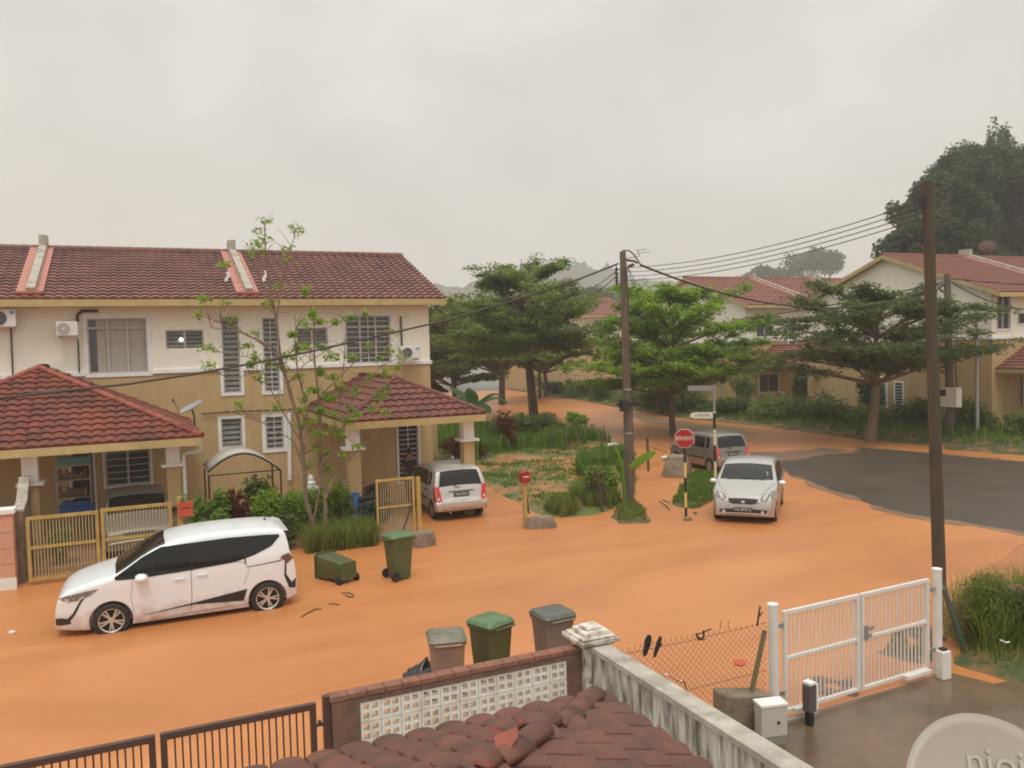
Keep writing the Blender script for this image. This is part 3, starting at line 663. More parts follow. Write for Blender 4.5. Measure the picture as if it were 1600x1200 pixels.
def column(parent, x, y, zt, zled, z0=0, w_=.17):
    a = MB(); a.box(x-w_, x+w_, y-w_, y+w_, zled+.07, zt); a.box(x-w_-.12, x+w_+.12, y-w_-.12, y+w_+.12, zled, zled+.069)
    co = a.build('porch_column', 'white', parent, world=True)
    b = MB(); b.box(x-w_, x+w_, y-w_, y+w_, z0, zled-.001); b.build('column_shaft', 'tan', co, world=True)
porch(hA, -2.5, 1.45, 22.5, 2.90, -2.5, 26.6, 4.73, 29.02, 'roof_red', left=False)
porch(hL, -6.45, -2.5, 22.5, 2.90, -2.5, 26.6, 4.73, 29.02, 'roof_red', right=False)
column(hA, -2.48, 23.2, 2.72, 1.95); column(hA, .76, 23.4, 2.72, 2.12)
porch(hB, 5.15, 9.32, 22.5, 3.03, 7.23, 24.6, 4.10, 29.02, 'roof_b')
column(hB, 8.98, 23.2, 2.85, 2.2); column(hB, 5.5, 23.2, 2.85, 2.2)
# wall pipes and downpipes
def pipe(parent, pts, rad, m, name='pipe'): 
    b = MB(); b.tube(pts, rad, 8); return b.build(name, m, parent, world=True, smooth=60)
pipe(hA, [PY(122, 530, 28.96), PY(124, 584, 28.96)], .022, 'cable')
pipe(hL, [PY(17, 512, 28.96), PY(20, 586, 28.96)], .022, 'cable')
pipe(hA, [PY(153, 486, 28.9), PY(128, 486, 28.9), PY(121, 492, 28.9), PY(121, 504, 28.9)], .045, 'cable')
pipe(hB, [PY(626, 494, 28.93), PY(628, 540, 28.93)], .035, 'cable')
pipe(hB, [PY(452, 645, 28.92), PY(453, 750, 28.92)], .075, 'white', 'downpipe')
pipe(hA, [(1.45, 22.75, 2.70), (1.40, 22.8, 2.52), (1.1, 23.1, 2.45), (1.02, 23.2, 2.4), (1.02, 23.2, .9)], .05, 'white', 'downpipe')
for par, (x, y) in ((hA, (354, 436)), (hB, (413, 434))):     # vent pipes on the roof
    y_ = 30.05; p = PY(x, y+8, y_); pipe(par, [p-Vector((0, 0, .2)), p+Vector((0, 0, .16)), p+Vector((.09, 0, .30)), p+Vector((.02, 0, .42))], .06, 'white', 'vent_pipe')
# cable stapled along the lower wall
b = MB(); cp = [PY(315, 647, 28.9), PY(350, 644, 28.9), PY(400, 642, 28.9), PY(450, 640, 28.9), PY(490, 637, 28.9)]
for a_, b_ in zip(cp, cp[1:]): 
    for q in range(4): b.tube([a_.lerp(b_, q/4), a_.lerp(b_, (q+.75)/4)], .028, 6)
b.tube(cp, .012, 5)
o = b.build('wall_cable', 'cable'); tag(o, 'dark bunched cable running along the tan wall above the lower windows', 'cable')
# small rear extension roof seen past the corner
ex = empty('rear_extension', (11.2, 38, 0), label='low outbuilding with dark tiled lean-to roof seen past the end house corner', cat='shed')
a_, b_ = PY(671, 583, 36), PY(694, 613, 36)
e1 = MB(); tile_slope(e1, (b_.x, 42.5, b_.z), (b_.x, 35.5, b_.z), (a_.x-1.5, 42.5, b_.z+1.75), (a_.x-1.5, 35.5, b_.z+1.75)); e1.build('roof', 'roof_b', ex, world=True, fix=False)
e2 = MB(); e2.box(a_.x-1.6, b_.x-.4, 36, 42, -.2, b_.z-.05); e2.build('wall', 'tan', ex, world=True)

# --- second row across the side road
Z2 = .35
def Wx(px0, py0, px1, py1, y, **k):
    a, b = PY(px0, py0, y), PY(px1, py1, y); return (a.x, b.x, b.z, a.z, k)
y2 = 27.0
h2 = terrace('corner_house', 'corner house across the side road with the big cream gable under a red roof', 38, 44.3, y2, Z2, 6.95, 33.1, 9.45, 4.75,
    [Wx(1557, 462, 1578, 514, y2, cols=(1, 1), band=.08, transom=6.0), Wx(1590, 489, 1603, 506, y2, cols=(1,), band=.05)], gable=-1, roof='roof_far', fire=(44.3,), group='houses across the side road')
h2b = terrace('terrace_house', 'house next to the big cream gable house, mostly roof in view at the right edge', 44.3, 50.6, y2, Z2, 6.95, 33.1, 9.45, 4.75, [], roof='roof_far', fire=(50.6,), group='houses across the side road')
# upper window next to the corner and louvred windows on the gable wall
def xwindow(parent, X, py0, pz0, py1, pz1, grille=.16):
    a, b = PX(py0, pz0, X), PX(py1, pz1, X); ya, yb_ = sorted((a.y, b.y)); z1, z0 = max(a.z, b.z), min(a.z, b.z)
    f = MB(); e = .05
    f.box(X-e, X-.001, ya-.08, ya, z0-.08, z1+.08); f.box(X-e, X-.001, yb_, yb_+.08, z0-.08, z1+.08); f.box(X-e, X-.001, ya, yb_, z1, z1+.08); f.box(X-e, X-.001, ya, yb_, z0-.08, z0)
    wn = f.build('window', 'white', parent, world=True)
    p = MB(); p.box(X-.02, X-.004, ya, yb_, z0, z1); p.build('pane', 'glass', wn, world=True)
    g = MB(); n = max(2, int((z1-z0)/grille))
    for i in range(1, n): z = z0+(z1-z0)*i/n; g.box(X-.04, X-.022, ya, yb_, z-.02, z+.02)
    g.build('grille', 'grille', wn, world=True)
xwindow(h2, 38, 1368, 590, 1385, 640); xwindow(h2, 38, 1399, 598, 1411, 641)
porch(h2, 38.25, 43.9, 21.6, 3.25, 41.1, 24.4, 4.6, 27.02, 'roof_far')
column(h2, 38.6, 22.2, 3.05, 2.4); column(h2, 43.4, 22.2, 3.05, 2.4)
window(h2, 40.2, 41.6, 1.4, 2.7, y2-.15, cols=(1, 1), band=.06)
# --- third row behind it
y3 = 46.6
h3 = terrace('gable_house', 'house in the farther row whose gable shows above the bright green tree', 39.5, 45.8, y3, .4, 7.45, 53.2, 9.95, 4.9, [], gable=-1, roof='roof_far', fire=(45.8,), tile=(.6, .5), group='houses of the farther row')
h3b = terrace('terrace_house', 'second house of the farther row, dull red roof right of the gable house', 45.8, 52.1, y3, .4, 7.45, 53.2, 9.95, 4.9, [], roof='roof_far', fire=(52.1,), tile=(.6, .5), group='houses of the farther row')
h3c = terrace('terrace_house', 'third house of the farther row, roof behind the right umbrella tree', 52.1, 58.4, y3, .4, 7.45, 53.2, 9.95, 4.9, [], roof='roof_far', fire=(58.4,), tile=(.6, .5), group='houses of the farther row')
for h_, xx in ((h3, 39.5), (h3b, 45.8), (h3c, 52.1)):
    window(h_, xx+.8, xx+2.4, 5.2, 6.7, y3-.15, cols=(1, 1), band=.1); window(h_, xx+3.8, xx+4.5, 3.4, 6.5, y3-.15, cols=(1,), band=.1)
    window(h_, xx+1.0, xx+2.8, 1.2, 2.5, y3-.15, cols=(1, 1), band=.1)
porch(h3, 39.8, 44.0, 40.9, 3.3, 41.9, 43, 4.5, 46.62, 'roof_far'); porch(h3b, 47.5, 51.8, 40.9, 3.3, 49.6, 43, 4.5, 46.62, 'roof_far')
column(h3, 40.1, 41.4, 3.1, 2.4); column(h3b, 47.9, 41.4, 3.1, 2.4)
# --- roof glimpsed behind the first umbrella tree, and a pale house far down the side road
h4 = terrace('distant_house', 'distant house with a dull red roof glimpsed through the big umbrella tree', 40, 52, 80, .3, 8.2, 86, 10.6, 5.4, [(42, 44, 6, 7.4, dict(cols=(1, 1))), (47, 49, 6, 7.4, dict(cols=(1, 1)))], roof='roof_far', tile=(.8, .6), gable=-1)
h5 = empty('pale_house', (52, 126, 0), label='long pale single-storey house far down the flooded side road', cat='house')
b = MB(); wall_holes(b, 38, 66, -.3, 3.6, [(46, 48.5, 1.2, 2.8), (53, 55.5, 1.2, 2.8), (58, 60, 1.2, 2.8)], 124); b.box(38, 66, 124.2, 132, -.3, 3.58); b.build('wall', mat('pale_far_wall', (.62, .60, .60), .8), h5, world=True)
for xa in (46, 53, 58): window(h5, xa, xa+2.4, 1.2, 2.8, 124, cols=(1, 1))
b = MB(); tile_slope(b, (37, 123, 3.5), (67, 123, 3.5), (37, 128, 5.4), (67, 128, 5.4), 1.0, .8); b.face([(37, 128, 5.4), (67, 128, 5.4), (67, 133, 3.5), (37, 133, 3.5)]); b.build('roof', 'roof_far', h5, world=True, fix=False)

# ================================================================== NEAR STRUCTURES
YP = 8.3
# --- brown double gate
def bar_gate(name, label, cat, xa, xb, y, za, zb, n, m_frame, m_bar, fr=.05, br=.016, mid=None, slope=0, group=None):
    root = empty(name, (xa, y, 0), label=label, cat=cat, group=group)
    f = MB(); h = fr/2; f.box(xa, xa+fr, y-h, y+h, za, zb); f.box(xb-fr, xb, y-h, y+h, za, zb); f.box(xa+fr, xb-fr, y-h, y+h, zb-fr, zb); f.box(xa+fr, xb-fr, y-h, y+h, za, za+fr)
    if mid: f.box(xa+fr, xb-fr, y-h, y+h, mid, mid+fr*.8)
    f.build('frame', m_frame, root, world=True)
    for i in range(1, n):
        b = MB(); x = xa+fr+(xb-xa-2*fr)*i/n
        if mid: b.box(x-br/2, x+br/2, y-br/2, y+br/2, za+fr, mid); b.box(x-br/2, x+br/2, y-br/2, y+br/2, mid+fr*.8, zb-fr)
        else: b.box(x-br/2, x+br/2, y-br/2, y+br/2, za+fr, zb-fr)
        b.build('bar', m_bar, root, world=True)
    return root
g1 = bar_gate('gate_leaf', 'brown metal gate leaf in the bottom left corner of the view', 'gate', -1.50, .005, YP, .12, 1.47, 21, 'brown_metal', 'brown_metal', fr=.06, group='brown double gate')
g2 = bar_gate('gate_leaf', 'brown metal gate leaf next to the dark brick pillar', 'gate', .045, 1.49, YP, .12, 1.47, 20, 'brown_metal', 'brown_metal', fr=.06, group='brown double gate')
b = MB(); b.box(1.56, 1.63, YP-.035, YP+.035, -.1, 1.52); o = b.build('gate_post', 'brown_metal'); tag(o, 'brown square steel gate post against the dark brick pillar', 'post')
b = MB(); b.box(1.49, 1.56, YP-.01, YP+.01, 1.22, 1.25); b.box(1.51, 1.54, YP-.015, YP+.015, 1.25, 1.28); b.build('latch', 'brown_metal', g2, world=True)
# --- brick fence with breeze-block panel
bf = empty('brick_wall', (3.1, YP, 0), label='dark brick garden wall with a panel of white pierced blocks', cat='wall')
XL, XR_ = 1.93, 4.33; ZT = 1.465; bs = (XR_-XL)/11; ZB = ZT-.07-4*bs
b = MB(); b.box(1.64, XL, YP-.06, YP+.06, -.2, ZT); b.box(XR_, 4.52, YP-.06, YP+.06, -.2, ZT); b.box(XL, XR_, YP-.06, YP+.06, -.2, ZB); b.box(XL, XR_, YP-.06, YP+.06, ZT-.07, ZT); b.build('brickwork', 'brick', bf, world=True)
b = MB()
for i in range(15):
    x0 = 1.62+i*(4.50-1.62)/15; b.box(x0+.004, x0+(4.50-1.62)/15-.004, YP-.072, YP+.072, ZT+.002, ZT+.05)
b.build('coping', 'coping', bf, world=True)
b = MB(); cell = bs
for i in range(11):
    for j in range(4):
        x0, z0 = XL+i*bs, ZB+j*bs
        e = .030; mid = .026; k = bs
        xs = [x0+.003, x0+e, x0+k/2-mid/2, x0+k/2+mid/2, x0+k-e, x0+k-.003]; zs = [z0+.003, z0+e, z0+k/2-mid/2, z0+k/2+mid/2, z0+k-e, z0+k-.003]
        y0, y1 = YP-.05, YP+.05
        for a in (0, 2, 4): b.box(xs[a], xs[a+1], y0, y1, zs[0], zs[5])
        for a in (1, 3):
            for c in (0, 2, 4): b.box(xs[a], xs[a+1], y0+.001, y1-.001, zs[c], zs[c+1])
b.build('breeze_block_panel', 'lattice', bf, world=True)
# --- plaster pillar with moulded cap, and party wall
pl = empty('pillar', (4.68, YP, 0), label='stained white plaster pillar with a stepped cap at the wall corner', cat='pillar')
b = MB(); b.box(4.53, 4.83, YP-.15, YP+.15, -.2, 1.50); b.build('shaft', 'pillar_white', pl, world=True)
b = MB()
for k, (r, z0, z1) in enumerate(((.175, 1.502, 1.54), (.205, 1.541, 1.575), (.25, 1.576, 1.625), (.22, 1.626, 1.65), (.16, 1.651, 1.70), (.10, 1.701, 1.735))): b.box(4.68-r, 4.68+r, YP-r, YP+r, z0, z1)
co = b.build('cap', 'pillar_white', pl, world=True); 
bv = co.modifiers.new('b', 'BEVEL'); bv.width = .012; bv.segments = 2
pw = empty('party_wall', (4.68, 4, 0), label='weathered white party wall running towards the viewer from the capped pillar', cat='wall')
b = MB(); b.box(4.60, 4.76, -4, YP-.151, -.2, 1.50); b.build('wall_face', 'dirty_wall', pw, world=True)
b = MB(); b.box(4.565, 4.795, -4, YP-.152, 1.502, 1.56); b.build('coping', 'render_grey', pw, world=True)
# --- near porch roof (clay tiles, hip with broken caps)
pr = empty('porch_roof', (1, 2, 2.7), label='near brown clay tile porch roof with broken hip caps at the bottom of the view', cat='roof')
EZ = 2.52; C = Vector((2.86, 4.93, EZ)); hs = 2.3
def near_tiles(P, e, u, L, Hh, name, flip):   # courses of half-round pans; e: along eave, u: up slope unit
    mb = MB(); n_ = e.cross(u); n_ = n_ if n_.z > 0 else -n_
    tw = .205; rows = int(Hh/.30)+1; 
    for r in range(rows):
        v0 = r*.30; v1 = v0+.36
        kk = int(L/tw)
        for k in range(kk):
            s0 = k*tw; lim0, lim1 = (v0, L-v0)
            sc = s0+tw/2
            if sc < v0*HK-.04 or sc > L-v0*HK+.04: continue
            mj = random.Random(k*31+r*7+flip); jz = mj.uniform(-.003, .004); ju = mj.uniform(-.006, .006)
            nseg = 7; lo = []; hi = []; lo2 = []
            for q in range(nseg+1):
                th = math.pi*q/nseg; x = s0+tw/2-math.cos(th)*tw/2*1.0; h = math.sin(th)**.8*.045
                va = v0+ju; vb = min(v1+ju, max(va+.02, (x if x < L/2 else L-x)/HK+.03))
                lo.append(P+e*x+u*va+n_*(h+.036+jz)); hi.append(P+e*x+u*vb+n_*(h*.97+.002+jz)); lo2.append(P+e*x+u*va+n_*(h*.80+.008+jz))
            m = nseg+1; mb.mesh(lo2+lo+hi, [(i, i+1, m+i+1, m+i) for i in range(nseg)]+[(m+i, m+i+1, 2*m+i+1, 2*m+i) for i in range(nseg)])
    return mb
sl = R(19); HK = 1/math.cos(sl)*math.cos(sl)**2  # hip runs at 45 degrees in plan
HK = math.cos(sl)
random.seed(5)
ux = Vector((0, -math.cos(sl), math.sin(sl))); ex_ = Vector((-1, 0, 0)); L = 4.6
near_tiles(C, ex_, ux, L, 2.3/math.cos(sl), 'f', 0).build('front_slope', 'roof_near', pr, world=True, smooth=28, fix=False)
ur = Vector((-math.cos(sl), 0, math.sin(sl))); 
# right slope: runs back to the house wall, so only its front end is cut by the hip
def right_tiles():
    mb = MB(); e = Vector((0, -1, 0)); n_ = Vector((math.sin(sl), 0, math.cos(sl))); tw = .205
    for r in range(8):
        v0 = r*.30; v1 = v0+.36
        for k in range(int(7/tw)):
            sc = k*tw+tw/2
            if sc < v0*HK-.04: continue
            mj = random.Random(k*17+r*5); jz = mj.uniform(-.003, .004); ju = mj.uniform(-.008, .008); ns = 7; lo = []; hi = []; lo2 = []
            for q in range(ns+1):
                th = math.pi*q/ns; x = k*tw+tw/2-math.cos(th)*tw/2; h = math.sin(th)**.8*.045; va = v0+ju; vb = min(v1+ju, max(va+.02, x/HK+.03), 2.3/math.cos(sl))
                lo.append(C+e*x+ur*va+n_*(h+.036+jz)); hi.append(C+e*x+ur*vb+n_*(h*.97+.002+jz)); lo2.append(C+e*x+ur*va+n_*(h*.80+.008+jz))
            m = ns+1; mb.mesh(lo2+lo+hi, [(i, i+1, m+i+1, m+i) for i in range(ns)]+[(m+i, m+i+1, 2*m+i+1, 2*m+i) for i in range(ns)])
    return mb
right_tiles().build('side_slope', 'roof_near', pr, world=True, smooth=28, fix=False)
b = MB(); hipd = Vector((-1, -1, math.tan(sl))).normalized(); q = C+hipd*.1+Vector((0, 0, .05)); rng = random.Random(3)
for i in range(12):
    p0 = q+hipd*(i*.33); jit = Vector((rng.uniform(-.03, .03), rng.uniform(-.03, .03), rng.uniform(-.01, .03)))
    if i in (2, 5): p0 = p0+Vector((.05, -.02, -.02))
    vs = []; n = 6
    for s_, rr in ((0, .068), (.36, .058)):
        side = Vector((1, -1, 0)).normalized(); upn = hipd.cross(side); upn = upn if upn.z > 0 else -upn
        for k in range(n+1):
            th = math.pi*k/n; vs.append(p0+jit*(1+s_)+hipd*s_+side*(-math.cos(th)*rr)+upn*(math.sin(th)*rr*.75-.02))
    b.mesh(vs, [(k, k+1, n+1+k+1, n+1+k) for k in range(n)])
hc = b.build('hip_cap', 'roof_near', pr, world=True, smooth=50, fix=False)
md = hc.modifiers.new('s', 'SOLIDIFY'); md.thickness = .018
b = MB()
for i in range(6):   # broken red shards lying along the hip
    t = rng.uniform(1.3, 2.6); c = C+hipd*t+Vector((rng.uniform(-.10, .22), rng.uniform(-.05, .2), .06)); a = rng.uniform(0, 3.1); s_ = rng.uniform(.03, .085)
    m4 = Matrix.Translation(c) @ Matrix.Rotation(a, 4, 'Z') @ Matrix.Rotation(rng.uniform(-.7, .7), 4, 'X') @ Matrix.Rotation(rng.uniform(-.7, .7), 4, 'Y')
    b.prism([(-s_, -s_*.5), (s_*.8, -s_*.7), (s_, s_*.4), (0, s_*.8), (-s_*.8, s_*.3)], .015, m4)
b.build('broken_tile', 'ridge_red', pr, world=True)
b = MB(); b.face([C+Vector((-.08, -.08, -.02)), C+Vector((-4.5, -.08, -.02)), C+Vector((-2.3, -2.3, .75))]); b.face([C+Vector((-.08, -.08, -.02)), C+Vector((-2.3, -2.3, .75)), C+Vector((-2.3, -7, .75)), C+Vector((-.08, -7, -.02))])
b.box(C.x-4.5, C.x-.12, C.y-.14, C.y-.10, EZ-.22, EZ-.03); b.box(C.x-.14, C.x-.10, C.y-7, C.y-.141, EZ-.22, EZ-.03); b.build('roof_board', 'fascia', pr, world=True, fix=False)
b = MB(); b.box(2.35, 2.6, 4.35, 4.6, 0, EZ-.2); b.build('roof_column', 'white', pr, world=True)
# --- near satellite dish bottom right
dc = Vector(ray(1553, 1274))*2.75+Vector((0, 0, CAM_H)); ds = empty('satellite_dish', dc, label='large beige satellite dish with pale lettering close to the viewer at bottom right', cat='dish')
nrm = Vector((-.28, -.72, .63)).normalized(); sx = nrm.cross(Vector((0, 0, 1))).normalized(); sx = -sx if sx.dot(RT) < 0 else sx; sy = nrm.cross(sx); sy = sy if sy.z > 0 else -sy
dm = basis((0, 0, 0), sx, sy, nrm); b = MB(); rr = .30; vs = []; nr, na = 10, 56
for i in range(nr+1):
    r = rr*i/nr
    for k in range(na): a = 6.2832*k/na; vs.append(dm @ Vector((r*math.cos(a), 1.04*r*math.sin(a), .09*(r/rr)**2*rr*1.6)))
fs = [(i*na+k, i*na+(k+1) % na, (i+1)*na+(k+1) % na, (i+1)*na+k) for i in range(nr) for k in range(na)]
b.mesh(vs, fs); d_o = b.build('reflector', 'dish_near', ds, smooth=60, fix=False); md = d_o.modifiers.new('s', 'SOLIDIFY'); md.thickness = .004
b = MB(); b.tube([dm @ Vector((rr*1.003*math.cos(6.2832*k/64), rr*1.043*math.sin(6.2832*k/64), .09*rr*1.6)) for k in range(65)], .0035, 6, cap=False); b.build('rim', 'dish_near', ds, smooth=60)
textobj('lettering', 'njoi', .135, 'dish_logo', ds, dm @ Matrix.Translation((.055, .150, .0275)) @ Matrix.Rotation(R(-10), 4, 'Z') @ Matrix.Rotation(R(8.5), 4, 'X') @ Matrix.Rotation(R(-4), 4, 'Y'), .0004)
b = MB(); b.tube([dm @ Vector((0, -.05, -.02)), dm @ Vector((0, -.1, -.2)), Vector((0, -.5, -.55))], .02, 8); b.tube([dm @ Vector((0, -.28, 0)), dm @ Vector((0, -.30, .32))], .01, 8); b.build('mast', 'galv', ds)

# --- white double gate, posts, openers
gy0, gy1 = 8.22, 8.38
WG = [empty('gate_post', G(1210, 1130), label='round white steel gate post beside the grey meter box', cat='post', group='white gate posts'),
      empty('gate_post', (10.57, 8.37, 0), label='round white steel gate post at the far end by the leaning dark pole', cat='post', group='white gate posts')]
for k, (o_, zt) in enumerate(zip(WG, (1.56, 1.55))):
    b = MB(); b.tube([(0, 0, -.1), (0, 0, zt)], .066, 20); b.build('tube', 'white_metal', o_, smooth=50)
    b = MB(); b.tube([(0, 0, zt), (0, 0, zt+.02)], .07, 20); b.build('end_cap', 'white', o_, smooth=50)
    s_ = 1 if k == 0 else -1
    for z in (.35, 1.25): b = MB(); b.box(.066*s_, .17*s_, -.02, .02, z, z+.05); b.build('hinge', 'galv', o_)
P0 = WG[0].location; P1 = WG[1].location; gd = (P1-P0); gl_ = gd.length; gang = math.atan2(gd.y, gd.x)
def white_leaf(off, ln, label, hand):
    root = empty('gate_leaf', P0+gd.normalized()*off, gang, label=label, cat='gate', group='white double gate')
    f = MB(); fr = .05; za, zb = .10, 1.45
    f.box(0, fr, -.025, .025, za, zb); f.box(ln-fr*1.2, ln, -.025, .025, za, zb); f.box(fr, ln-fr*1.2, -.024, .024, zb-fr, zb); f.box(fr, ln-fr*1.2, -.024, .024, za, za+.04); f.box(fr, ln-fr*1.2, -.024, .024, .80, .84)
    f.build('frame', 'white_metal', root)
    for i in range(1, 17):
        x = fr+(ln-2*fr)*i/17; bb = MB(); bb.box(x-.008, x+.008, -.008, .008, za+.04, .80); bb.box(x-.008, x+.008, -.008, .008, .84, zb-fr); bb.build('bar', 'white_metal', root)
    return root
ll = (gl_-.36)/2
wl1 = white_leaf(.17, ll-.02, 'white gate leaf nearer the meter box, bars over open flooded mud', 1)
wl2 = white_leaf(.17+ll+.01, ll-.02, 'white gate leaf with the latch, nearer the leaning dark pole', -1)
b = MB(); b.box(.05, .22, -.04, -.03, .93, .97); b.box(.04, .10, -.05, -.026, .80, 1.0); b.box(.08, .16, -.06, -.03, .84, .88); b.build('latch', 'galv', wl2)
b = MB(); b.box(.12, .42, -.10, -.03, .10, .155); b.build('opener_arm', 'white_metal', wl1)
b = MB(); b.box(ll-.62, ll-.10, -.12, -.04, .10, .15); b.build('opener_arm', 'white_metal', wl2)
mo = empty('gate_motor', P0+Vector((.33, -.28, 0)), R(8), 'small dark grey gate motor on a stub just inside the white gate', 'motor')
b = MB(); b.box(-.04, .04, -.04, .04, 0, .2); b.build('stub', 'black', mo); b = MB(); b.box(-.07, .07, -.06, .06, .2, .56); ob = b.build('housing', mat('dark_housing', (.10, .085, .075), .5), mo); md = ob.modifiers.new('b', 'BEVEL'); md.width = .015; md.segments = 2
b = MB(); b.box(-.05, .06, -.065, .065, .561, .59); b.box(.071, .105, -.06, .06, .22, .55); b.build('cover', 'white', mo)
mo2 = empty('gate_motor', P1+Vector((-.13, -.20, 0)), R(-5), 'white gate motor box on the far gate post', 'motor')
b = MB(); b.box(-.085, .085, -.07, .07, .02, .44); ob = b.build('housing', 'white_metal', mo2); md = ob.modifiers.new('b', 'BEVEL'); md.width = .02; md.segments = 2
b = MB(); b.box(-.05, .04, -.04, .04, .441, .47); b.build('cover', 'black', mo2)
# meter box and low concrete kerb wall by the gate
mx = empty('meter_box', (6.95, 7.85, 0), R(-14), 'light grey meter box standing at the foot of the low grey wall', 'box')
b = MB(); b.box(-.17, .17, -.10, .10, .12, .50); ob = b.build('case', mat('pale_grey_box', (.52, .49, .44), .55), mx); md = ob.modifiers.new('b', 'BEVEL'); md.width = .012; md.segments = 2
b = MB(); b.box(-.18, .18, -.11, .11, .501, .53); b.build('lid', 'white', mx); b = MB(); b.tube([(.05, -.101, .3), (.05, -.115, .3)], .018, 10); b.build('lock', 'black', mx)
b = MB(); b.box(-.15, .15, -.09, .09, 0, .119); b.build('plinth', 'cement', mx)
kw = empty('low_wall', (6.75, 8.3, 0), label='short mossy grey concrete wall beside the meter box', cat='wall')
b = MB(); vs = [(6.52, 8.18), (6.78, 8.10), (7.16, 8.05), (7.16, 8.33), (6.80, 8.42), (6.55, 8.48)]; b.prism(vs, .52, Matrix.Translation((0, 0, 0)))
for i, v in enumerate(b.v):
    if v[2] > .45: b.v[i] = (v[0], v[1], v[2]+.10*(6.9-v[0])*1.0)
ob = b.build('body', 'rock', kw, world=True); md = ob.modifiers.new('b', 'BEVEL'); md.width = .03; md.segments = 3
b = MB(); b.box(6.9, 8.0, 8.12, 8.19, -.1, .06); o = b.build('kerb', 'cement'); tag(o, kind='structure')
# --- chain link fences
def chain_link(name, label, a, b_, z0, z1, pitch=.085, brown='rust', wave=.02, group=None):
    a, b_ = Vector(a), Vector(b_); d = (b_-a); L = d.length; d /= L; H = z1-z0
    root = empty(name, a, label=label, cat='fence', group=group); mb = MB(); n = int(L/pitch)
    def P(s, z): return a+d*s+Vector((-d.y, d.x, 0))*wave*math.sin(s*3.1+z*2)+Vector((0, 0, z0+z+.03*math.sin(s*2.3)*z/H))
    for sg in (1, -1):
        for k in range(-int(H/pitch)-1, n+int(H/pitch)+2):
            s0 = k*pitch; s1 = s0+sg*H; t0, t1 = 0, 1
            lo, hi = (s0, s1)
            ts = []
            if sg > 0: t0 = max(0, (0-s0)/H); t1 = min(1, (L-s0)/H)
            else: t0 = max(0, (s0-L)/H); t1 = min(1, s0/H)
            if t1-t0 < .03: continue
            pts = [P(s0+sg*H*(t0+(t1-t0)*q/4), H*(t0+(t1-t0)*q/4)) for q in range(5)]
            if t1 == 1: pts.append(pts[-1]+Vector((0, 0, .03)))
            mb.tube(pts, .0025, 3, cap=False)
    mb.build('mesh', brown, root, world=True, fix=False)
    return root
cf1 = chain_link('chain_link_fence', 'rusty chain link fence with hung slippers between the capped pillar and white gate', (4.86, 8.25, 0), (7.26, 8.25, 0), .12, 1.36)
b = MB(); b.tube([(4.86, 8.25, 1.33), (6, 8.27, 1.31), (7.26, 8.25, 1.35)], .004, 5); b.tube([(4.86, 8.25, .7), (7.26, 8.25, .72)], .004, 5); b.build('line_wire', 'rust', cf1, world=True)
br = empty('fence_brace', (7.1, 8.2, 0), label='slanted olive steel brace in front of the white gate post', cat='brace')
b = MB(); b.bar(PY(1174, 1083, 8.2), PY(1195, 985, 8.2), .045, .045); b.build('angle_bar', mat('olive_steel', (.17, .14, .07), .6), br, world=True)
cf2 = chain_link('chain_link_fence', 'chain link fence right of the white gate in front of the garden shrub', (10.75, 8.45, 0), (17.5, 10.6, 0), .1, 1.15, pitch=.12)
gp = empty('fence_brace', PY(1512, 1030, 8.6), label='slanted dark green steel brace right of the white gate', cat='brace')
b = MB(); b.bar(PY(1511, 1030, 8.6), PY(1474, 918, 8.6), .06, .06); b.build('angle_bar', 'green_metal', gp, world=True)
# things hung on the fence
def slipper(p, tilt, label, m='black', lean=0, s=1):
    root = empty('slipper', p, 0, label, 'slipper'); q = Matrix.Rotation(tilt, 4, 'Y') @ Matrix.Rotation(lean, 4, 'Z') @ Matrix.Rotation(R(90), 4, 'X'); b = MB(); n = 20; poly = []
    for k in range(n):
        a = 6.2832*k/n; y = math.sin(a)*.13*s; wv = .045*(1+.18*math.sin(a))*(1-.22*math.exp(-((y/s+.02)/.05)**2)); poly.append((math.cos(a)*wv*s, y))
    b.prism(poly, .022, q); b.build('sole', m, root)
    b = MB(); b.tube([q @ Vector((-.04*s, .0, .02)), q @ Vector((0, .06*s, .055)), q @ Vector((.04*s, .0, .02))], .007, 6); b.build('strap', m, root)
slipper(PY(1010, 1008, 8.2), R(18), 'black slipper hung on the chain link fence, left of the pair', s=1.0)
slipper(PY(1026, 1010, 8.2), R(22), 'black slipper hung on the chain link fence, right of the pair', lean=.5, s=1.0)
slipper(PY(1184, 962, 8.2), R(12), 'single dark slipper hung at the fence top beside the white gate post', lean=.8)
rd = empty('hanging_dish', PY(1156, 1037, 8.2), label='small red plastic dish hung on the chain link fence', cat='dish')
b = MB(); b.lathe([(.0, 0), (.075, .0), (.085, .02), (.07, .022), (.06, .012), (0, .012)], 20, Matrix.Rotation(R(8), 4, 'X') @ Matrix.Diagonal((1.1, .9, 1, 1))); b.build('dish', 'redorange', rd, smooth=50)
sn = empty('hanging_sandal', PY(1097, 992, 8.2), label='tangle of black sandal straps hung over the fence top', cat='sandal')
b = MB(); b.tube([(-.09, 0, .03), (-.05, 0, -.05), (.0, 0, -.06), (.03, 0, .0), (.02, 0, .05)], .012, 6); b.tube([(-.09, 0, .03), (-.02, 0, .02), (.06, 0, .04), (.14, 0, .05)], .008, 6); b.tube([(-.08, 0, .0), (-.02, 0, -.04), (.05, 0, -.07)], .007, 6); b.build('straps', 'black', sn)
hk = empty('wire_hook', PY(1068, 1080, 8.2), label='bent black wire and white clip caught low on the chain link fence', cat='wire')
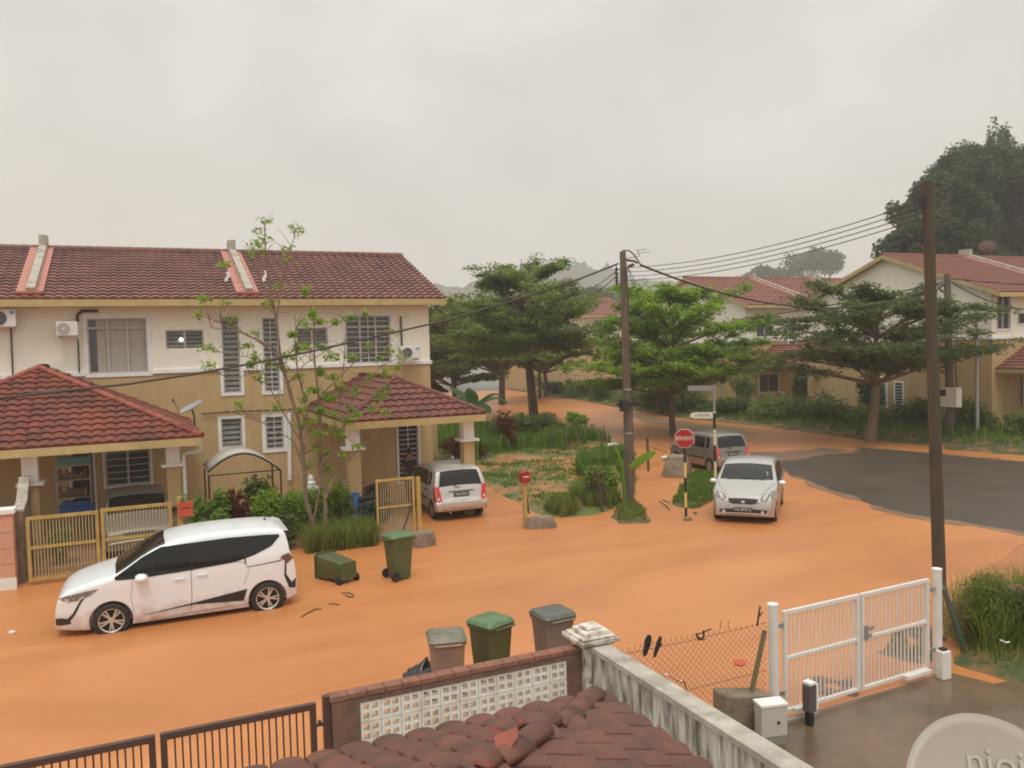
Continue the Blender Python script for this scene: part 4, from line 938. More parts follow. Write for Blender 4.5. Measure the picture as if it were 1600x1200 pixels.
b = MB(); b.tube([PY(1073, 1088, 8.2), PY(1072, 1075, 8.2), PY(1068, 1063, 8.2), PY(1064, 1068, 8.2)], .007, 6); b.tube([PY(1068, 1066, 8.2), PY(1055, 1062, 8.2), PY(1043, 1055, 8.2)], .004, 6); b.build('wire', 'black', hk, world=True)
b = MB(); b.tube([PY(1040, 1053, 8.2), PY(1043, 1055, 8.2)], .012, 8); b.tube([PY(1063, 1064, 8.2), PY(1066, 1064, 8.2)], .011, 8); b.build('clip', 'white', hk, world=True)
for (px, py, yy) in ((1127, 975, 8.25), (1139, 975, 8.25)):
    h_ = empty('wire_hook', PY(px, py, yy), label='small bent wire hook hung on the fence top, %s' % ('the left of two' if px < 1130 else 'the right of two'), cat='wire')
    b = MB(); b.tube([(-.012, 0, -.06), (-.012, 0, .02), (0, 0, .035), (.014, 0, .02)], .0035, 5); b.build('wire', 'black', h_)

# --- utility poles and wires
def pole(name, base, top, r0, r1, m, label, cat='utility pole', n=16):
    root = empty(name, base, label=label, cat=cat); b = MB(); b.tube([Vector((0, 0, -.3)), Vector(top)-Vector(base)], [r0, r1], n); b.build('shaft', m, root, smooth=50); return root
p1b, p1t = Vector((13.75, 21.7, 0)), PY(973, 393, 21.8)
up1 = pole('utility_pole', p1b, p1t, .145, .095, 'pole', 'dark concrete utility pole between the muddy lot and the stop sign')
p2b, p2t = Vector((14.1, 11.1, 0)), PY(1449, 285, 11.3)
up2 = pole('utility_pole', p2b, p2t, .125, .10, 'pole_dark', 'tall slightly leaning dark pole behind the white gate')
p3b, p3t = Vector((34.4, 26.5, 0)), PX(1480, 428, 34.5)
up3 = pole('utility_pole', p3b, p3t, .20, .14, 'pole', 'dark utility pole with a white cabinet in front of the big gable house')
lp = pole('lamp_post', Vector((35.3, 25.8, 0)), PX(1526, 487, 35.3), .09, .06, 'galv', 'thin grey metal post right of the cabinet pole', cat='post')
# pole 1 fittings
b = MB(); t = p1t; b.tube([t+Vector((-.05, 0, -.15)), t+Vector((.02, 0, .03)), t+Vector((.22, -.03, .03)), t+Vector((.36, -.1, -.12)), t+Vector((.52, -.18, -.42))], .022, 6)
for k in range(3): b.tube([t+Vector((.1, 0, -.3-.02*k)), t+Vector((.25+.06*k, -.04, -.85)), t+Vector((.3+.05*k, -.05, -1.1)), t+Vector((.1, 0, -1.2))], .008, 5)
b.tube([t+Vector((0, 0, -.25)), t+Vector((.35, -.1, -.3)), t+Vector((.45, -.12, -.36))], .035, 8); b.tube([t+Vector((.18, -.04, -.46)), t+Vector((.34, -.08, -.40))], .05, 8)
b.build('cable_loop', 'cable', up1, world=True)
b = MB()
for k in range(4): z = -.52-.12*k; b.tube([t+Vector((-.24, 0, z)), t+Vector((-.24, 0, z-.08))], .045, 8)
b.bar(t+Vector((-.24, 0, -.45)), t+Vector((-.24, 0, -1.05)), .03); b.bar(t+Vector((-.24, 0, -1.0)), t+Vector((0, 0, -1.0)), .03); b.bar(t+Vector((-.24, 0, -.55)), t+Vector((0, 0, -.55)), .03)
b.build('insulator', 'black', up1, world=True)
b = MB(); pc = PX(973, 628, 13.75); b.box(13.75-.36, 13.75+.42, 21.52, 21.60, pc.z-.12, pc.z+.02); b.box(13.75-.36, 13.75-.16, 21.45, 21.6, pc.z-.25, pc.z+.1); b.build('crossarm', 'black', up1, world=True)
for z in (2.2, 3.55): b = MB(); b.tube([(0, 0, z), (0, 0, z+.05)], .15-.006*z, 16, cap=True); b.build('band', 'galv', up1)
b = MB(); b.tube([p1t+Vector((.12, -.02, -.5)), p1t.lerp(p1b, .5)+Vector((.14, -.05, 0)), p1b+Vector((.16, -.05, .3))], .016, 5); b.build('down_cable', 'cable', up1, world=True)
# tv aerial seen just beyond pole top
ae = empty('tv_aerial', PX(1003, 405, 15), label='small television aerial just right of the near utility pole top', cat='aerial')
aa = PY(1000, 400, 24); ae.location = aa
b = MB(); b.bar(PY(994, 391, 24), PY(1010, 389, 24), .025); b.bar(PY(994, 396, 24), PY(1015, 393, 24), .025); b.bar(PY(997, 391, 24), PY(999, 400, 24), .02); b.bar(PY(999, 400, 24), PY(975, 405, 22), .03); b.build('element', 'galv', ae, world=True)
# pole 2
b = MB(); q = PY(1442, 315, 11.3); b.tube([q+Vector((0, 0, .1)), q+Vector((0, 0, -.12))], .05, 8); b.bar(q, q+Vector((.1, 0, 0)), .03); b.build('insulator', 'black', up2, world=True)
# pole 3 cabinet and gear
c3 = PX(1491, 620, 34.3)
b = MB(); b.box(33.9, 34.25, c3.y-.42, c3.y+.55, c3.z-.45, c3.z+.45); b.build('cabinet', 'signwhite', up3, world=True)
b = MB(); b.box(33.88, 33.899, c3.y+.12, c3.y+.48, c3.z+.05, c3.z+.34); b.build('vent', 'black', up3, world=True)
b = MB()
for k in range(6): z = p3t.z-.5-.75*k; b.tube([(34.25, 26.7, z), (34.2, 26.95, z-.15), (34.3, 26.75, z-.35)], .05, 6)
b.tube([(34.3, 26.2, 4), (34.35, 26.1, 2.5), (34.4, 26.2, .4)], .035, 6); b.build('cable_loop', 'cable', up3, world=True)
def wire(a, b_, sag, rad, label, n=26, m='cable', name='overhead_cable', group=None):
    a, b_ = Vector(a), Vector(b_); pts = [a.lerp(b_, i/n)-Vector((0, 0, sag*4*(i/n)*(1-i/n))) for i in range(n+1)]
    mb = MB(); mb.tube(pts, rad, 6); o = mb.build(name, m, smooth=60); return tag(o, label, 'cable', group)
# service cable to the left in front of the houses
lend = PY(-140, 632, 21.0)
wire(p1t-Vector((.1, 0, .22)), lend, .0, .03, 'thick black overhead cable sagging left across both house fronts').name = 'overhead_cable'
pts = [PY(x, y, 21.7-.004*(970-x)*.6) for x, y in ((966, 412), (900, 438), (800, 470), (700, 500), (600, 523), (500, 546), (400, 567), (300, 585), (200, 600), (100, 611), (0, 622), (-120, 632))]
old = bpy.data.objects['overhead_cable']; me_old = old.data
mb = MB(); mb.tube(pts, .03, 6); tmp = mb.build('overhead_cable', 'cable', smooth=60); old.data = tmp.data; bpy.data.objects.remove(tmp)
wire(p1t+Vector((.52, -.18, -.42)), p3t-Vector((0, 0, .3)), 1.3, .035, 'thick black overhead cable sagging right from the near pole to the cabinet pole')
for k in range(4):
    a = p1t+Vector((-.05, 0, -.50-.13*k)); e = p2t+Vector((-.1, 0, -.35-.11*k)); wire(a, e, .28, .010, '%s of the four thin power wires between the two tall poles' % ('topmost', 'second from the top', 'third from the top', 'lowest')[k], group='four parallel wires between the tall poles')
wire(p3t-Vector((0, 0, .35)), PX(1400, 458, 33.5)+Vector((0, 12, -.8)), .15, .035, 'dark cable from the cabinet pole dipping left into the umbrella tree')
wire(p3t-Vector((0, 0, .2)), (48, 20.5, 7.0), .35, .03, 'upper dark cable leaving the cabinet pole to the right edge')
wire(p3t-Vector((0, 0, .25)), PX(1600, 467, 40)+Vector((4, -1, 0)), 1.0, .03, 'lower sagging dark cable leaving the cabinet pole to the right edge')
for k in range(2): wire(p1t+Vector((-.24, 0, -.6-.16*k)), PY(900, 452+12*k, 60), .3, .014, 'thin wire running from the near pole into the trees, the %s of two' % ('upper', 'lower')[k], group='thin wires running into the trees')
# clamp on the right thick cable
# --- yellow gates and fence of the near row
ga = PY(40, 812, 21.0); gb = PY(155, 799, 21.0); gc_ = PY(268, 789, 21.0)
zt = 1.52
ya1 = bar_gate('gate_leaf', 'yellow gate leaf beside the salmon pillar', 'gate', ga.x, gb.x-.02, 21.0, .08, zt, 20, 'yellow_metal', 'bar_tan', fr=.07, br=.022, mid=.80, group='yellow double gate')
ya2 = bar_gate('gate_leaf', 'yellow gate leaf behind the nose of the white van', 'gate', gb.x+.02, gc_.x, 21.0, .08, zt+.03, 20, 'yellow_metal', 'bar_tan', fr=.07, br=.022, mid=.80, group='yellow double gate')
pp = empty('gate_post', (gc_.x+.18, 21.0, 0), label='yellow gate post carrying the red letter box with a plant', cat='post')
b = MB(); b.box(-.06, .06, -.06, .06, -.2, 1.66); b.build('shaft', 'yellow_metal', pp)
bx = PY(289, 795, 20.95); lb = empty('letter_box', bx, label='small red letter box with green seedlings on top by the yellow gate', cat='letter box')
b = MB(); b.box(-.16, .17, -.10, .10, -.16, .12); b.box(-.17, .18, -.11, .11, .121, .16); b.build('case', 'redorange', lb); b = MB(); b.box(-.12, .12, -.104, -.101, .02, .04); b.build('slot', 'black', lb)
leaf_mesh('seedlings', [((bx.x, bx.y, bx.z+.24), (.12, .08, .12), 60)], .08, 'leaf_yellow', lb, 4)
# gate B (single leaf), post with cap
yb1 = bar_gate('gate_leaf', 'yellow single gate leaf standing open beside the silver hatchback', 'gate', PY(588, 790, 21).x, PY(648, 790, 21).x, 21.0, .05, PY(620, 747, 21).z, 14, 'yellow_metal', 'bar_tan', fr=.06, br=.02, mid=.85)
gpb = empty('gate_post', (PY(654, 790, 21).x, 21.0, 0), label='yellow gate post standing on a concrete block at the driveway', cat='post')
b = MB(); b.box(-.055, .055, -.055, .055, 0, PY(654, 745, 21).z); b.build('shaft', 'yellow_metal', gpb)
pr_ = empty('prop_pole', G(624, 852), label='dark pole leaning against the yellow single gate leaf', cat='pole'); b = MB(); b.tube([G(624, 846)+Vector((0, 0, .02)), PY(645, 785, 21)], .022, 8); b.build('shaft', 'cable', pr_, world=True)
def rough_block(name, p, sx, sy, sz, rz, label, m='rock', seed=0, taper=.9):
    root = empty(name, p, rz, label, 'block'); bm = bmesh.new(); bmesh.ops.create_cube(bm, size=1); bmesh.ops.subdivide_edges(bm, edges=bm.edges, cuts=5, use_grid_fill=True)
    for v in bm.verts:
        k = v.co.copy(); r = 1-(.10*abs(k.x*k.y*4)+.06*abs(k.x*k.z*4)); t_ = 1-(1-taper)*(k.z+.5)
        v.co = Vector((k.x*sx*r*t_, k.y*sy*r*t_, (k.z+.5)*sz))+Vector([mnoise.noise(k*4+Vector((seed+i*9, 0, 0)))*.05*min(sx, sy) for i in range(3)])*1.5
    me = bpy.data.meshes.new('body'); bm.to_mesh(me); bm.free(); me.materials.append(M[m]); me.shade_smooth(); me.set_sharp_from_angle(angle=R(40)); o = bpy.data.objects.new('body', me); COL.objects.link(o); o.parent = root; return root
rough_block('concrete_block', G(661, 852), .62, .5, .34, R(10), 'brown concrete block at the foot of the yellow gate post', seed=1)
rough_block('concrete_lump', G(845, 824), .95, .42, .30, R(-22), 'low rough concrete lump beside the red letter box post', seed=2, taper=.7)
rough_block("concrete_lump", G(1058, 742), 1.6, 1.0, .72, R(40), 'large mud brown lump in front of the grey hatchback', seed=3, taper=.65)
lb2p = G(822, 822)
lp2 = empty('letter_box', lb2p, label='red letter box on a yellow post at the edge of the muddy lot', cat='letter box')
zb = PY(822, 745, lb2p.y).z
b = MB(); b.box(-.07, .03, -.05, .05, -.1, zb-.15); b.build('post', 'yellow_metal', lp2)
b = MB(); b.box(-.13, .13, -.10, .10, zb-.15, zb+.12); b.prism([(-.14, 0), (.14, 0), (.0, .05)], .22, Matrix.Translation((0, .11, zb+.121)) @ Matrix.Rotation(R(90), 4, 'X')); b.build('case', 'red', lp2); b = MB(); b.box(-.09, .09, -.104, -.101, zb-.0, zb+.03); b.build('slot', 'signwhite', lp2)
b = MB(); b.tube([(.06, .03, zb-.15), (.14, .25, .9), (.30, .45, .25)], .03, 6); b.tube([(.08, .1, zb+.1), (.28, .15, zb+.35)], .012, 5); b.build('stay', 'twig', lp2)
# salmon pillar and low wall at the left edge
sp = empty('gate_pillar', (-2.95, 21.0, 0), label='salmon tiled gate pillar with white cap at the left edge', cat='pillar')
b = MB(); b.box(-3.35, -2.62, 20.85, 21.2, -.2, 1.66); b.build('shaft', 'pink_block', sp, world=True)
b = MB(); b.box(-3.4, -2.57, 20.8, 21.25, 1.662, 1.76); b.box(-3.38, -2.60, 20.82, 20.849, -.2, .25); b.build('cap', 'white', sp, world=True)
b = MB()
for z in (.55, .9, 1.25): b.box(-3.36, -2.61, 20.843, 20.8495, z, z+.012)
b.build('joint', 'cement', sp, world=True)
lw = empty('boundary_wall', (-2.6, 22.5, 0), label='low boundary wall with a stepped weathered coping behind the salmon pillar', cat='wall')
prof = [(21.25, 1.60), (21.9, 1.70), (22.6, 2.18), (23.0, 2.2), (23.0, -.2), (21.25, -.2)]
b = MB(); b.prism(prof, .14, basis((-2.62, 0, 0), (0, 1, 0), (0, 0, 1), (1, 0, 0))); b.build('wall_face', 'rock', lw, world=True)
b = MB(); b.bar((-2.55, 21.25, 1.64), (-2.55, 21.9, 1.74), .22, .06); b.bar((-2.55, 21.9, 1.74), (-2.55, 22.6, 2.21), .22, .06); b.build('coping', 'render_grey', lw, world=True)
# --- air conditioners
def aircon(parent_label, x0, y0, x1, y1, y, dark=False, badge=True):
    a, c = PY(x0, y1, y), PY(x1, y0, y); root = empty('air_conditioner', ((a.x+c.x)/2, y, a.z), label=parent_label, cat='air conditioner', group='outdoor air conditioner units on the house wall')
    w_, h = c.x-a.x, c.z-a.z; b = MB(); b.box(-w_/2, w_/2, 0, .28, 0, h); ob = b.build('casing', 'ac', root); md = ob.modifiers.new('b', 'BEVEL'); md.width = .02; md.segments = 2
    fx = -w_*.16; r = h*.40
    b = MB(); b.lathe([(0, .0), (r, 0), (r, .012), (0, .012)], 28, Matrix.Translation((fx, 0, h/2)) @ Matrix.Rotation(R(90), 4, 'X')); b.build('fan_opening', 'black' if dark else mat('fan_grey', (.30, .29, .27), .6), root)
    b = MB()
    for k in range(5): rr_ = r*(k+1)/5; b.tube([(fx+rr_*math.cos(6.2832*q/24), -.018, h/2+rr_*math.sin(6.2832*q/24)) for q in range(25)], .006, 4, cap=False)
    for k in range(8): a_ = 6.2832*k/8; b.tube([(fx, -.02, h/2), (fx+r*math.cos(a_), -.02, h/2+r*math.sin(a_))], .004, 4)
    b.tube([(fx, -.024, h/2), (fx, -.03, h/2)], r*.16, 10); b.build('fan_guard', 'ac' if not dark else 'dish_grey', root)
    if badge: b = MB(); b.box(w_*.28, w_*.43, -.004, -.001, h*.72, h*.92); b.build('badge', mat('blue_badge', (.12, .28, .5), .5), root)
    b = MB(); b.box(-w_*.42, -w_*.36, 0, .6, -.05, -.001); b.box(w_*.36, w_*.42, 0, .6, -.05, -.001); b.build('bracket', 'galv', root)
aircon('air conditioner left of the curtained upper window, with pale fan guard', 88, 502, 121, 525, 28.45, badge=False)
aircon('air conditioner cut by the left edge of the view, with blue badge', -16, 483, 24, 511, 28.45, dark=True)
aircon('air conditioner with blue badge at the right end of the terrace', 626, 541, 657, 561, 28.45, dark=True)
# bulb seen through the small window
bl = MB(); c_ = PY(283, 530, 29.09); bl.lathe([(0, -.045), (.045, -.02), (.055, 0), (.045, .02), (0, .045)], 14, Matrix.Translation(c_)); o = bl.build('lamp', mat('lit_bulb', (1, .97, .9), .5, emit=14), hA, world=True)
# satellite dish on porch roof corner
dc = PY(300, 645, 22.9); sd_ = empty('satellite_dish', dc, label='grey satellite dish tilted on the corner of the red porch roof', cat='dish')
n_ = Vector((.25, -.35, .9)).normalized(); n_ = Vector((-.45, -.1, .88)).normalized(); sx = Vector((0, 1, 0)).cross(n_).normalized(); sy = n_.cross(sx); dm2 = basis((0, 0, .1), sx, sy, n_); vs = []; 
for i in range(7):
    r = .33*i/6
    for k in range(28): a = 6.2832*k/28; vs.append(dm2 @ Vector((r*math.cos(a), r*math.sin(a), .07*(i/6)**2)))
b = MB(); b.mesh(vs, [(i*28+k, i*28+(k+1) % 28, (i+1)*28+(k+1) % 28, (i+1)*28+k) for i in range(6) for k in range(28)]); ob = b.build('reflector', 'dish_grey', sd_, smooth=60, fix=False); md = ob.modifiers.new('s', 'SOLIDIFY'); md.thickness = .01
b = MB(); b.tube([dm2 @ Vector((0, 0, -.02)), Vector((.05, 0, -.1)), Vector((.05, 0, -.34))], .022, 8); b.tube([dm2 @ Vector((-.3, 0, .06)), dm2 @ Vector((-.28, 0, .42))], .01, 6); b.tube([dm2 @ Vector((-.28, 0, .38)), dm2 @ Vector((-.28, 0, .46))], .028, 8); b.build('mast', 'cable', sd_)
# arched awning with black frame
aw = empty('arched_awning', PY(375, 750, 24.6), label='arched grey awning on a black frame above the garden shrubs', cat='awning')
y0, y1 = 23.6, 25.2
def archp(t, y): 
    xa, xb = 1.62, 3.55; return Vector((xa+(xb-xa)*t, y, 1.72+.58*math.sin(math.pi*min(1, t*.93+.07))**.9 if 0 < t < 1 else (1.72+.58*math.sin(math.pi*.07)**.9 if t == 0 else 1.72)))
b = MB(); n = 16; vs = [archp(i/n, y) for i in range(n+1) for y in (y0, y1)]; b.mesh(vs, [(2*i, 2*i+1, 2*i+3, 2*i+2) for i in range(n)]); ob = b.build('sheet', 'perspex', aw, world=True, smooth=60, fix=False); md = ob.modifiers.new('s', 'SOLIDIFY'); md.thickness = .015
b = MB(); b.tube([archp(i/n, y0-.02)-Vector((0, 0, .03)) for i in range(n+1)], .025, 6); 
for x in (1.64, 3.53): b.tube([(x, y0, 0), (x, y0, 1.74)], .025, 6)
b.tube([(1.64, y0, 1.74), (3.53, y0, 1.74)], .018, 6); b.build('black_frame', 'black', aw, world=True)
b = MB(); b.tube([archp(i/n, y1)-Vector((0, 0, .03)) for i in range(n+1)], .025, 6)
for x in (1.64, 3.53): b.tube([(x, y1, 0), (x, y1, 1.74)], .025, 6)
b.build('black_frame', 'black', aw, world=True)

# --- road signs
st = empty('stop_sign', G(1072, 808), label='red octagonal stop sign on a black and yellow banded post', cat='sign')
gp_ = G(1072, 808); zc = PY(1067, 685, gp_.y).z; face = Vector((-gp_.x, -gp_.y, 0)).normalized()
lookm = lambda z, f: basis((0, 0, z), Vector((0, 0, 1)).cross(f), (0, 0, 1), f)
def banded(parent, h, r, cols, seg=.42, off=0):
    k = 0; z = -.2
    while z < h-1e-3:
        z2 = min(h, (math.floor((z+off)/seg+1e-6)+1)*seg-off); b = MB(); b.tube([(0, 0, z), (0, 0, z2-.0005)], r, 10, cap=True); b.build('post_band', cols[int(math.floor((z+off)/seg+1e-6)) % 2], parent, smooth=50); z = z2
banded(st, zc-.25, .04, ['black', mat('yellow_band', (.72, .46, .12), .6)], seg=.43, off=.15)
m4 = lookm(zc, face); q8 = [(math.cos(R(22.5+45*k)), math.sin(R(22.5+45*k))) for k in range(8)]
b = MB(); b.prism([(x*.29, y*.29) for x, y in q8], .012, m4 @ Matrix.Translation((0, 0, .045))); b.build('white_rim', 'signwhite', st)
b = MB(); b.prism([(x*.274, y*.274) for x, y in q8], .006, m4 @ Matrix.Translation((0, 0, .0575))); b.build('red_face', 'red', st)
b = MB(); b.bar((0, 0, zc-.25), (0, 0, zc+.22), .05, .03); b.build('backing', 'signback', st)
textobj('lettering', 'BERHENTI', .165, 'signwhite', st, m4 @ Matrix.Translation((0, 0, .066)) @ Matrix.Diagonal((.64, 1, 1, 1)), .001)
gd_ = G(1118, 762); dsn = empty('direction_sign', gd_, label='white arrow shaped street sign pointing left on a banded post', cat='sign')
zd = PY(1110, 649, gd_.y).z; banded(dsn, zd+.12, .045, ['black', mat('cream_band', (.70, .60, .38), .6)], seg=.55, off=.2)
f2 = Vector((-gd_.x, -gd_.y, 0)).normalized(); m5 = lookm(zd, f2); wd = .80
b = MB(); b.prism([(-.05, -.105), (-.05, .105), (-wd+.14, .105), (-wd+.04, .07), (-wd, 0), (-wd+.04, -.07), (-wd+.14, -.105)], .014, m5 @ Matrix.Translation((0, 0, .05))); b.build('panel', 'signwhite', dsn)
textobj('lettering', 'JLN BESTARI', .12, 'black', dsn, m5 @ Matrix.Translation((-.40, 0, .066)) @ Matrix.Diagonal((.74, 1, 1, 1)), .001)
b = MB(); b.prism([(.05, -.085), (.05, .085), (-.75, .085), (-.75, -.085)], .014, m5 @ Matrix.Translation((-.12, .92, -.02))); b.box(-.03, .03, -.03, .03, zd+.12, zd+1.02); b.build('upper_panel', 'signback', dsn)

# ================================================================== VEHICLES
def smooth_profile(pts, it=2):
    for _ in range(it):
        q = [pts[0]]
        for a, b in zip(pts, pts[1:]): q += [(a[0]*.75+b[0]*.25, a[1]*.75+b[1]*.25), (a[0]*.25+b[0]*.75, a[1]*.25+b[1]*.75)]
        q.append(pts[-1]); pts = q
    return pts
class Car:
    def __init__(s, L, W, H, top, belt, zb=.22, tumble=.2, nose=.16, tail=.10, na=.7, ta=.6, wheels=(.8, 3.2), rw=.31, r=.09, arch=.36, crown=.03, arch_w=.25):
        s.L, s.W, s.H, s.belt, s.zb0, s.tumble = L, W, H, belt, zb, tumble; s.nose, s.tail, s.na, s.ta = nose, tail, na, ta; s.wheels, s.rw, s.r, s.arch, s.crown = wheels, rw, r, arch, crown
        p = smooth_profile(top); o = [p[0]]
        for q in p[1:]:
            if q[0] > o[-1][0]+1e-4: o.append(q)
        s.prof = o; s.xs = [q[0] for q in o]; s.zs = [q[1] for q in o]
    def T(s, x): return float(np.interp(x, s.xs, s.zs))
    def w0(s, x):
        w_ = s.W/2
        if x < s.na: w_ *= 1-s.nose*((s.na-x)/s.na)**2.4
        if x > s.L-s.ta: w_ *= 1-s.tail*((x-s.L+s.ta)/s.ta)**2.4
        return w_
    def bz(s, x): return s.belt if not callable(s.belt) else s.belt(x)
    def w(s, x, z):
        b = s.bz(x); k = s.w0(x)
        if z < b: t = (b-z)/b; return k*(1-.07*t**1.8-.012*(1-abs(2*t-1)))
        t = (z-b)/(s.H-b); return k*(1-s.tumble*t**1.15)
    def bot(s, x):
        e = 0
        if x < .6: e = .06*((.6-x)/.6)**2
        if x > s.L-.6: e = .10*((x-s.L+.6)/.6)**2
        return s.zb0+e
    def ring(s, x):
        T, zb = s.T(x), s.bot(x); r = min(s.r, (T-zb)*.35); pts = []
        zt = T-r; n1 = 12
        for i in range(n1+1): z = zb+(zt-zb)*i/n1; pts.append((s.w(x, z), z))
        wt = s.w(x, zt)
        for i in range(1, 5): a = math.pi/2*i/4; pts.append((wt-r*1.15*(1-math.cos(a)), zt+r*math.sin(a)*(1-.0)-s.crown*0))
        we = wt-r*1.15
        n2 = 5
        for i in range(1, n2+1): y = we*(1-i/n2); pts.append((y, T+s.crown*(1-(y/we)**2)))
        return pts
    def surf_top(s, x, yf):
        T = s.T(x); r = min(s.r, (T-s.bot(x))*.35); wt = s.w(x, T-r); we = wt-r*1.15; y = yf*wt; a = abs(y)
        z = T+s.crown*(1-(a/we)**2) if a <= we else T-r*(1-math.sqrt(max(0, 1-((a-we)/(r*1.15))**2)))
        return Vector((x, y, z))
    def body(s, parent, m):
        st = [x for x in s.xs]; 
        xs = sorted(set([round(x, 4) for x in st]+[round(s.L*i/44, 4) for i in range(45) if s.xs[0] < s.L*i/44 < s.xs[-1]])); mb = MB(); n = None
        o = [xs[0]]
        for x in xs[1:]:
            if x-o[-1] > .006 or x == xs[-1]: o.append(x)
        xs = o
        for x in xs:
            r = s.ring(x); full = r+[(-y, z) for y, z in r[-2::-1]]; n = len(full); mb.v += [(x, y, z) for y, z in full]
        for i in range(len(xs)-1):
            for k in range(n): mb.f.append((i*n+k, i*n+(k+1) % n, (i+1)*n+(k+1) % n, (i+1)*n+k))
        mb.f.append(tuple(range(n-1, -1, -1))); mb.f.append(tuple((len(xs)-1)*n+k for k in range(n)))
        ob = mb.build('body', m, parent, smooth=38)
        cut = MB()
        for wx in s.wheels:
            for sg in (1, -1): cut.lathe([(s.arch, 0), (s.arch, .34)], 36, Matrix.Translation((wx, sg*(s.W/2-.22) if sg > 0 else -(s.W/2+.12), s.rw)) @ Matrix.Rotation(R(-90), 4, 'X'))
        co = cut.build('cutter', 'black', parent); md = ob.modifiers.new('b', 'BOOLEAN'); md.operation = 'DIFFERENCE'; md.object = co; md.solver = 'EXACT'; md.use_self = True
        dg = bpy.context.evaluated_depsgraph_get(); dg.update(); me = bpy.data.meshes.new_from_object(ob.evaluated_get(dg)); ob.modifiers.clear(); ob.data = me; bpy.data.objects.remove(co)
        while len(me.materials) > 1: me.materials.pop()
        me.materials[0] = M[m] if isinstance(m, str) else m
        me.shade_smooth(); me.set_sharp_from_angle(angle=R(38))
        b = MB()    # dark inner arches and underside
        for wx in s.wheels: b.box(wx-s.arch-.03, wx+s.arch+.03, -(s.W/2-.235), s.W/2-.235, s.zb0-.02, s.rw+s.arch+.02)
        b.box(s.wheels[0], s.wheels[1], -(s.W/2-.2), s.W/2-.2, s.zb0-.06, s.zb0+.05); b.build('underbody', 'black', parent)
        return ob
    def side(s, name, A, B, m, parent, sg=1, off=.008, nt=22, ns=7, fix=False):
        def res(P, t):
            d = [0]; 
            for a, b in zip(P, P[1:]): d.append(d[-1]+math.hypot(b[0]-a[0], b[1]-a[1]))
            q = t*d[-1]; return (float(np.interp(q, d, [p[0] for p in P])), float(np.interp(q, d, [p[1] for p in P])))
        mb = MB()
        for i in range(nt+1):
            a, b = res(A, i/nt), res(B, i/nt)
            for j in range(ns+1):
                x, z = a[0]+(b[0]-a[0])*j/ns, a[1]+(b[1]-a[1])*j/ns; mb.v.append((x, sg*(s.w(x, z)+off), z))
        for i in range(nt):
            for j in range(ns): k = i*(ns+1)+j; mb.f.append((k, k+1, k+ns+2, k+ns+1))
        return mb.build(name, m, parent, smooth=60, fix=False)
    def top(s, name, A, B, m, parent, off=.010, nt=14, ns=14):   # A, B polylines of (x, yfrac)
        def res(P, t):
            q = t*(len(P)-1); i = min(int(q), len(P)-2); f = q-i; return (P[i][0]+(P[i+1][0]-P[i][0])*f, P[i][1]+(P[i+1][1]-P[i][1])*f)
        mb = MB()
        def nrm(x): d = .01; z1, z0 = s.T(x+d), s.T(x-d); v = Vector((-(z1-z0), 0, 2*d)); return v.normalized()
        for i in range(nt+1):
            a, b = res(A, i/nt), res(B, i/nt)
            for j in range(ns+1):
                x, y = a[0]+(b[0]-a[0])*j/ns, a[1]+(b[1]-a[1])*j/ns; p = s.surf_top(x, y)+nrm(x)*off; mb.v.append(tuple(p))
        for i in range(nt):
            for j in range(ns): k = i*(ns+1)+j; mb.f.append((k, k+1, k+ns+2, k+ns+1))
        return mb.build(name, m, parent, smooth=60, fix=False)
    def xf(s, z):
        for a, b in zip(s.prof, s.prof[1:]):
            if a[1] <= z <= b[1]: return a[0]+(b[0]-a[0])*(z-a[1])/(b[1]-a[1]+1e-9)
        return s.xs[0]
    def xr(s, z):
        p = s.prof[::-1]
        for a, b in zip(p, p[1:]):
            if a[1] <= z <= b[1]: return a[0]+(b[0]-a[0])*(z-a[1])/(b[1]-a[1]+1e-9)
        return s.xs[-1]
def wheel_proto(rw, wid, rim_r, spokes, m_rim):
    t = MB(); h = wid/2; t.lathe([(rim_r, -h*.9), (rw*.9, -h), (rw*.975, -h*.85), (rw, -h*.5), (rw, h*.5), (rw*.975, h*.85), (rw*.9, h), (rim_r, h*.9)], 40, cap=False); 
    r = MB()
    if spokes:
        r.lathe([(rim_r*.93, h*.80), (rim_r*1.01, h*.93), (rim_r*1.02, h*.88), (rim_r*.93, h*.5)], 36, cap=False)
        for k in range(spokes):
            a0 = 6.2832*k/spokes
            for da in ((-.085, .085) if spokes == 5 else (0,)):
                a = a0+da*2; c, s_ = math.cos(a), math.sin(a); c2, s2 = math.cos(a0+da*.9), math.sin(a0+da*.9)
                r.bar((c2*.04, s2*.04, h*.72), (c*rim_r*.97, s_*rim_r*.97, h*.82), .028, .02)
        r.lathe([(0, h*.84), (.05, h*.84), (.055, h*.6)], 16)
        bk = MB(); bk.lathe([(0, h*.3), (rim_r*.98, h*.28)], 30, cap=False)
    else:
        r.lathe([(0, h*.86), (.05, h*.86), (.06, h*.8), (rim_r*.7, h*.74), (rim_r*.98, h*.9), (rim_r*1.02, h*.86), (rim_r, h*.3)], 36); bk = MB()
        for k in range(8): a = 6.2832*k/8; bk.lathe([(0, h*.80), (.022, h*.80)], 10, Matrix.Translation((math.cos(a)*rim_r*.62, math.sin(a)*rim_r*.62, .003)))
    return t, r, bk
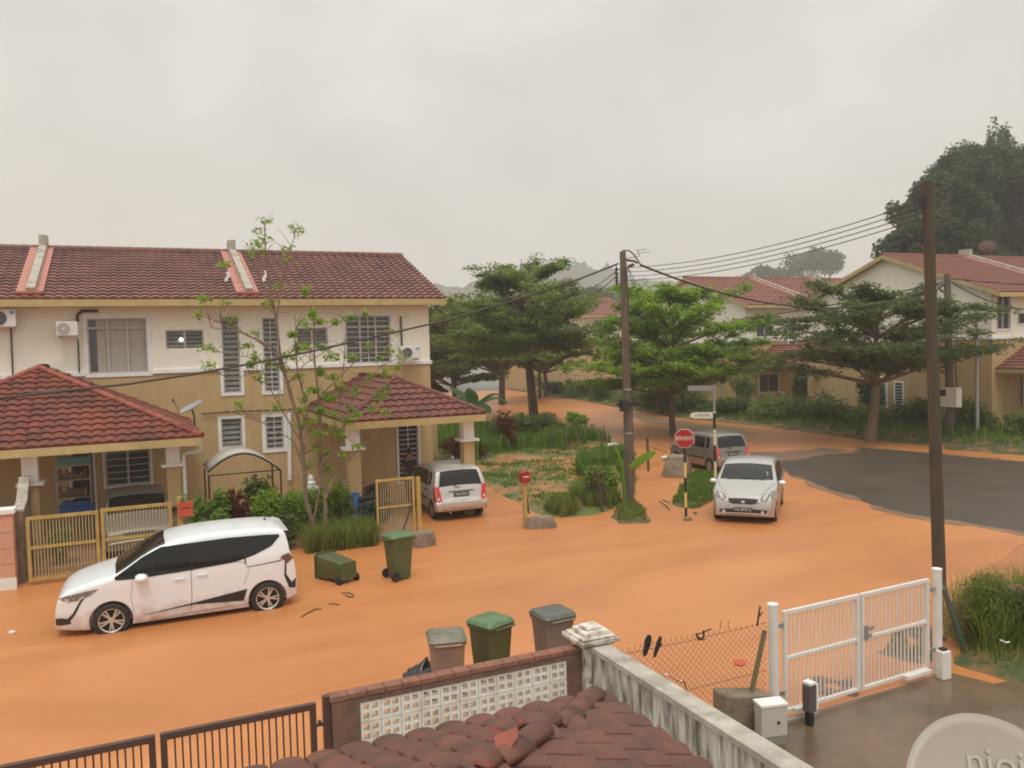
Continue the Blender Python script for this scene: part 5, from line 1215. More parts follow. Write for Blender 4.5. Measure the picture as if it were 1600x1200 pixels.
def add_wheels(car, parent, wid, rim_r, spokes, m_rim):
    t, r, bk = wheel_proto(car.rw, wid, rim_r, spokes, m_rim); first = None
    for wx in car.wheels:
        for sg in (1, -1):
            if first is None:
                wh = t.build('wheel', 'black', parent, smooth=40); r.build('rim', m_rim, wh, smooth=35); bk.build('hub_backing', 'black', wh); first = wh
            else: wh = copy_tree(first, parent)
            wh.location = (wx, sg*(car.W/2-wid/2-.015), car.rw); wh.rotation_euler = (R(-90) if sg > 0 else R(90), R(20*wx), 0)
def mirror_part(car, parent, x, z, m, s=1):
    for sg in (1, -1):
        y = sg*(car.w(x, z)+.10); b = MB(); 
        prof = [(0, -.085), (.05, -.075), (.075, -.03), (.08, .03), (.055, .075), (0, .085)]
        b.lathe(prof, 16, Matrix.Translation((x+.03, y, z)) @ Matrix.Rotation(R(-90), 4, 'Y') @ Matrix.Diagonal((.72*s, 1.15*s, .9*s, 1)) )
        o = b.build('door_mirror', m, parent, smooth=60); b = MB(); b.bar((x+.03, sg*(car.w(x, z)-.02), z-.03), (x+.03, y, z-.02), .05, .04); b.build('mirror_arm', 'blackgloss', o)
def handle(car, parent, x, z, m, sg):
    b = MB(); y = car.w(x, z); b.tube([(x-.09, sg*(y-.005), z), (x-.07, sg*(y+.03), z+.003), (x+.07, sg*(y+.03), z+.003), (x+.09, sg*(y-.005), z)], .013, 8); b.build('door_handle', m, parent, smooth=60)
def seam(car, parent, pts, sg, r_=.005):
    b = MB(); b.tube([(x, sg*(car.w(x, z)+.0015), z) for x, z in pts], r_, 4, cap=False); b.build('panel_gap', 'blackgloss', parent)
def dense(pts, k=6):
    o = []
    for a, b in zip(pts, pts[1:]): o += [(a[0]+(b[0]-a[0])*i/k, a[1]+(b[1]-a[1])*i/k) for i in range(k)]
    return o+[pts[-1]]
def place(name, label, loc, ang, L):
    root = empty(name, loc, ang, label, 'car'); return root
def plate(parent, txt, loc, face, up_, wdt=.40, h=.11, size=.085, bg='blackgloss'):
    f = Vector(face).normalized(); u = Vector(up_); u = (u-f*u.dot(f)).normalized(); x = u.cross(f); m = basis(loc, x, u, f)
    b = MB(); b.prism([(-wdt/2, -h/2), (wdt/2, -h/2), (wdt/2, h/2), (-wdt/2, h/2)], .008, m); pl_ = b.build('number_plate', bg, parent)
    textobj('lettering', txt, size, 'signwhite', pl_, m @ Matrix.Translation((0, 0, .009)), .0008)
# ---- white people carrier: nose at local x=0, points towards -X world
c = Car(4.24, 1.70, 1.68, [(0, .40), (.015, .60), (.07, .80), (.22, .93), (.55, 1.03), (.95, 1.11), (1.10, 1.17), (1.55, 1.46), (1.90, 1.60), (2.45, 1.675), (3.2, 1.68), (3.8, 1.655), (4.04, 1.60), (4.10, 1.42), (4.13, 1.16), (4.21, 1.02), (4.235, .80), (4.24, .50)],
        lambda x: .96+.035*x, zb=.20, tumble=.16, nose=.22, tail=.10, na=.85, ta=.5, wheels=(.92, 3.67), rw=.315, arch=.365)
vr = place('parked_van', 'white people carrier with black glass parked in the flooded street', (-1.65+.02, 16.62+.83, -.07), 0, 0)
# origin of the car's frame sits under its nose on the road
vr.location = (G(165, 988).x-.80, G(412, 952).y+.80, -.09); vr.rotation_euler = (0, 0, R(-.8))
c.body(vr, 'car_white'); add_wheels(c, vr, .19, .215, 5, 'alloy')
# windscreen and side glass
c.top('windscreen', [(1.03, -.985), (1.0, 0), (1.03, .985)], [(1.88, -.985), (1.86, 0), (1.88, .985)], 'carglass', vr)
c.top('rear_window', [(4.10, -.80), (4.10, .80)], [(4.145, -.84), (4.145, .84)], 'carglass', vr)
for sg in (1, -1):
    lo = dense([(1.02, 1.045), (1.35, 1.03), (2.2, 1.06), (3.10, 1.115), (3.45, 1.20), (3.78, 1.33), (3.95, 1.50)])
    hi = dense([(1.00, 1.10), (1.10, 1.16), (1.48, 1.405), (1.80, 1.545), (2.2, 1.555), (3.0, 1.575), (3.7, 1.555), (3.93, 1.535)])
    # one band of black glass cut by darker pillars
    c.side('side_window', lo, hi, 'carglass', vr, sg, nt=40)
    for xx in (1.66, 2.32, 3.28): 
        t_ = (xx-1.02)
        b = MB(); zz = [(xx+.0*k, z) for k, z in enumerate(np.linspace(1.06, min(1.54, c.T(xx)-.13), 6))]; b.tube([(x, sg*(c.w(x, z)+.010), z) for x, z in zz], .012 if xx != 1.66 else .022, 4); b.build('window_pillar', 'blackgloss', vr)
    seam(c, vr, dense([(2.30, 1.05), (2.30, .6), (2.28, .36)]), sg); seam(c, vr, dense([(1.30, 1.03), (1.26, .7), (1.30, .40)]), sg, .003)
    seam(c, vr, dense([(2.30, 1.07), (3.05, 1.13), (3.28, 1.08), (3.34, .92), (3.24, .66)]), sg, .003)
    c.side('rail_trim', [(3.32, .985), (3.6, 1.0), (3.95, 1.03)], [(3.32, .998), (3.6, 1.014), (3.95, 1.048)], 'blackgloss', vr, sg)
    c.side('sill_trim', [(1.45, .33), (2.3, .40), (3.22, .34)], [(1.45, .335), (2.3, .43), (3.30, .56)], 'blackgloss', vr, sg, off=.006)
    c.side('sill_strip', [(1.45, .24), (2.3, .27), (3.25, .28)], [(1.45, .30), (2.3, .36), (3.22, .33)], 'car_white', vr, sg, off=.022)  # raised sill strip in the same paint as the body
    c.side('bumper_corner_trim', [(4.02, 1.0), (4.00, .72), (4.09, .46), (4.22, .44)], [(4.05, 1.0), (4.04, .74), (4.15, .56), (4.23, .64)], 'blackgloss', vr, sg, off=.006)
    c.side('tail_lamp', [(3.93, 1.07), (4.0, 1.04), (4.06, .96)], [(3.97, 1.13), (4.10, 1.16), (4.19, 1.04)], 'lamp_smoke', vr, sg, off=.012)
    c.side('headlamp', [(.09, .80), (.22, .74), (.40, .76), (.60, .83)], [(.10, .82), (.26, .865), (.55, .915), (.74, .93)], 'lamp_dark', vr, sg, off=.012)
    c.side('lamp_trim', [(.50, .84), (.40, .70), (.30, .52), (.20, .42)], [(.54, .845), (.44, .70), (.34, .50), (.24, .38)], 'blackgloss', vr, sg, off=.008)
    c.side('bumper_intake', [(.02, .32), (.12, .32), (.27, .34)], [(.015, .44), (.10, .45), (.24, .43)], 'blackgloss', vr, sg, off=.008)
    handle(c, vr, 2.10, .93, 'car_white', sg); handle(c, vr, 2.50, .955, 'car_white', sg)
    b = MB(); y = c.w(3.72, .9); b.lathe([(0, 0), (.085, 0), (.085, .004), (0, .004)], 20, Matrix.Translation((3.72, sg*y, .90)) @ Matrix.Rotation(R(-90*sg), 4, 'X')); b.build('fuel_flap', 'car_white', vr)
c.top('grille', [(c.xf(.42), -.7), (c.xf(.42), .7)], [(c.xf(.56), -.8), (c.xf(.56), .8)], 'blackgloss', vr, off=.006)
b = MB(); b.prism([(0, 0), (.15, -.03), (.17, -.01), (.02, .045)], 1.26, Matrix.Translation((3.96, .63, 1.59)) @ Matrix.Rotation(R(90), 4, 'X')); b.build('roof_spoiler', 'car_white', vr)
mirror_part(c, vr, 1.42, 1.05, 'car_white', 1.45)
b = MB(); b.tube([(3.75, .1, 1.66), (3.80, .1, 1.78)], .008, 5); b.prism([(0, 0), (.08, 0), (.02, .04)], .02, Matrix.Translation((3.75, .11, 1.67)) @ Matrix.Rotation(R(90), 4, 'X')); b.build('roof_antenna', 'black', vr)
# ---- boxy small hatchback, used twice (silver by the driveway, grey on the side road)
kp = [(0, .40), (.02, .62), (.08, .78), (.35, .86), (.80, .93), (.92, .97), (1.35, 1.33), (1.55, 1.44), (2.2, 1.475), (2.9, 1.46), (3.22, 1.41), (3.30, 1.30), (3.42, .98), (3.46, .86), (3.50, .60), (3.54, .56), (3.555, .30)]
def small_hatch(label, loc, ang, paint, lamp, plate_txt, trim_dark=True):
    c = Car(3.56, 1.50, 1.475, kp, .88, zb=.24, tumble=.17, nose=.12, tail=.07, wheels=(.66, 2.98), rw=.27, arch=.31, r=.07, na=.5, ta=.3)
    root = place('parked_hatchback', label, loc, ang, 3.5); c.body(root, paint); add_wheels(c, root, .16, .17, 0, 'hubcap')
    c.top('windscreen', [(.97, -.80), (.97, .80)], [(1.40, -.86), (1.40, .86)], 'carglass', root)
    xb, xt = c.xr(.96), c.xr(1.36)
    c.top('rear_window', [(xb, -.84), (xb, .84)], [(xt, -.80), (xt, .80)], 'carglass', root, off=.012)
    for sg in (1, -1):
        c.side('front_window', [(1.02, .93), (1.95, .93)], [(1.40, 1.30), (1.95, 1.34)], 'carglass', root, sg)
        c.side('rear_side_window', [(2.02, .93), (2.72, .93)], [(2.02, 1.34), (2.66, 1.33)], 'carglass', root, sg); c.side('quarter_window', [(2.80, .94), (3.02, .98)], [(2.74, 1.33), (2.98, 1.31)], 'carglass', root, sg)
        seam(c, root, dense([(1.985, 1.36), (1.985, .6), (1.97, .32)]), sg); seam(c, root, dense([(1.02, .90), (1.03, .6), (1.1, .32)]), sg, .004); seam(c, root, dense([(2.74, .90), (2.70, .7), (2.55, .45)]), sg, .004)
        c.side('rub_strip', [(.98, .50), (2.66, .50)], [(.98, .56), (2.66, .56)], 'blackgloss', root, sg, off=.010)
        handle(c, root, 1.82, .80, 'black', sg); handle(c, root, 2.58, .80, 'black', sg)
        # tall tail lamp wrapping the rear corner
        z0, z1 = .56, .98
        c.side('tail_lamp', [(3.30, z0), (3.46, z0)], [(3.33, z1), (3.41, z1)], 'lamp_red', root, sg, off=.012)
        c.top('tail_lamp', [(c.xr(z0), sg*.80), (c.xr(z0), sg*.985)], [(c.xr(z1), sg*.85), (c.xr(z1), sg*.985)], 'lamp_red', root, off=.014, nt=8, ns=8)
        c.top('reverse_lamp', [(c.xr(z0+.05), sg*.875), (c.xr(z0+.05), sg*.965)], [(c.xr(z0+.12), sg*.875), (c.xr(z0+.12), sg*.965)], 'lamp_glass', root, off=.018, nt=4, ns=4)
        c.side('headlamp', [(.06, .62), (.34, .66)], [(.08, .76), (.34, .80)], 'lamp_glass', root, sg, off=.01)
    # rear bumper, plate recess
    b = MB(); n = 18; vs = []
    for (z, o_) in ((.28, .0), (.30, .03), (.42, .045), (.53, .04), (.56, .0)):
        for k in range(n+1):
            y = -1+2*k/n; yy = y*.735; xx = 3.50+o_+.045*(1-abs(y)**3.5)*1.0-.02*(abs(y)**8); vs.append((xx, yy, z))
    b.mesh(vs, [(r_*(n+1)+k, r_*(n+1)+k+1, (r_+1)*(n+1)+k+1, (r_+1)*(n+1)+k) for r_ in range(4) for k in range(n)]); bo = b.build('rear_bumper', paint, root, smooth=50, fix=False)
    for sg in (1, -1): c.side('bumper_side', [(3.28, .28), (3.56, .28)], [(3.28, .55), (3.54, .55)], paint, root, sg, off=.018)
    zz = .735; nn = Vector((1, 0, .10)); plate(root, plate_txt, (c.xr(zz)+.020, 0, zz), (1, 0, .12), (0, 0, 1), .44, .12, .09)
    b = MB(); b.box(c.xr(.83)+.004, c.xr(.83)+.03, -.36, .36, .815, .835); b.build('tailgate_strip', 'blackgloss' if trim_dark else paint, root)
    b = MB(); b.tube([(c.xr(.93)+.01, -.02, .925), (c.xr(.95)+.05, -.12, .95), (c.xr(1.0)+.035, -.20, .985)], .012, 6); b.build('rear_wiper', 'black', root)
    for sg in (1, -1): seam_ = MB(); seam_.tube([tuple(c.surf_top(c.xr(z), sg*.85)+Vector((.008, 0, .002))) for z in (.60, .75, .90, .98)], .005, 4); seam_.build('panel_gap', 'blackgloss', root)
    mirror_part(c, root, 1.12, .93, paint, .85); c.top('grille', [(c.xf(.52), -.5), (c.xf(.52), .5)], [(c.xf(.66), -.5), (c.xf(.66), .5)], 'blackgloss', root)
    b = MB(); b.tube([(3.35, -.35, .26), (3.56, -.35, .24)], .028, 10); b.build('exhaust', 'galv', root)
    return root
# tail of the silver car sits at the driveway mouth, nose towards the house (+Y)
tail = (G(688, 822)+G(778, 800))/2; ang = R(92)
def put_tail(root, tailpt, ang, L): root.location = Vector((tailpt[0], tailpt[1], 0))-Vector((math.cos(ang), math.sin(ang), 0))*L; root.rotation_euler = (0, 0, ang)
s1 = small_hatch('silver boxy hatchback seen from behind in the driveway of the end house', (0, 0, 0), 0, 'car_silver2', 'lamp_red', 'WEJ 5023'); put_tail(s1, (8.45, 22.6), R(-93), 3.45); s1.scale = (1.05, 1.05, 1.03)
s2 = small_hatch('muddy grey boxy hatchback parked behind the stop sign', (0, 0, 0), 0, 'car_grey', 'lamp_red', 'BDR 416', True); put_tail(s2, (20.3, 24.8), R(-94), 3.45)
# ---- rounded silver hatchback facing the viewer
c = Car(3.70, 1.72, 1.545, [(0, .30), (.01, .42), (.035, .56), (.09, .70), (.20, .82), (.50, .93), (.88, 1.02), (.98, 1.07), (1.42, 1.36), (1.68, 1.475), (2.1, 1.53), (2.7, 1.52), (3.2, 1.46), (3.42, 1.36), (3.55, 1.05), (3.64, .85), (3.69, .60), (3.70, .35)],
        .93, zb=.19, tumble=.22, nose=.17, tail=.12, na=.6, ta=.5, wheels=(.68, 3.12), rw=.29, arch=.335, r=.09)
mv = place('parked_hatchback', 'silver rounded hatchback facing the viewer at the road corner', (0, 0, 0), 0, 0)
hd = math.atan2(-.74, -.67)-R(4); frm = Vector((14.85, 17.75, -.04)); mv.location = frm; mv.rotation_euler = (0, 0, hd+math.pi)
c.body(mv, 'car_silver'); add_wheels(c, mv, .17, .19, 5, 'alloy')
c.top('windscreen', [(1.02, -.86), (.97, 0), (1.02, .86)], [(1.58, -.88), (1.60, 0), (1.58, .88)], 'carglass', mv)
c.top('rear_window', [(3.40, -.8), (3.40, .8)], [(3.55, -.85), (3.55, .85)], 'carglass', mv)
for k in (0, 1): c.top('tax_disc', [(1.16+.08*k, -.66), (1.16+.08*k, -.72)], [(1.19+.08*k, -.66), (1.19+.08*k, -.72)], 'perspex', mv, off=.014, nt=2, ns=2)
b = MB(); b.tube([tuple(c.surf_top(.985, f)+Vector((-.0, 0, .018))) for f in (-.6, -.3, 0)], .009, 5); b.tube([tuple(c.surf_top(.985, f)+Vector((-.0, 0, .018))) for f in (.05, .3, .62)], .009, 5); b.build('wiper', 'black', mv)
for sg in (1, -1):
    c.side('side_window', dense([(1.12, .97), (2.0, .99), (3.0, 1.06), (3.22, 1.16)]), dense([(1.42, 1.24), (1.72, 1.38), (2.7, 1.42), (3.15, 1.34)]), 'carglass', mv, sg)
    seam(c, mv, dense([(2.08, 1.40), (2.06, .6), (2.03, .30)]), sg); seam(c, mv, dense([(1.10, .93), (1.12, .6), (1.2, .30)]), sg, .004)
    c.side('headlamp', [(.12, .66), (.30, .70), (.46, .78)], [(.20, .80), (.36, .86), (.54, .89)], 'lamp_glass', mv, sg, off=.012)
    x0_, x1_ = c.xf(.66), .36
    c.top('headlamp', [(c.xf(.635), sg*.58), (c.xf(.65), sg*.80), (.14, sg*.975)], [(.20, sg*.66), (.33, sg*.83), (.50, sg*.975)], 'lamp_dark', mv, off=.012)
    c.top('lamp_bulb', [(c.xf(.68), sg*.66), (c.xf(.69), sg*.80)], [(.19, sg*.72), (.28, sg*.83)], 'lamp_glass', mv, off=.017)
    c.top('hood_gap', [(.10, sg*.50), (.60, sg*.80), (.93, sg*.88)], [(.10, sg*.512), (.60, sg*.812), (.93, sg*.892)], 'blackgloss', mv, off=.004)
    c.top('lamp_strip', [(c.xf(.60), sg*.50), (c.xf(.68), sg*.58)], [(c.xf(.62), sg*.60), (c.xf(.66), sg*.66)], 'signwhite', mv, off=.012, nt=4, ns=4)
    b = MB(); p = c.surf_top(c.xf(.36), sg*.74); b.lathe([(0, 0), (.042, 0), (.045, .012), (0, .02)], 14, Matrix.Translation(p+Vector((-.016, 0, 0))) @ Matrix.Rotation(R(-90), 4, 'Y')); b.build('fog_lamp', 'lamp_glass', mv, smooth=40)
    handle(c, mv, 1.92, .86, 'car_silver', sg); handle(c, mv, 2.85, .88, 'car_silver', sg)
    c.side('tail_lamp', [(3.42, .85), (3.62, .80)], [(3.42, 1.1), (3.52, 1.12)], 'lamp_red', mv, sg, off=.012)
g0, g1, g2 = c.xf(.545), c.xf(.61), c.xf(.69)
c.top('grille', [(g0, -.36), (g0, .36)], [(g1, -.60), (g1, .60)], 'blackgloss', mv, off=.010, ns=10); c.top('grille', [(g1, -.60), (g1, .60)], [(g2, -.50), (g2, .50)], 'blackgloss', mv, off=.010, ns=10)
c.top('bumper_crease', [(c.xf(.47), -.42), (c.xf(.46), 0), (c.xf(.47), .42)], [(c.xf(.495), -.40), (c.xf(.485), 0), (c.xf(.495), .40)], 'car_silver', mv, off=.03)
c.top('lower_intake', [(c.xf(.301), -.86), (c.xf(.301), 0), (c.xf(.301), .86)], [(c.xf(.43), -.93), (c.xf(.41), 0), (c.xf(.43), .93)], 'blackgloss', mv, off=.010)
b = MB(); b.tube([tuple(c.surf_top(max(c.xs[0], .004), f)+Vector((-.03*(1-abs(f)**3)-.005, 0, -.045))) for f in np.linspace(-.95, .95, 15)], .02, 8); b.build('bumper_lip', 'car_silver', mv, smooth=60)
pz = .43; plate(mv, 'WL 8775 U', (c.xf(pz)-.045, 0, pz), (-1, 0, .12), (0, 0, 1), .50, .115, .095)
b = MB(); p = c.surf_top(c.xf(.60), 0)+Vector((-.02, 0, .005)); b.lathe([(0, 0), (.05, 0), (.045, .01), (0, .014)], 18, Matrix.Translation(p) @ Matrix.Rotation(R(-75), 4, 'Y') @ Matrix.Diagonal((.7, 1.1, 1, 1))); b.build('badge', 'alloy', mv, smooth=40)
mirror_part(c, mv, 1.20, 1.00, 'car_white', 1.15)
# ---- green-grey car standing in the porch behind the yellow gate
c = Car(3.9, 1.62, 1.42, [(0, .40), (.02, .58), (.08, .72), (.3, .80), (.95, .90), (1.05, .94), (1.65, 1.32), (1.9, 1.39), (2.5, 1.42), (3.2, 1.36), (3.6, 1.05), (3.8, .98), (3.88, .8), (3.9, .4)], .85, zb=.22, tumble=.2, nose=.14, wheels=(.75, 3.15), rw=.28, arch=.32)
pc = place('parked_car', 'green grey car parked in the porch behind the yellow double gate', (-.12, 21.75, .10), R(91), 0)
c.body(pc, 'car_green'); add_wheels(c, pc, .17, .18, 0, 'hubcap')
c.top('windscreen', [(1.10, -.86), (1.10, .86)], [(1.66, -.88), (1.66, .88)], 'carglass', pc)
for sg in (1, -1):
    c.side('side_window', dense([(1.25, .90), (2.9, .92)]), dense([(1.7, 1.26), (2.75, 1.28)]), 'carglass', pc, sg)
    c.side('headlamp', [(.08, .54), (.35, .58)], [(.10, .68), (.35, .74)], 'lamp_glass', pc, sg, off=.01)
c.top('grille', [(c.xf(.55), -.5), (c.xf(.55), .5)], [(c.xf(.66), -.5), (c.xf(.66), .5)], 'blackgloss', pc)
b = MB(); b.tube([tuple(c.surf_top(c.xf(.46), f)+Vector((-.03, 0, 0))) for f in np.linspace(-.95, .95, 11)], .022, 8); b.build('bumper', 'signwhite', pc, smooth=60)
plate(pc, 'WGA 715', (c.xf(.5)-.035, 0, .40), (-1, 0, .1), (0, 0, 1)); mirror_part(c, pc, 1.35, .93, 'black')
# ---- motorcycles
def motorbike(loc, ang, label, group='motorcycles parked under the end house porch'):
    r = empty('motorcycle', loc, ang, label, 'motorcycle', group)
    for k, x in enumerate((0, 1.22)):
        t = MB(); q = Matrix.Translation((x, 0, .28)) @ Matrix.Rotation(R(90), 4, 'X'); t.lathe([(.215, -.03), (.26, -.04), (.28, 0), (.26, .04), (.215, .03)], 28, q); wh = t.build('wheel', 'black', r, smooth=40)
        s_ = MB(); 
        for j in range(6): a = 1.0472*j; s_.bar((x, 0, .28), (x+.22*math.cos(a), 0, .28+.22*math.sin(a)), .02, .015)
        s_.build('rim', 'galv', wh)
    b = MB(); b.prism([(.05, .42), (.25, .5), (.45, .38), (.85, .42), (1.25, .52), (1.42, .66), (1.30, .72), (.75, .66), (.5, .52), (.3, .78), (.1, .92), (0, .88)], .24, Matrix.Translation((0, .12, 0)) @ Matrix.Rotation(R(90), 4, 'X')); ob = b.build('body_shell', mat('dark_fairing', (.06, .05, .05), .3), r); md = ob.modifiers.new('b', 'BEVEL'); md.width = .04; md.segments = 2
    b = MB(); b.prism([(.55, .66), (1.35, .73), (1.38, .80), (.95, .82), (.6, .76)], .25, Matrix.Translation((0, .125, 0)) @ Matrix.Rotation(R(90), 4, 'X')); ob = b.build('seat', 'seat', r); md = ob.modifiers.new('b', 'BEVEL'); md.width = .03; md.segments = 2
    b = MB(); b.tube([(.0, .05, .28), (.12, .05, .75), (.17, .05, .95)], .022, 6); b.tube([(.0, -.05, .28), (.12, -.05, .75), (.17, -.05, .95)], .022, 6); b.build('fork', 'galv', r)
    b = MB(); b.tube([(.30, .34, .98), (.2, .15, 1.0), (.17, 0, .95), (.2, -.15, 1.0), (.30, -.34, .98)], .016, 6); hb_ = b.build('handlebar', 'black', r)
    for sg in (1, -1):
        b = MB(); b.tube([(.22, sg*.2, 1.0), (.22, sg*.27, 1.17)], .007, 5); b.lathe([(0, 0), (.055, 0), (.055, .015), (0, .02)], 14, Matrix.Translation((.22, sg*.28, 1.2)) @ Matrix.Rotation(R(90), 4, 'Y')); b.build('mirror', 'alloy', hb_)
    b = MB(); b.lathe([(0, 0), (.08, .02), (.06, .08), (0, .09)], 14, Matrix.Translation((.06, 0, .92)) @ Matrix.Rotation(R(-80), 4, 'Y')); b.build('headlamp', 'lamp_glass', r, smooth=40)
    b = MB(); b.tube([(.8, -.14, .25), (1.35, -.16, .32)], .04, 8); b.build('exhaust', 'galv', r)
    b = MB(); b.prism([(-.3, .42), (-.1, .56), (.12, .58), (.3, .46), (.12, .53), (-.1, .51)], .10, Matrix.Translation((0, .05, 0)) @ Matrix.Rotation(R(90), 4, 'X')); b.build('mudguard', 'blackgloss', r)
    return r
motorbike((9.95, 26.3, .05), R(75), 'motorcycle parked beyond the silver hatchback, only mirror and seat showing beside the column')
motorbike((5.6, 24.3, .1), R(20), 'dark motorcycle parked in the porch behind the yellow single gate')
motorbike((4.95, 23.0, .1), R(-8), 'dark motorcycle at the left end of the porch beside the blue bucket')

# ---- person standing beside the silver hatchback
def person(loc, ang, label):
    root = empty('person', loc, ang, label, 'person')
    def skin(name, V, E, rad, m, sub=2):
        me = bpy.data.meshes.new(name); me.from_pydata(V, E, []); o = bpy.data.objects.new(name, me); COL.objects.link(o); md = o.modifiers.new('s', 'SKIN'); md.use_smooth_shade = True
        sv = me.skin_vertices[0].data
        for i, r_ in enumerate(rad): sv[i].radius = (r_ if isinstance(r_, tuple) else (r_, r_))
        sv[0].use_root = True; ms = o.modifiers.new('u', 'SUBSURF'); ms.levels = sub; ms.render_levels = sub
        dg = bpy.context.evaluated_depsgraph_get(); me2 = bpy.data.meshes.new_from_object(o.evaluated_get(dg)); bpy.data.objects.remove(o); me2.materials.clear(); me2.materials.append(M[m]); me2.name = name
        for p in me2.polygons: p.use_smooth = True
        o2 = bpy.data.objects.new(name, me2); COL.objects.link(o2); o2.parent = root; return o2
    V = [(0, 0, .92), (0, 0, 1.12), (0, -.01, 1.30), (0, 0, 1.42), (0, .01, 1.50), (0, .015, 1.56), (0, .02, 1.66), (0, .01, 1.72),
         (.09, 0, .86), (.10, .02, .48), (.10, 0, .09), (.10, .13, .04), (-.09, 0, .86), (-.10, .02, .48), (-.10, 0, .09), (-.10, .13, .04),
         (.17, 0, 1.39), (.22, -.02, 1.12), (.22, .12, .90), (.22, .17, .83), (-.17, 0, 1.39), (-.22, -.02, 1.12), (-.22, .12, .90), (-.22, .17, .83)]
    E = [(0, 1), (1, 2), (2, 3), (3, 4), (4, 5), (5, 6), (6, 7), (0, 8), (8, 9), (9, 10), (10, 11), (0, 12), (12, 13), (13, 14), (14, 15), (3, 16), (16, 17), (17, 18), (18, 19), (3, 20), (20, 21), (21, 22), (22, 23)]
    rd_ = [(.15, .11), (.13, .10), (.155, .11), (.12, .09), .055, .06, (.085, .10), .06, .085, .06, .04, .035, .085, .06, .04, .035, .055, .042, .03, .03, .055, .042, .03, .03]
    skin('body', V, E, rd_, 'skin')
    for sg in (1, -1):    # five fingers on each hand
        base = Vector((sg*.22, .17, .83)); b = MB()
        for k, ln in enumerate((.065, .075, .07, .055)): p = base+Vector(((k-1.5)*.016, .02, -.015)); b.tube([p, p+Vector((0, .015, -ln*.6)), p+Vector((0, .008, -ln))], [.009, .008, .006], 6)
        p = base+Vector((-sg*.03, .02, .01)); b.tube([p, p+Vector((-sg*.02, .02, -.03)), p+Vector((-sg*.02, .025, -.055))], [.011, .010, .007], 6); b.build('fingers', 'skin', root, smooth=60)
    skin('shirt', [(0, 0, .86), V[1], V[2], V[3], V[16], (.215, -.015, 1.18), V[20], (-.215, -.015, 1.18)], [(0, 1), (1, 2), (2, 3), (3, 4), (4, 5), (3, 6), (6, 7)], [(.165, .125), (.15, .12), (.17, .125), (.13, .10), .07, .062, .07, .062], 'cloth_dark')
    skin('trousers', [(0, 0, 1.02), (.09, 0, .85), (.10, .02, .48), (.10, 0, .12), (-.09, 0, .85), (-.10, .02, .48), (-.10, 0, .12)], [(0, 1), (1, 2), (2, 3), (0, 4), (4, 5), (5, 6)], [(.16, .12), .10, .075, .06, .10, .075, .06], 'cloth_dark')
    b = MB(); prof = [(.0, .105), (.05, .095), (.09, .05), (.10, 0), (.092, -.035), (.085, -.05)]; b.lathe([(r_, z) for r_, z in prof], 20, Matrix.Translation((0, -.005, 1.66)) @ Matrix.Rotation(R(14), 4, 'X') @ Matrix.Diagonal((.92, 1.1, 1.05, 1))); b.build('hair', 'hair', root, smooth=70)
    b = MB(); 
    for sg in (1, -1): b.lathe([(0, .012), (.012, .006), (.014, 0), (0, -.002)], 10, Matrix.Translation((sg*.032, .108, 1.655)) @ Matrix.Rotation(R(-90), 4, 'X'))
    b.build('eyes', 'black', root); b = MB(); b.tube([(0, .11, 1.66), (0, .135, 1.625), (0, .115, 1.615)], [.008, .014, .008], 8); b.tube([(-.025, .108, 1.585), (0, .115, 1.583), (.025, .108, 1.585)], .006, 6)
    for sg in (1, -1): b.tube([(sg*.088, .01, 1.67), (sg*.098, .0, 1.65), (sg*.088, .01, 1.625)], .012, 6)
    b.build('face_features', 'skin', root, smooth=60)
    return root
person((7.9, 25.6, .05), R(-30), 'person in dark clothes standing at the left side of the silver hatchback')

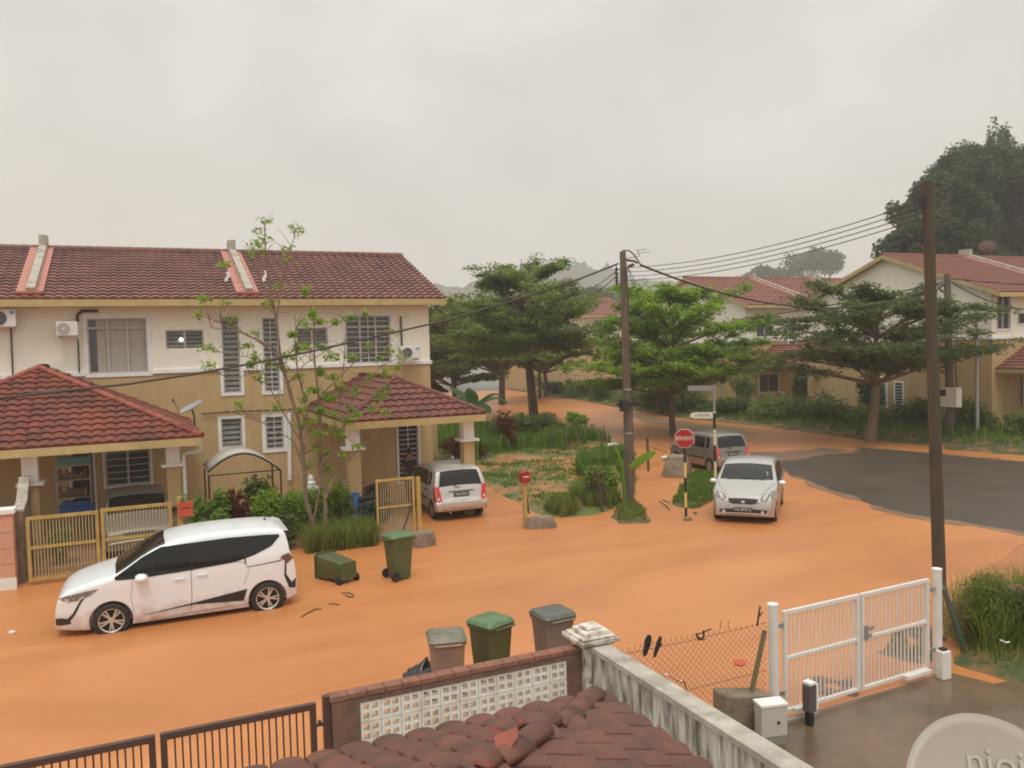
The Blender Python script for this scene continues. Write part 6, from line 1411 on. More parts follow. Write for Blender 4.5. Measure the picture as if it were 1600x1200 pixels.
# ================================================================== BINS AND SMALL THINGS
def wheelie_bin(loc, ang, label, m_body, m_lid, h=.93, w_=.48, d=.52, open_=False, sunk=0):
    root = empty('wheelie_bin', loc, ang, label, 'bin'); b = MB(); s = .80; hb = h*.90
    vs = []; cr_ = .06
    def rr(wx, dy, z, cc):
        P = []
        for (sx, sy, a0) in ((1, 1, 0), (-1, 1, 90), (-1, -1, 180), (1, -1, 270)):
            for k in range(5): a = R(a0+90*k/4); P.append((sx*(wx/2-cc)+cc*math.cos(a), sy*(dy/2-cc)+cc*math.sin(a), z))
        return P
    lev = [(s*w_, s*d*.86, .03, .05), (s*w_*1.02, s*d*.9, .10, .05), (w_*.97, d*.95, hb*.93, .05), (w_*.985, d*.97, hb*.931, .05), (w_*.99, d*.98, hb, .05)]
    for a in lev: vs += rr(*a)
    n = 20; b.mesh(vs, [(i*n+k, i*n+(k+1) % n, (i+1)*n+(k+1) % n, (i+1)*n+k) for i in range(len(lev)-1) for k in range(n)]+[tuple(range(n-1, -1, -1))])
    b.build('bin_body', m_body, root, smooth=30)
    r = MB(); vs = rr(w_*1.06, d*1.06, hb-.035, .06)+rr(w_*1.08, d*1.08, hb, .06)+rr(w_*.9, d*.9, hb+.004, .05); r.mesh(vs, [(i*n+k, i*n+(k+1) % n, (i+1)*n+(k+1) % n, (i+1)*n+k) for i in range(2) for k in range(n)]); r.build('rim', m_body, root, smooth=30, fix=False)
    l = MB(); piv = Vector((0, d*.5, hb)); q = Matrix.Identity(4) if not open_ else Matrix.Translation(piv) @ Matrix.Rotation(R(-200), 4, 'X') @ Matrix.Translation(-piv)
    lv = [rr(w_*1.07, d*1.10, hb+.008, .06), rr(w_*1.10, d*1.12, hb+.03, .07), rr(w_*.98, d*.98, hb+.075, .07), rr(w_*.72, d*.62, hb+.095, .06)]; vs = [q @ Vector(p) for x in lv for p in x]
    l.mesh(vs, [(i*n+k, i*n+(k+1) % n, (i+1)*n+(k+1) % n, (i+1)*n+k) for i in range(3) for k in range(n)]+[tuple(3*n+k for k in range(n)), tuple(range(n-1, -1, -1))]); l.build('lid', m_lid, root, smooth=28)
    h_ = MB(); h_.tube([(-w_*.36, d*.54, hb-.01), (-w_*.36, d*.66, hb+.0), (w_*.36, d*.66, hb+.0), (w_*.36, d*.54, hb-.01)], .016, 8); h_.build('handle', m_body, root)
    for sg in (1, -1): wv = MB(); wv.lathe([(.04, -.025), (.10, -.025), (.105, 0), (.10, .025), (.04, .025)], 22, Matrix.Translation((sg*w_*.47, d*.36, .10)) @ Matrix.Rotation(R(90), 4, 'Y')); wv.build('wheel', 'black', root, smooth=40)
    return root
b1 = wheelie_bin(G(624, 903), R(100), 'upright dark green wheelie bin standing in the flooded street', 'bin_green', 'bin_lid_green', h=1.02, w_=.50, d=.54)
tb = wheelie_bin(G(533, 914)+Vector((.0, 0, .0)), 0, 'tipped over green wheelie bin lying in the mud behind the van', 'bin_green', 'bin_lid_green', h=1.0, w_=.50, d=.54, open_=True)
_m = G(524, 900)
_ax = (G(546, 905)-G(500, 893)).normalized()          # from the open top towards the base
_z = -_ax; _y = Vector((0, 0, -1)); _x = _y.cross(_z).normalized()
tb.matrix_world = basis(G(549, 913)+Vector((0, .10, .27)), _x, _y, _z)
bz = 1.0
for (px, py, lab, mb_, ml_, rz, w_, h) in ((697, 992, 'mud stained grey wheelie bin left of the green one behind the brick wall', 'bin_grey', 'bin_lid_grey', -14, .50, .97), (766, 968, 'green wheelie bin between two grey ones behind the brick wall', 'bin_green', 'bin_lid_green', 20, .50, 1.0), (863, 956, 'grey wheelie bin with dark lid beside the capped pillar', 'bin_grey2', 'bin_lid_dark', 4, .52, 1.0)):
    wheelie_bin(G(px, py, h*.95)-Vector((0, 0, h*.95)), R(rz+180), lab, mb_, ml_, h=h, w_=w_, d=.5)
# rubbish bag
bm = bmesh.new(); bmesh.ops.create_icosphere(bm, subdivisions=4, radius=1)
for v in bm.verts:
    k = v.co.copy(); n_ = mnoise.noise(k*2.2)*.35+mnoise.noise(k*6)*.12; v.co = Vector((k.x*.26, k.y*.2, k.z*.19))*(1+n_)
    if k.z > .82: t_ = (k.z-.82)/.18; v.co = Vector((v.co.x*(1-.75*t_)+.12*t_, v.co.y*(1-.75*t_), v.co.z+.10*t_))
me = bpy.data.meshes.new('bag'); bm.to_mesh(me); bm.free(); me.materials.append(M['bag']); me.shade_smooth(); o = bpy.data.objects.new('rubbish_bag', me); COL.objects.link(o); o.location = G(657, 1043, .35)-Vector((0, 0, .17)); tag(o, 'black rubbish bag with a knotted top beside the stained grey bin', 'bag')
# shelving and basins in the left porch
rk = empty('shelf_rack', (-1.75, 26.2, .1), label='metal shelf rack with teal and blue trays in the red roofed porch', cat='rack')
b = MB()
for x in (-.42, .42):
    for y in (-.2, .2): b.box(x-.015, x+.015, y-.015, y+.015, 0, 1.95)
for z in (.5, 1.0, 1.5, 1.9): b.box(-.42, .42, -.22, .22, z, z+.03)
b.build('frame', 'galv', rk)
b = MB(); b.box(-.40, .45, -.24, .2, 1.94, 2.15); b.build('teal_tray', 'teal', rk); b = MB(); b.box(-.38, .50, -.24, .2, .54, .78); b.box(-.3, .35, -.22, .18, .79, .9); b.build('blue_tray', 'blue', rk)
rg = random.Random(2); mi_ = mat('mixed_items', (.3, .2, .13), .7, col2=(.1, .08, .07), vscale=9)
for k in range(8):
    x = -.38+.09*k
    for z in (1.04, 1.54): b = MB(); b.box(x, x+.07, -.15, .1, z, z+rg.uniform(.1, .28)); b.build('stored_item', mi_, rk)
def bucket(loc, r, h, m, label, name='bucket'):
    rt_ = empty(name, loc, label=label, cat='bucket'); b = MB(); b.lathe([(r*.7, 0), (r*.98, h*.95), (r*1.06, h*.95), (r*1.06, h), (r*.9, h), (r*.66, .03)], 24); b.build('tub', m, rt_, smooth=40); b = MB(); b.tube([(-r, 0, h*.9), (-r*.7, 0, h*1.3), (0, 0, h*1.5), (r*.7, 0, h*1.3), (r, 0, h*.9)], .006, 5); b.build('handle', 'galv', rt_)
pb = PY(552, 770, 23); bd = empty('water_drum', (pb.x, 23, .1), label='narrow blue plastic drum standing at the end of the shrubs', cat='drum'); b = MB(); b.lathe([(.16, 0), (.18, .05), (.18, .4), (.19, .42), (.18, .44), (.18, .78), (.15, .84), (.15, .86), (0, .86)], 24); b.build('drum_body', 'blue', bd, smooth=30); b = MB(); b.lathe([(.155, .861), (.155, .9), (0, .9)], 20); b.build('lid', 'blue', bd)
bucket((PY(552, 780, 22.3).x, 22.3, .1), .17, .26, 'red', 'small red bucket in front of the blue drum')
o_ = empty('shrine_post', (PY(486, 765, 25).x, 25, .1), label='small white stepped shrine post against the tan wall', cat='shrine'); b = MB(); b.box(-.12, .12, -.12, .12, 0, .72); b.box(-.25, .25, -.2, .2, .721, .80); b.box(-.18, .18, -.15, .15, .801, .87); b.lathe([(.14, .871), (.12, .93), (.15, .98), (.09, 1.05), (.09, 1.13), (.05, 1.2), (0, 1.24)], 16); b.build('plinth', 'white', o_)
# posts and litter on the lot
for (x0, y0, x1, y1, lab) in ((881, 708, 882, 662, 'thin wooden stake at the back of the muddy lot, left of three'), (940, 706, 940, 672, 'thin wooden stake at the back of the muddy lot, middle of three'), (1013, 736, 1011, 684, 'thin wooden stake by the side road edge of the lot'), (942, 800, 932, 735, 'dark leaning stake in the tall grass, the more upright of two'), (948, 792, 936, 748, 'dark leaning stake in the tall grass, the more slanted of two')):
    a = G(x0, y0); t_ = PY(x1, y1, a.y); r_ = empty('stake', a, label=lab, cat='stake', group='stakes of the old lot fence'); b = MB(); b.tube([a-Vector((0, 0, .2)), a.lerp(t_, .5)+Vector((.02, 0, 0)), t_], .045 if x0 < 1013 else .05, 7); b.build('shaft', 'twig', r_, world=True)
def litter(px, py, s, label, m='foam', name='litter', z=.1):
    p = G(px, py, z); bm = bmesh.new(); bmesh.ops.create_icosphere(bm, subdivisions=3, radius=s)
    for v in bm.verts: k = v.co/s; v.co = Vector((v.co.x*1.2, v.co.y, v.co.z*.6))*(1+.45*mnoise.noise(k*2.5+Vector((px, 0, 0))))
    me = bpy.data.meshes.new(name); bm.to_mesh(me); bm.free(); me.materials.append(M[m]); o = bpy.data.objects.new(name, me); COL.objects.link(o); o.location = p; tag(o, label, 'litter')
litter(958, 697, .28, 'crumpled white bag on the lot beside a stake'); litter(18, 988, .05, 'tiny white scrap floating at the left edge of the mud', z=.02); litter(1039, 715, .14, 'small pale scrap beside the mud brown lump')
litter(1085, 777, .07, 'small white scrap on the grass island behind the stop sign')
# twigs on the mud
def twigs(name, label, pts, r_=.012):
    b = MB()
    for pl_ in pts: b.tube([G(x, y, .012) for x, y in pl_], r_, 5)
    o = b.build(name, 'twig'); tag(o, label, 'twig')
twigs('twig', 'forked dark twig on the mud below the tipped green bin', [[(533, 927), (545, 926), (552, 929)], [(540, 930), (548, 933), (553, 931)]], .014)
twigs('twig', 'short thin twig on the mud left of the forked one', [[(514, 944), (520, 943), (530, 945)]]); twigs('twig', 'long thin twig drifting on the mud left of the others', [[(471, 964), (480, 958), (492, 952), (502, 951)], [(486, 956), (494, 951)]])
twigs('twig', 'small branch on the mud beside the grass island', [[(1030, 783), (1040, 790), (1046, 797)], [(1035, 781), (1045, 785)]], .02); twigs('twig', 'thin branch lying on the mud near the far lump', [[(1021, 700), (1032, 704), (1042, 706)]], .02)
# stones by the sign
for (px, py, s, lab) in ((1074, 811, .10, 'small brown stone at the foot of the stop sign post'), (1086, 801, .05, 'tiny brown stone right of the stop sign post')): litter(px, py, s, lab, 'rock', 'stone', .03)
# things outside the white gate: drain grates and debris
M['soil_dark'] = mat('wet_dark_soil', (.10, .065, .04), .5, col2=(.22, .12, .065), vscale=6)
dg_ = [tuple(G(*p)[:2]) for p in ((1270, 1069), (1300, 1060), (1330, 1063), (1322, 1083), (1285, 1082))]
_, _h = height_patch('mud_mound', dg_, 'soil_dark', res=.05, top=.02, rise=.3, amp=.09, nscale=4, seed=61)
dg2 = [tuple(G(*p)[:2]) for p in ((1382, 1020), (1395, 992), (1452, 984), (1462, 1012), (1458, 1042), (1420, 1034))]
_, _h2 = height_patch('mud_mound', dg2, 'soil_dark', res=.05, top=.03, rise=.35, amp=.10, nscale=4, seed=62)
# maroon disc on a stake among the right shrub
dd = empty('garden_disc', PY(1596, 921, 8.6), label='maroon plastic disc on a stake at the right edge above the shrub', cat='disc')
b = MB(); b.lathe([(0, .02), (.16, .015), (.20, 0), (.20, -.012), (0, -.012)], 26, Matrix.Rotation(R(12), 4, 'X')); b.build('disc', 'maroon', dd, smooth=40); b = MB(); b.tube([(0, 0, -.01), (.02, .02, -.95)], .014, 6); b.build('stake', 'twig', dd)
# small white dish aerial on the corner house roof
rdp = PY(1543, 386, 34); rd2 = empty('satellite_dish', rdp, label='pale satellite dish on the ridge of the corner house', cat='dish'); b = MB(); b.lathe([(0, -.08), (.25, -.05), (.5, .05)], 24, Matrix.Rotation(R(35), 4, 'Y') @ Matrix.Rotation(R(-20), 4, 'X')); ob = b.build('reflector', 'dish_grey', rd2, smooth=60, fix=False); b = MB(); b.tube([(0, 0, -.06), (.1, 0, -.9)], .03, 6); b.build('mast', 'cable', rd2)

# ================================================================== VEGETATION
rng = random.Random(77)
def scatter(hz, poly, n, pred=None, zmin=.015, seed=1):
    r_ = random.Random(seed); xs = [p[0] for p in poly]; ys = [p[1] for p in poly]; out_ = []
    while len(out_) < n:
        x, y = r_.uniform(min(xs), max(xs)), r_.uniform(min(ys), max(ys))
        if not inside(poly, x, y): continue
        z = hz(x, y)
        if z < zmin or (pred and not pred(x, y)): 
            n -= .25; continue
        out_.append((x, y, z-.02))
    return out_
tag(blades('grass', scatter(lotz, lot, 26000, lambda x, y: mnoise.noise(Vector((x*.45, y*.45, 3)))+.8*mnoise.noise(Vector((x*1.9, y*1.9, 13))) > -.12, .0, 5), .13, 'grass_blade', 1, wid=.016), kind='stuff')
tag(blades('grass', scatter(triz, tri, 6500, None, -.03, 6), .13, 'grass_blade', 2, wid=.013), kind='stuff')
tag(blades('grass', scatter(pmz, [(11.95, 19.5), (12.7, 19.25), (13.4, 20.3), (14.0, 21.9), (13.0, 21.3)], 2200, None, -.03, 7), .16, 'grass_tall', 3, wid=.012), kind='stuff')
tag(blades('grass', scatter(vergez, verge, 16000, None, .05, 8), .45, 'grass_blade', 4, wid=.035), kind='stuff')
tag(blades('grass', scatter(glz, gl, 6500, None, .02, 9), .20, 'grass_tall', 5, wid=.008), kind='stuff')
tag(blades('grass', scatter(_h2, dg2, 500, None, .0, 65), .12, 'grass_tall', 15, wid=.006), kind='stuff')
# tall weeds along the street edge of the lot
P_ = [(10.9, 21.0), (13.4, 21.6), (14.4, 23.6), (13.5, 24.5), (12.1, 22.6), (10.9, 22.0)]
tag(blades('tall_weeds', scatter(lotz, P_, 3800, lambda x, y: mnoise.noise(Vector((x*1.2, y*1.2, 8))) > -.12, -.1, 10), .5, 'grass_tall', 6, wid=.014, lean=.5), kind='stuff')
P2_ = [(14.2, 23.4), (17.0, 26.5), (19.5, 31), (17, 31), (14.8, 27)]
tag(blades('tall_weeds', scatter(lotz, P2_, 3500, lambda x, y: mnoise.noise(Vector((x*.8, y*.8, 8))) > -.05, -.1, 11), .6, 'grass_blade', 7, wid=.02, lean=.5), kind='stuff')
P3_ = [(13, 35), (21.5, 35), (22, 46), (14, 46)]
tag(blades('tall_weeds', scatter(lotz, P3_, 4500, None, -.1, 12), .8, 'grass_blade', 8, wid=.03, lean=.5), kind='stuff')
# grass clump strip before the house (right of the van) 
sp_ = [tuple(G(*p)[:2]) for p in ((478, 866), (520, 862), (590, 853), (592, 838), (500, 838), (470, 846))]
tag(blades('tall_weeds', [(*(p[:2]), 0) for p in scatter(lambda x, y: .1, sp_, 3000, lambda x, y: mnoise.noise(Vector((x*2, y*2, 4))) > -.2, .01, 13)], .62, 'grass_tall', 9, wid=.014, lean=.55), kind='stuff')
# shrubs in the bed between the porches
def sp3(px, py, y): return Vector((PY(px, py, y).x, y, .05))
bush(sp3(322, 800, 22.0), .55, .5, 1.5, 'pale green leafy shrub next to the red letter box with seedlings', 'leaf_yellow', 11, n=900, leafsize=.17)
bush(sp3(365, 800, 22.6), .7, .7, 1.55, 'dark red croton shrub under the arched awning', 'leaf_croton', 12, n=1000, leafsize=.17)
bush(sp3(400, 760, 23.4), .8, .6, 1.7, 'dark green bushy shrub behind the croton under the awning', 'leaf_mid', 13, n=1600, leafsize=.14)
bush(sp3(418, 800, 22.0), .75, .5, 1.5, 'bright green shrub behind the roof of the white van', 'leaf_bright', 14, n=1900, leafsize=.12)
bush(sp3(455, 800, 22.2), .6, .5, 1.35, 'light green fine leaved shrub right of the bright one', 'leaf_bright', 15, n=1500, leafsize=.10)
bush(sp3(440, 830, 21.5), .6, .4, .95, 'dark low shrub directly behind the van tail', 'leaf_dark', 16, n=1200, leafsize=.11)
bush(sp3(505, 770, 22.4), .85, .6, 1.35, 'dense fern like shrub around the twin garden trunks', 'leaf_bright', 17, n=2400, leafsize=.15, aspect=.25)
bush(sp3(535, 770, 22.6), .6, .5, 1.5, 'drooping dark green frond shrub left of the blue drum', 'leaf_mid', 18, n=1300, leafsize=.2, aspect=.2)
bush(sp3(352, 790, 21.6), .6, .45, 1.1, 'yellow green sprawling shrub behind the middle of the van roof', 'leaf_yellow', 19, n=1000, leafsize=.14)
bush(sp3(575, 800, 22.0), .5, .4, .8, 'low grey green shrub at the left foot of the yellow single gate', 'leaf_blue', 20, n=700, leafsize=.13)
bush(Vector((-1.9, 22.2, .1)), .45, .35, .95, 'potted yellow green plant seen through the left yellow gate leaf', 'leaf_yellow', 21, n=600, leafsize=.12)
bush(sp3(720, 655, 34)+Vector((0, 0, 0)), 1.3, .9, 1.2, 'rust tinged shrub behind the porch column at the back of the lot', 'leaf_croton', 22, n=900, leafsize=.2)
bush(Vector((17.5, 38.5, 0)), 2.0, 1.2, 1.5, 'wide low shrub left of the big umbrella tree trunk', 'leaf_dark', 23, n=2600, leafsize=.2)
bush(Vector((20.0, 40.5, 0)), 1.8, 1.2, 1.3, 'mid green scrub around the foot of the big umbrella tree', 'leaf_mid', 24, n=2400, leafsize=.2)
bush(Vector((19.8, 37.0, 0)), 1.6, 1.0, .9, 'low scrub in front of the big umbrella tree', 'leaf_mid', 25, n=1700, leafsize=.16)
bush(Vector((16.0, 36.0, 0)), .8, .6, 2.0, 'spindly dark shrub rising at the end of the porch roof', 'leaf_croton', 26, n=500, leafsize=.2)
bush(Vector((12.6, 21.9, 0)), .55, .5, 1.35, 'leafy weed shrub among the tall grass left of the near utility pole', 'leaf_mid', 27, n=1300, leafsize=.12)
bush(Vector((13.45, 22.3, 0)), .4, .4, 1.0, 'small weed shrub left of the near utility pole foot', 'leaf_bright', 28, n=700, leafsize=.11)
# garden shrub at the right edge
bush(Vector((12.35, 8.75, .02)), .85, .55, 1.25, 'large wispy yellow green shrub at the right edge of the garden', 'grass_tall', 29, n=6500, leafsize=.13, aspect=.14, lumps=12, flat=0)
bush(Vector((13.0, 8.3, .02)), .75, .5, 1.0, 'dark leafy shrub in front of the wispy one at the right edge', 'leaf_dark', 30, n=3200, leafsize=.09, aspect=.3, lumps=10)
tag(blades('tall_weeds', [(*(p[:2]), .02) for p in scatter(lambda x, y: .1, [(11.6, 8.3), (13.8, 8.2), (14.2, 9.5), (12.0, 9.4)], 2200, None, .01, 33)], .95, 'grass_tall', 10, wid=.008, lean=.6), kind='stuff')
b = MB(); b.tube([G(1563, 1000, .5)+Vector((0, 0, 0)), G(1572, 1004, .45), G(1577, 1003, .45)], .012, 6); o = b.build('hose_end', 'foam'); tag(o, 'short pale piece of hose caught in the right garden shrub', 'hose')
# seedling tree on the lot
sr = empty('sapling', G(902, 702), label='young sapling with one leafy tuft on the muddy lot', cat='tree'); b = MB(); b.tube([(0, 0, -.1), (.03, 0, .8), (0, 0, 1.5)], [.03, .025, .012], 6); b.build('trunk', 'bark_pale', sr)
c0 = G(902, 702); leaf_mesh('crown', [((c0.x, c0.y, 1.45), (.55, .5, .28), 260), ((c0.x-.2, c0.y, 1.65), (.3, .3, .2), 120), ((c0.x+.3, c0.y, 1.35), (.35, .3, .2), 140)], .2, 'leaf_bright', sr, 31)
# banana plants
ba = empty('banana_plant', (13.45, 21.2, 0), label='young banana plant with one wide bright leaf in front of the near utility pole', cat='plant')
b = MB(); pb_ = PY(978, 800, 21.2); tp_ = PY(972, 720, 21.2); loc_ = ba.location; b.tube([pb_-loc_-Vector((0, 0, .1)), (pb_+tp_)/2-loc_, tp_-loc_], [.07, .055, .035], 8); b.build('stem', 'leaf_yellow', ba, smooth=60)
b = MB(); base_ = PY(977, 733, 21.2)-loc_
banana_leaf(b, base_, R(-18), 1.15, .95, .46, .75, 1, R(-55)); banana_leaf(b, base_, R(155), .4, 1.0, .2, .5, 2, R(50)); banana_leaf(b, base_+Vector((0, 0, -.5)), R(190), .45, .35, .12, .9, 3); b.build('leaves', 'leaf_banana', ba, fix=False, smooth=60)
banana(Vector((13.4, 33.5, 0)), 2.6, 'broad leaved banana plant rising behind the end house porch roof', 'leaf_banana_dark', 5, nl=8, ll=2.0)
banana(Vector((40.2, 36.0, .3)), 2.0, 'banana plant at the side of the corner house, left of two', 'leaf_blue', 6, nl=8, ll=2.0)
banana(Vector((38.9, 38.5, .3)), 2.2, 'banana plant at the side of the corner house, right of two', 'leaf_blue', 7, nl=8, ll=2.2)
# thin twin trunk garden tree before the houses
def thin_tree():
    root = empty('garden_tree', (4.25, 21.4, 0), label='sparse twin trunk garden tree rising in front of the terrace with few leaves', cat='tree')
    tr = MB(); Y0 = 21.4
    def P(px, py, y=Y0): return PY(px, py, y)
    limbs = [
        ([(507, 868), (500, 850), (489, 820), (478, 780), (476, 740), (472, 700), (466, 655), (450, 600), (437, 550), (428, 480), (416, 420), (413, 345)], .075, .012, 0),
        ([(507, 868), (508, 830), (508, 780), (500, 730), (502, 680), (498, 620), (492, 570), (490, 520), (492, 488)], .065, .008, .25),
        ([(472, 712), (488, 700), (494, 697)], .03, .015, .1),
        ([(466, 655), (452, 610), (440, 560), (400, 530), (345, 505), (308, 490)], .045, .006, -.2),
        ([(450, 600), (430, 545), (380, 520), (330, 512), (318, 465)], .03, .006, -.3),
        ([(437, 550), (432, 500), (440, 440), (452, 400), (462, 360)], .035, .007, .1),
        ([(428, 480), (405, 430), (400, 400), (404, 380)], .02, .005, 0),
        ([(470, 680), (480, 640), (465, 580), (460, 520), (475, 480)], .03, .006, .3),
        ([(500, 730), (530, 690), (545, 640), (560, 600), (600, 570), (632, 555)], .03, .006, .3),
        ([(498, 620), (530, 590), (560, 560), (590, 545), (625, 500)], .022, .005, .2),
        ([(508, 780), (520, 750), (540, 728), (560, 700), (590, 680)], .035, .006, .4),
        ([(476, 740), (460, 690), (410, 660), (350, 640)], .02, .004, -.1),
        ([(440, 560), (470, 540), (500, 520), (525, 505)], .02, .005, .1),
        ([(489, 820), (500, 760), (512, 700), (530, 640), (538, 560), (540, 500)], .03, .005, .35),
        ([(437, 550), (410, 580), (360, 592), (325, 575)], .016, .004, -.1),
        ([(476, 700), (440, 640), (418, 600), (404, 560), (370, 556), (330, 548)], .02, .004, -.2),
        ([(450, 600), (475, 570), (515, 545), (548, 530)], .018, .004, .2)]
    ends = []
    for pts, r0, r1, dy in limbs:
        n = len(pts); V_ = [P(x, y, Y0+dy*i/(n-1)) for i, (x, y) in enumerate(pts)]
        # soften
        tr.tube(V_, [r0+(r1-r0)*i/(n-1) for i in range(n)], 7); ends.append(V_)
        rg_ = random.Random(n*7+int(r0*1000))
        for i in range(1, n):
            if i/n > .3:
                for _ in range(4):
                    st_ = V_[i-1].lerp(V_[i], rg_.random()); e_ = st_+Vector((rg_.uniform(-.45, .45), rg_.uniform(-.3, .3), rg_.uniform(.05, .55))); tr.tube([st_, st_.lerp(e_, .5)+Vector((0, 0, .04)), e_], [.010, .006, .003], 4, cap=False)
    tr.build('trunk', 'bark_pale', root, world=True, smooth=60)
    tufts = [(413, 345, 12), (405, 360, 10), (462, 358, 12), (470, 365, 8), (448, 385, 8), (404, 380, 12), (412, 375, 10), (392, 392, 10), (398, 382, 8), (413, 392, 10), (447, 398, 8), (318, 467, 22), (350, 415, 18), (310, 492, 14), (318, 545, 14), (325, 573, 16), (330, 548, 8),
             (385, 540, 22), (390, 570, 26), (400, 562, 20), (410, 590, 18), (418, 565, 16), (478, 455, 26), (490, 488, 34), (500, 500, 30), (480, 510, 20), (525, 505, 24), (545, 495, 18), (570, 490, 16), (455, 520, 26), (465, 545, 28), (480, 545, 20), (505, 545, 30), (515, 560, 30), (500, 580, 34), (520, 590, 26), (490, 610, 30), (475, 625, 26), (510, 620, 34), (500, 640, 34), (520, 650, 28), (545, 640, 22), (560, 610, 18), (575, 595, 18), (605, 585, 20), (618, 575, 18), (630, 556, 12), (470, 665, 16), (430, 640, 14), (375, 637, 16), (592, 618, 22), (600, 640, 14), (530, 680, 22), (545, 660, 18), (560, 700, 12), (510, 710, 18), (440, 575, 22), (450, 555, 20), (465, 590, 16), (470, 640, 18), (488, 660, 20), (500, 680, 22), (520, 670, 20), (490, 700, 18), (515, 730, 18), (480, 730, 14), (535, 710, 16), (550, 560, 22), (575, 540, 16), (590, 560, 16), (610, 545, 14), (420, 470, 16), (436, 450, 12), (350, 470, 10), (365, 500, 14), (400, 520, 14), (612, 520, 12), (520, 620, 24), (535, 605, 20), (560, 650, 18), (580, 640, 16), (600, 610, 14)]
    rg_ = random.Random(9); cl = []
    for x, y, n in tufts:
        p = P(x+rg_.uniform(-3, 3), y+rg_.uniform(-3, 3), Y0+rg_.uniform(-.4, .5)); cl.append((tuple(p), (rg_.uniform(.14, .27), .2, rg_.uniform(.10, .19)), int(n*2.6)))
    leaf_mesh('crown', cl, .115, 'leaf_bright', root, 41, flat=.3, shell=.1, aspect=.45)
thin_tree()
# umbrella trees along the side road
umbrella_tree((22.0, 45.3, 0), 10.8, 7.3, .30, 'big spreading umbrella tree with tiered branches behind the muddy lot', 'leaf_mid', 101, fork=.38, tiers=6, n=38000, lean=(-.6, 0), leafsize=.23, bottom=.40, top_r=.38, kind='umbrella_tree', group='umbrella trees along the side road')
umbrella_tree((25.9, 36.5, 0), 8.6, 5.9, .17, 'bright green umbrella tree behind the stop sign', 'leaf_bright', 102, fork=.34, tiers=6, n=52000, leafsize=.2, bottom=.33, top_r=.5, bark='bark', kind='umbrella_tree', group='umbrella trees along the side road')
umbrella_tree((31.6, 28.6, 0), 7.6, 6.6, .24, 'dark wide umbrella tree in front of the big gable house', 'leaf_dark', 103, fork=.36, tiers=5, n=32000, leafsize=.2, bottom=.46, top_r=.42, lean=(.6, -.2), bark='bark_pale', kind='umbrella_tree', group='umbrella trees along the side road')
umbrella_tree((21.5, 58, 0), 8.2, 5.5, .22, 'darker umbrella tree left behind the biggest one', 'leaf_dark', 104, fork=.35, tiers=5, n=16000, leafsize=.3, bottom=.34, kind='umbrella_tree', group='umbrella trees along the side road')
umbrella_tree((36.2, 72, 0), 7.6, 4.6, .2, 'far umbrella tree beyond the bend, right of a pair of trunks', 'leaf_mid', 105, fork=.4, tiers=4, n=8000, leafsize=.34, bottom=.4, kind='umbrella_tree', group='umbrella trees along the side road')
umbrella_tree((34.6, 70, 0), 6.6, 3.6, .16, 'far umbrella tree beyond the bend, left of a pair of trunks', 'leaf_mid', 106, fork=.4, tiers=4, n=6000, leafsize=.34, bottom=.42, kind='umbrella_tree', group='umbrella trees along the side road')
umbrella_tree((33.0, 48, 0), 7.4, 4.2, .16, 'olive umbrella tree on the far verge behind the near utility pole', 'leaf_mid', 107, fork=.35, tiers=5, n=14000, leafsize=.26, bottom=.30, kind='umbrella_tree', group='umbrella trees along the side road')
# trees and shrubs on the far side
T_ = [((PY(752, 470, 70).x, 66, 0), 8.8, 7.0, 5.0, 'dark broad tree beside the end of the terrace', 'leaf_dark', 201), ((33, 96, 0), 9.0, 6, 5, 'dark tree standing across the end of the flooded road', 'leaf_far', 202),
      ((PY(925, 430, 150).x, 150, 0), 16, 11, 9, 'hazy tree above the road bend between the two utility poles', 'leaf_far', 203), ((PY(1195, 440, 250).x, 250, 0), PY(1195, 424, 250).z, 12, 12, 'rounded hazy tree behind the farther row of houses, left of two', 'leaf_far', 204), ((PY(1282, 440, 250).x, 250, 0), PY(1282, 397, 250).z, 22, 16, 'rounded hazy tree behind the farther row of houses, right of two', 'leaf_far', 205)]
for p, h, rx, ry, lab, lf, sd__ in T_: round_tree(p, h, rx, ry, lab, lf, sd__, n=11000, leafsize=.45 if h < 20 else 1.2, lumps=34, ls=(.16, .3), trunk_r=.35 if h < 20 else 1.0)
def top_at(px, py, y): p = PY(px, py, y); return (p.x, y, 0), p.z
BT = [(1466, 284, 60, 6.2, 6.0, 'tall dark tree behind the corner house, leftmost of the clump beside the pole top', 301), (1510, 240, 66, 8.5, 7, 'tall dark tree directly behind the top of the dark leaning pole', 302), (1556, 238, 64, 8.5, 6.5, 'tall dark tree right of the dark leaning pole', 303), (1618, 240, 60, 8.5, 6.5, 'tall dark tree cut by the right edge of the view', 305), (1563, 212, 78, 3.6, 3.6, 'slender tree top poking above the tall dark clump', 306), (1450, 345, 52, 4.6, 5, 'lower dark tree filling below the tall clump behind the corner house', 304)]
for px, py, yy, rx, ry, lab, sd__ in BT:
    p, h = top_at(px, py, yy); round_tree(p, h, rx, ry, lab, 'leaf_wood', sd__, n=24000 if rx > 4 else 5000, leafsize=.42, lumps=80 if rx > 4 else 26, ls=(.08, .22) if rx > 4 else (.12, .3), zlow=.3 if rx > 4 else .6, group='tall dark trees behind the corner house')
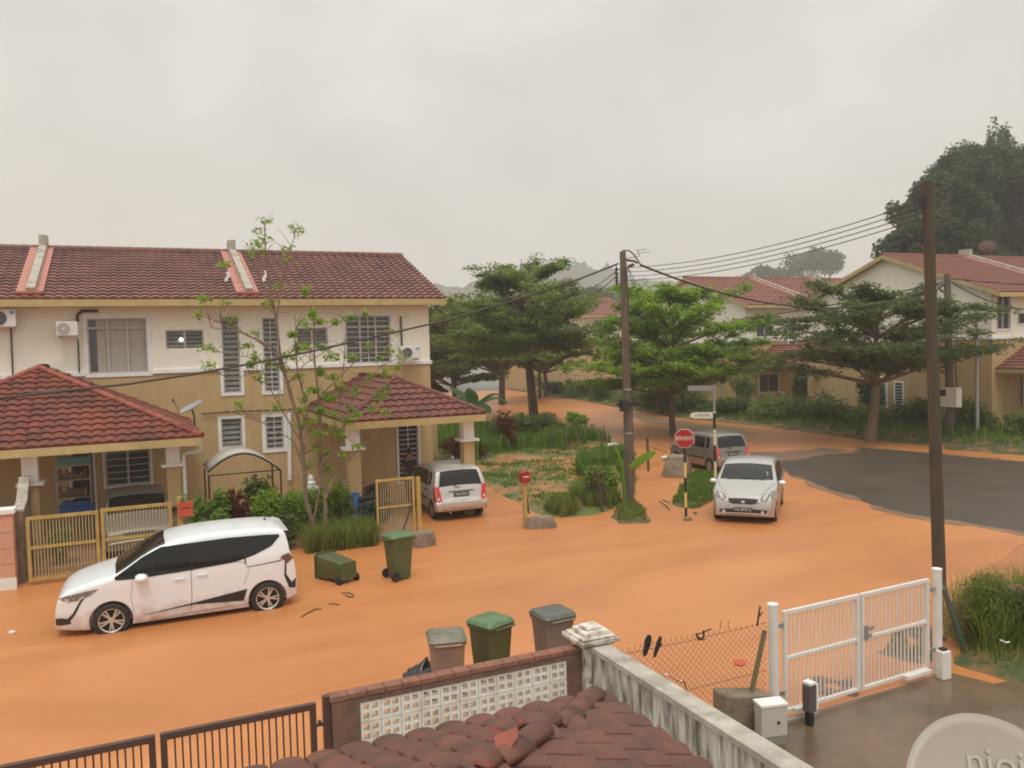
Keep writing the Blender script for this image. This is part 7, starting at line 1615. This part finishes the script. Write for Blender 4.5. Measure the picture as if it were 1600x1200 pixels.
# hedge-like shrubs on the far verge
hz_ = [(41.5, 88), (40, 82), (38.2, 75), (37.3, 68), (36, 62), (34.8, 56), (34.0, 51), (33.6, 46), (33.7, 42), (34.0, 38), (34.2, 35), (34.8, 32.3), (35.8, 30.3)]
HL = ['dark hedge shrub on the far verge at the road bend, %s', ]
ordn = ['first and farthest', 'second farthest', 'third farthest', 'fourth farthest', 'fifth farthest', 'sixth farthest', 'seventh, behind the near pole', 'eighth, behind the bright tree', 'ninth, left of the arrow sign', 'tenth, behind the arrow sign', 'eleventh, right of the arrow sign', 'twelfth, left of the dark umbrella tree trunk', 'nearest, right by the dark umbrella tree trunk']
for i, (x, y) in enumerate(hz_): bush(Vector((x+.6, y, .1)), 1.5, 2.6, 1.7+.4*math.sin(i*2.1), 'far verge hedge shrub, %s' % ordn[i], ['leaf_dark', 'leaf_mid'][i % 2], 400+i, n=2000, leafsize=.22, group='hedge shrubs along the far verge', lumps=12)
for i, (x, y, h, lf, lab) in enumerate(((37.0, 33.5, 2.6, 'leaf_blue', 'dark bluish conifer shaped shrub left of the dark umbrella tree trunk'), (36.6, 26.8, 1.7, 'leaf_mid', 'bright green shrub between the dark umbrella trunk and the leaning pole'), (37.0, 24.6, 1.0, 'leaf_mid', 'low green shrub behind the thin grey post'), (41, 22.2, .9, 'leaf_mid', 'low green shrub in the garden of the corner house, right edge'), (39.5, 41.5, 3.4, 'leaf_dark', 'tall dark shrub between the two rows of houses'), (42.5, 40.5, 3.0, 'leaf_dark', 'dark shrub in front of the farther row porch'), (37.5, 44.5, 2.6, 'leaf_mid', 'mid green shrub in front of the farther gable house'))):
    bush(Vector((x, y, .3)), 1.1 if h > 1.5 else 1.3, 1.1, h, lab, lf, 440+i, n=1800, leafsize=.2, lumps=9)
# far side wire fence and grey cars glimpsed far off
fb = empty('wire_fence', (36, 60, 0), label='grey wire fence with posts along the far verge of the side road', cat='fence'); b = MB(); pts = [(35.2, 44), (36, 52), (37, 60), (38.5, 70), (40.5, 80)]
for (x, y), (x2, y2_) in zip(pts, pts[1:]):
    for q in range(4): xx, yy = x+(x2-x)*q/4, y+(y2_-y)*q/4; b.tube([(xx, yy, 0), (xx, yy, 2.1)], .05, 6)
    for z in (.9, 1.5, 2.05): b.tube([(x, y, z), (x2, y2_, z)], .02, 4)
b.build('post_and_rail', 'galv', fb, world=True)
fc = small_hatch('distant pale car glimpsed behind the trees at the road bend', (49, 92, .1), R(20), 'car_green', 'lamp_red', 'W', True)

# ================================================================== RAIN HAZE
hb2 = MB(); hb2.box(-160, 1650, -80, 1500, -1.5, 190); hz = hb2.build('haze', 'soil'); tag(hz, kind='stuff')
m = bpy.data.materials.new('rain_haze'); m.use_nodes = True; t = m.node_tree; t.nodes.clear(); o = t.nodes.new('ShaderNodeOutputMaterial'); v = t.nodes.new('ShaderNodeVolumePrincipled')
v.inputs['Color'].default_value = (.90, .94, .93, 1); v.inputs['Density'].default_value = .00105; v.inputs['Anisotropy'].default_value = .2; t.links.new(v.outputs[0], o.inputs['Volume']); hz.data.materials.clear(); hz.data.materials.append(m)
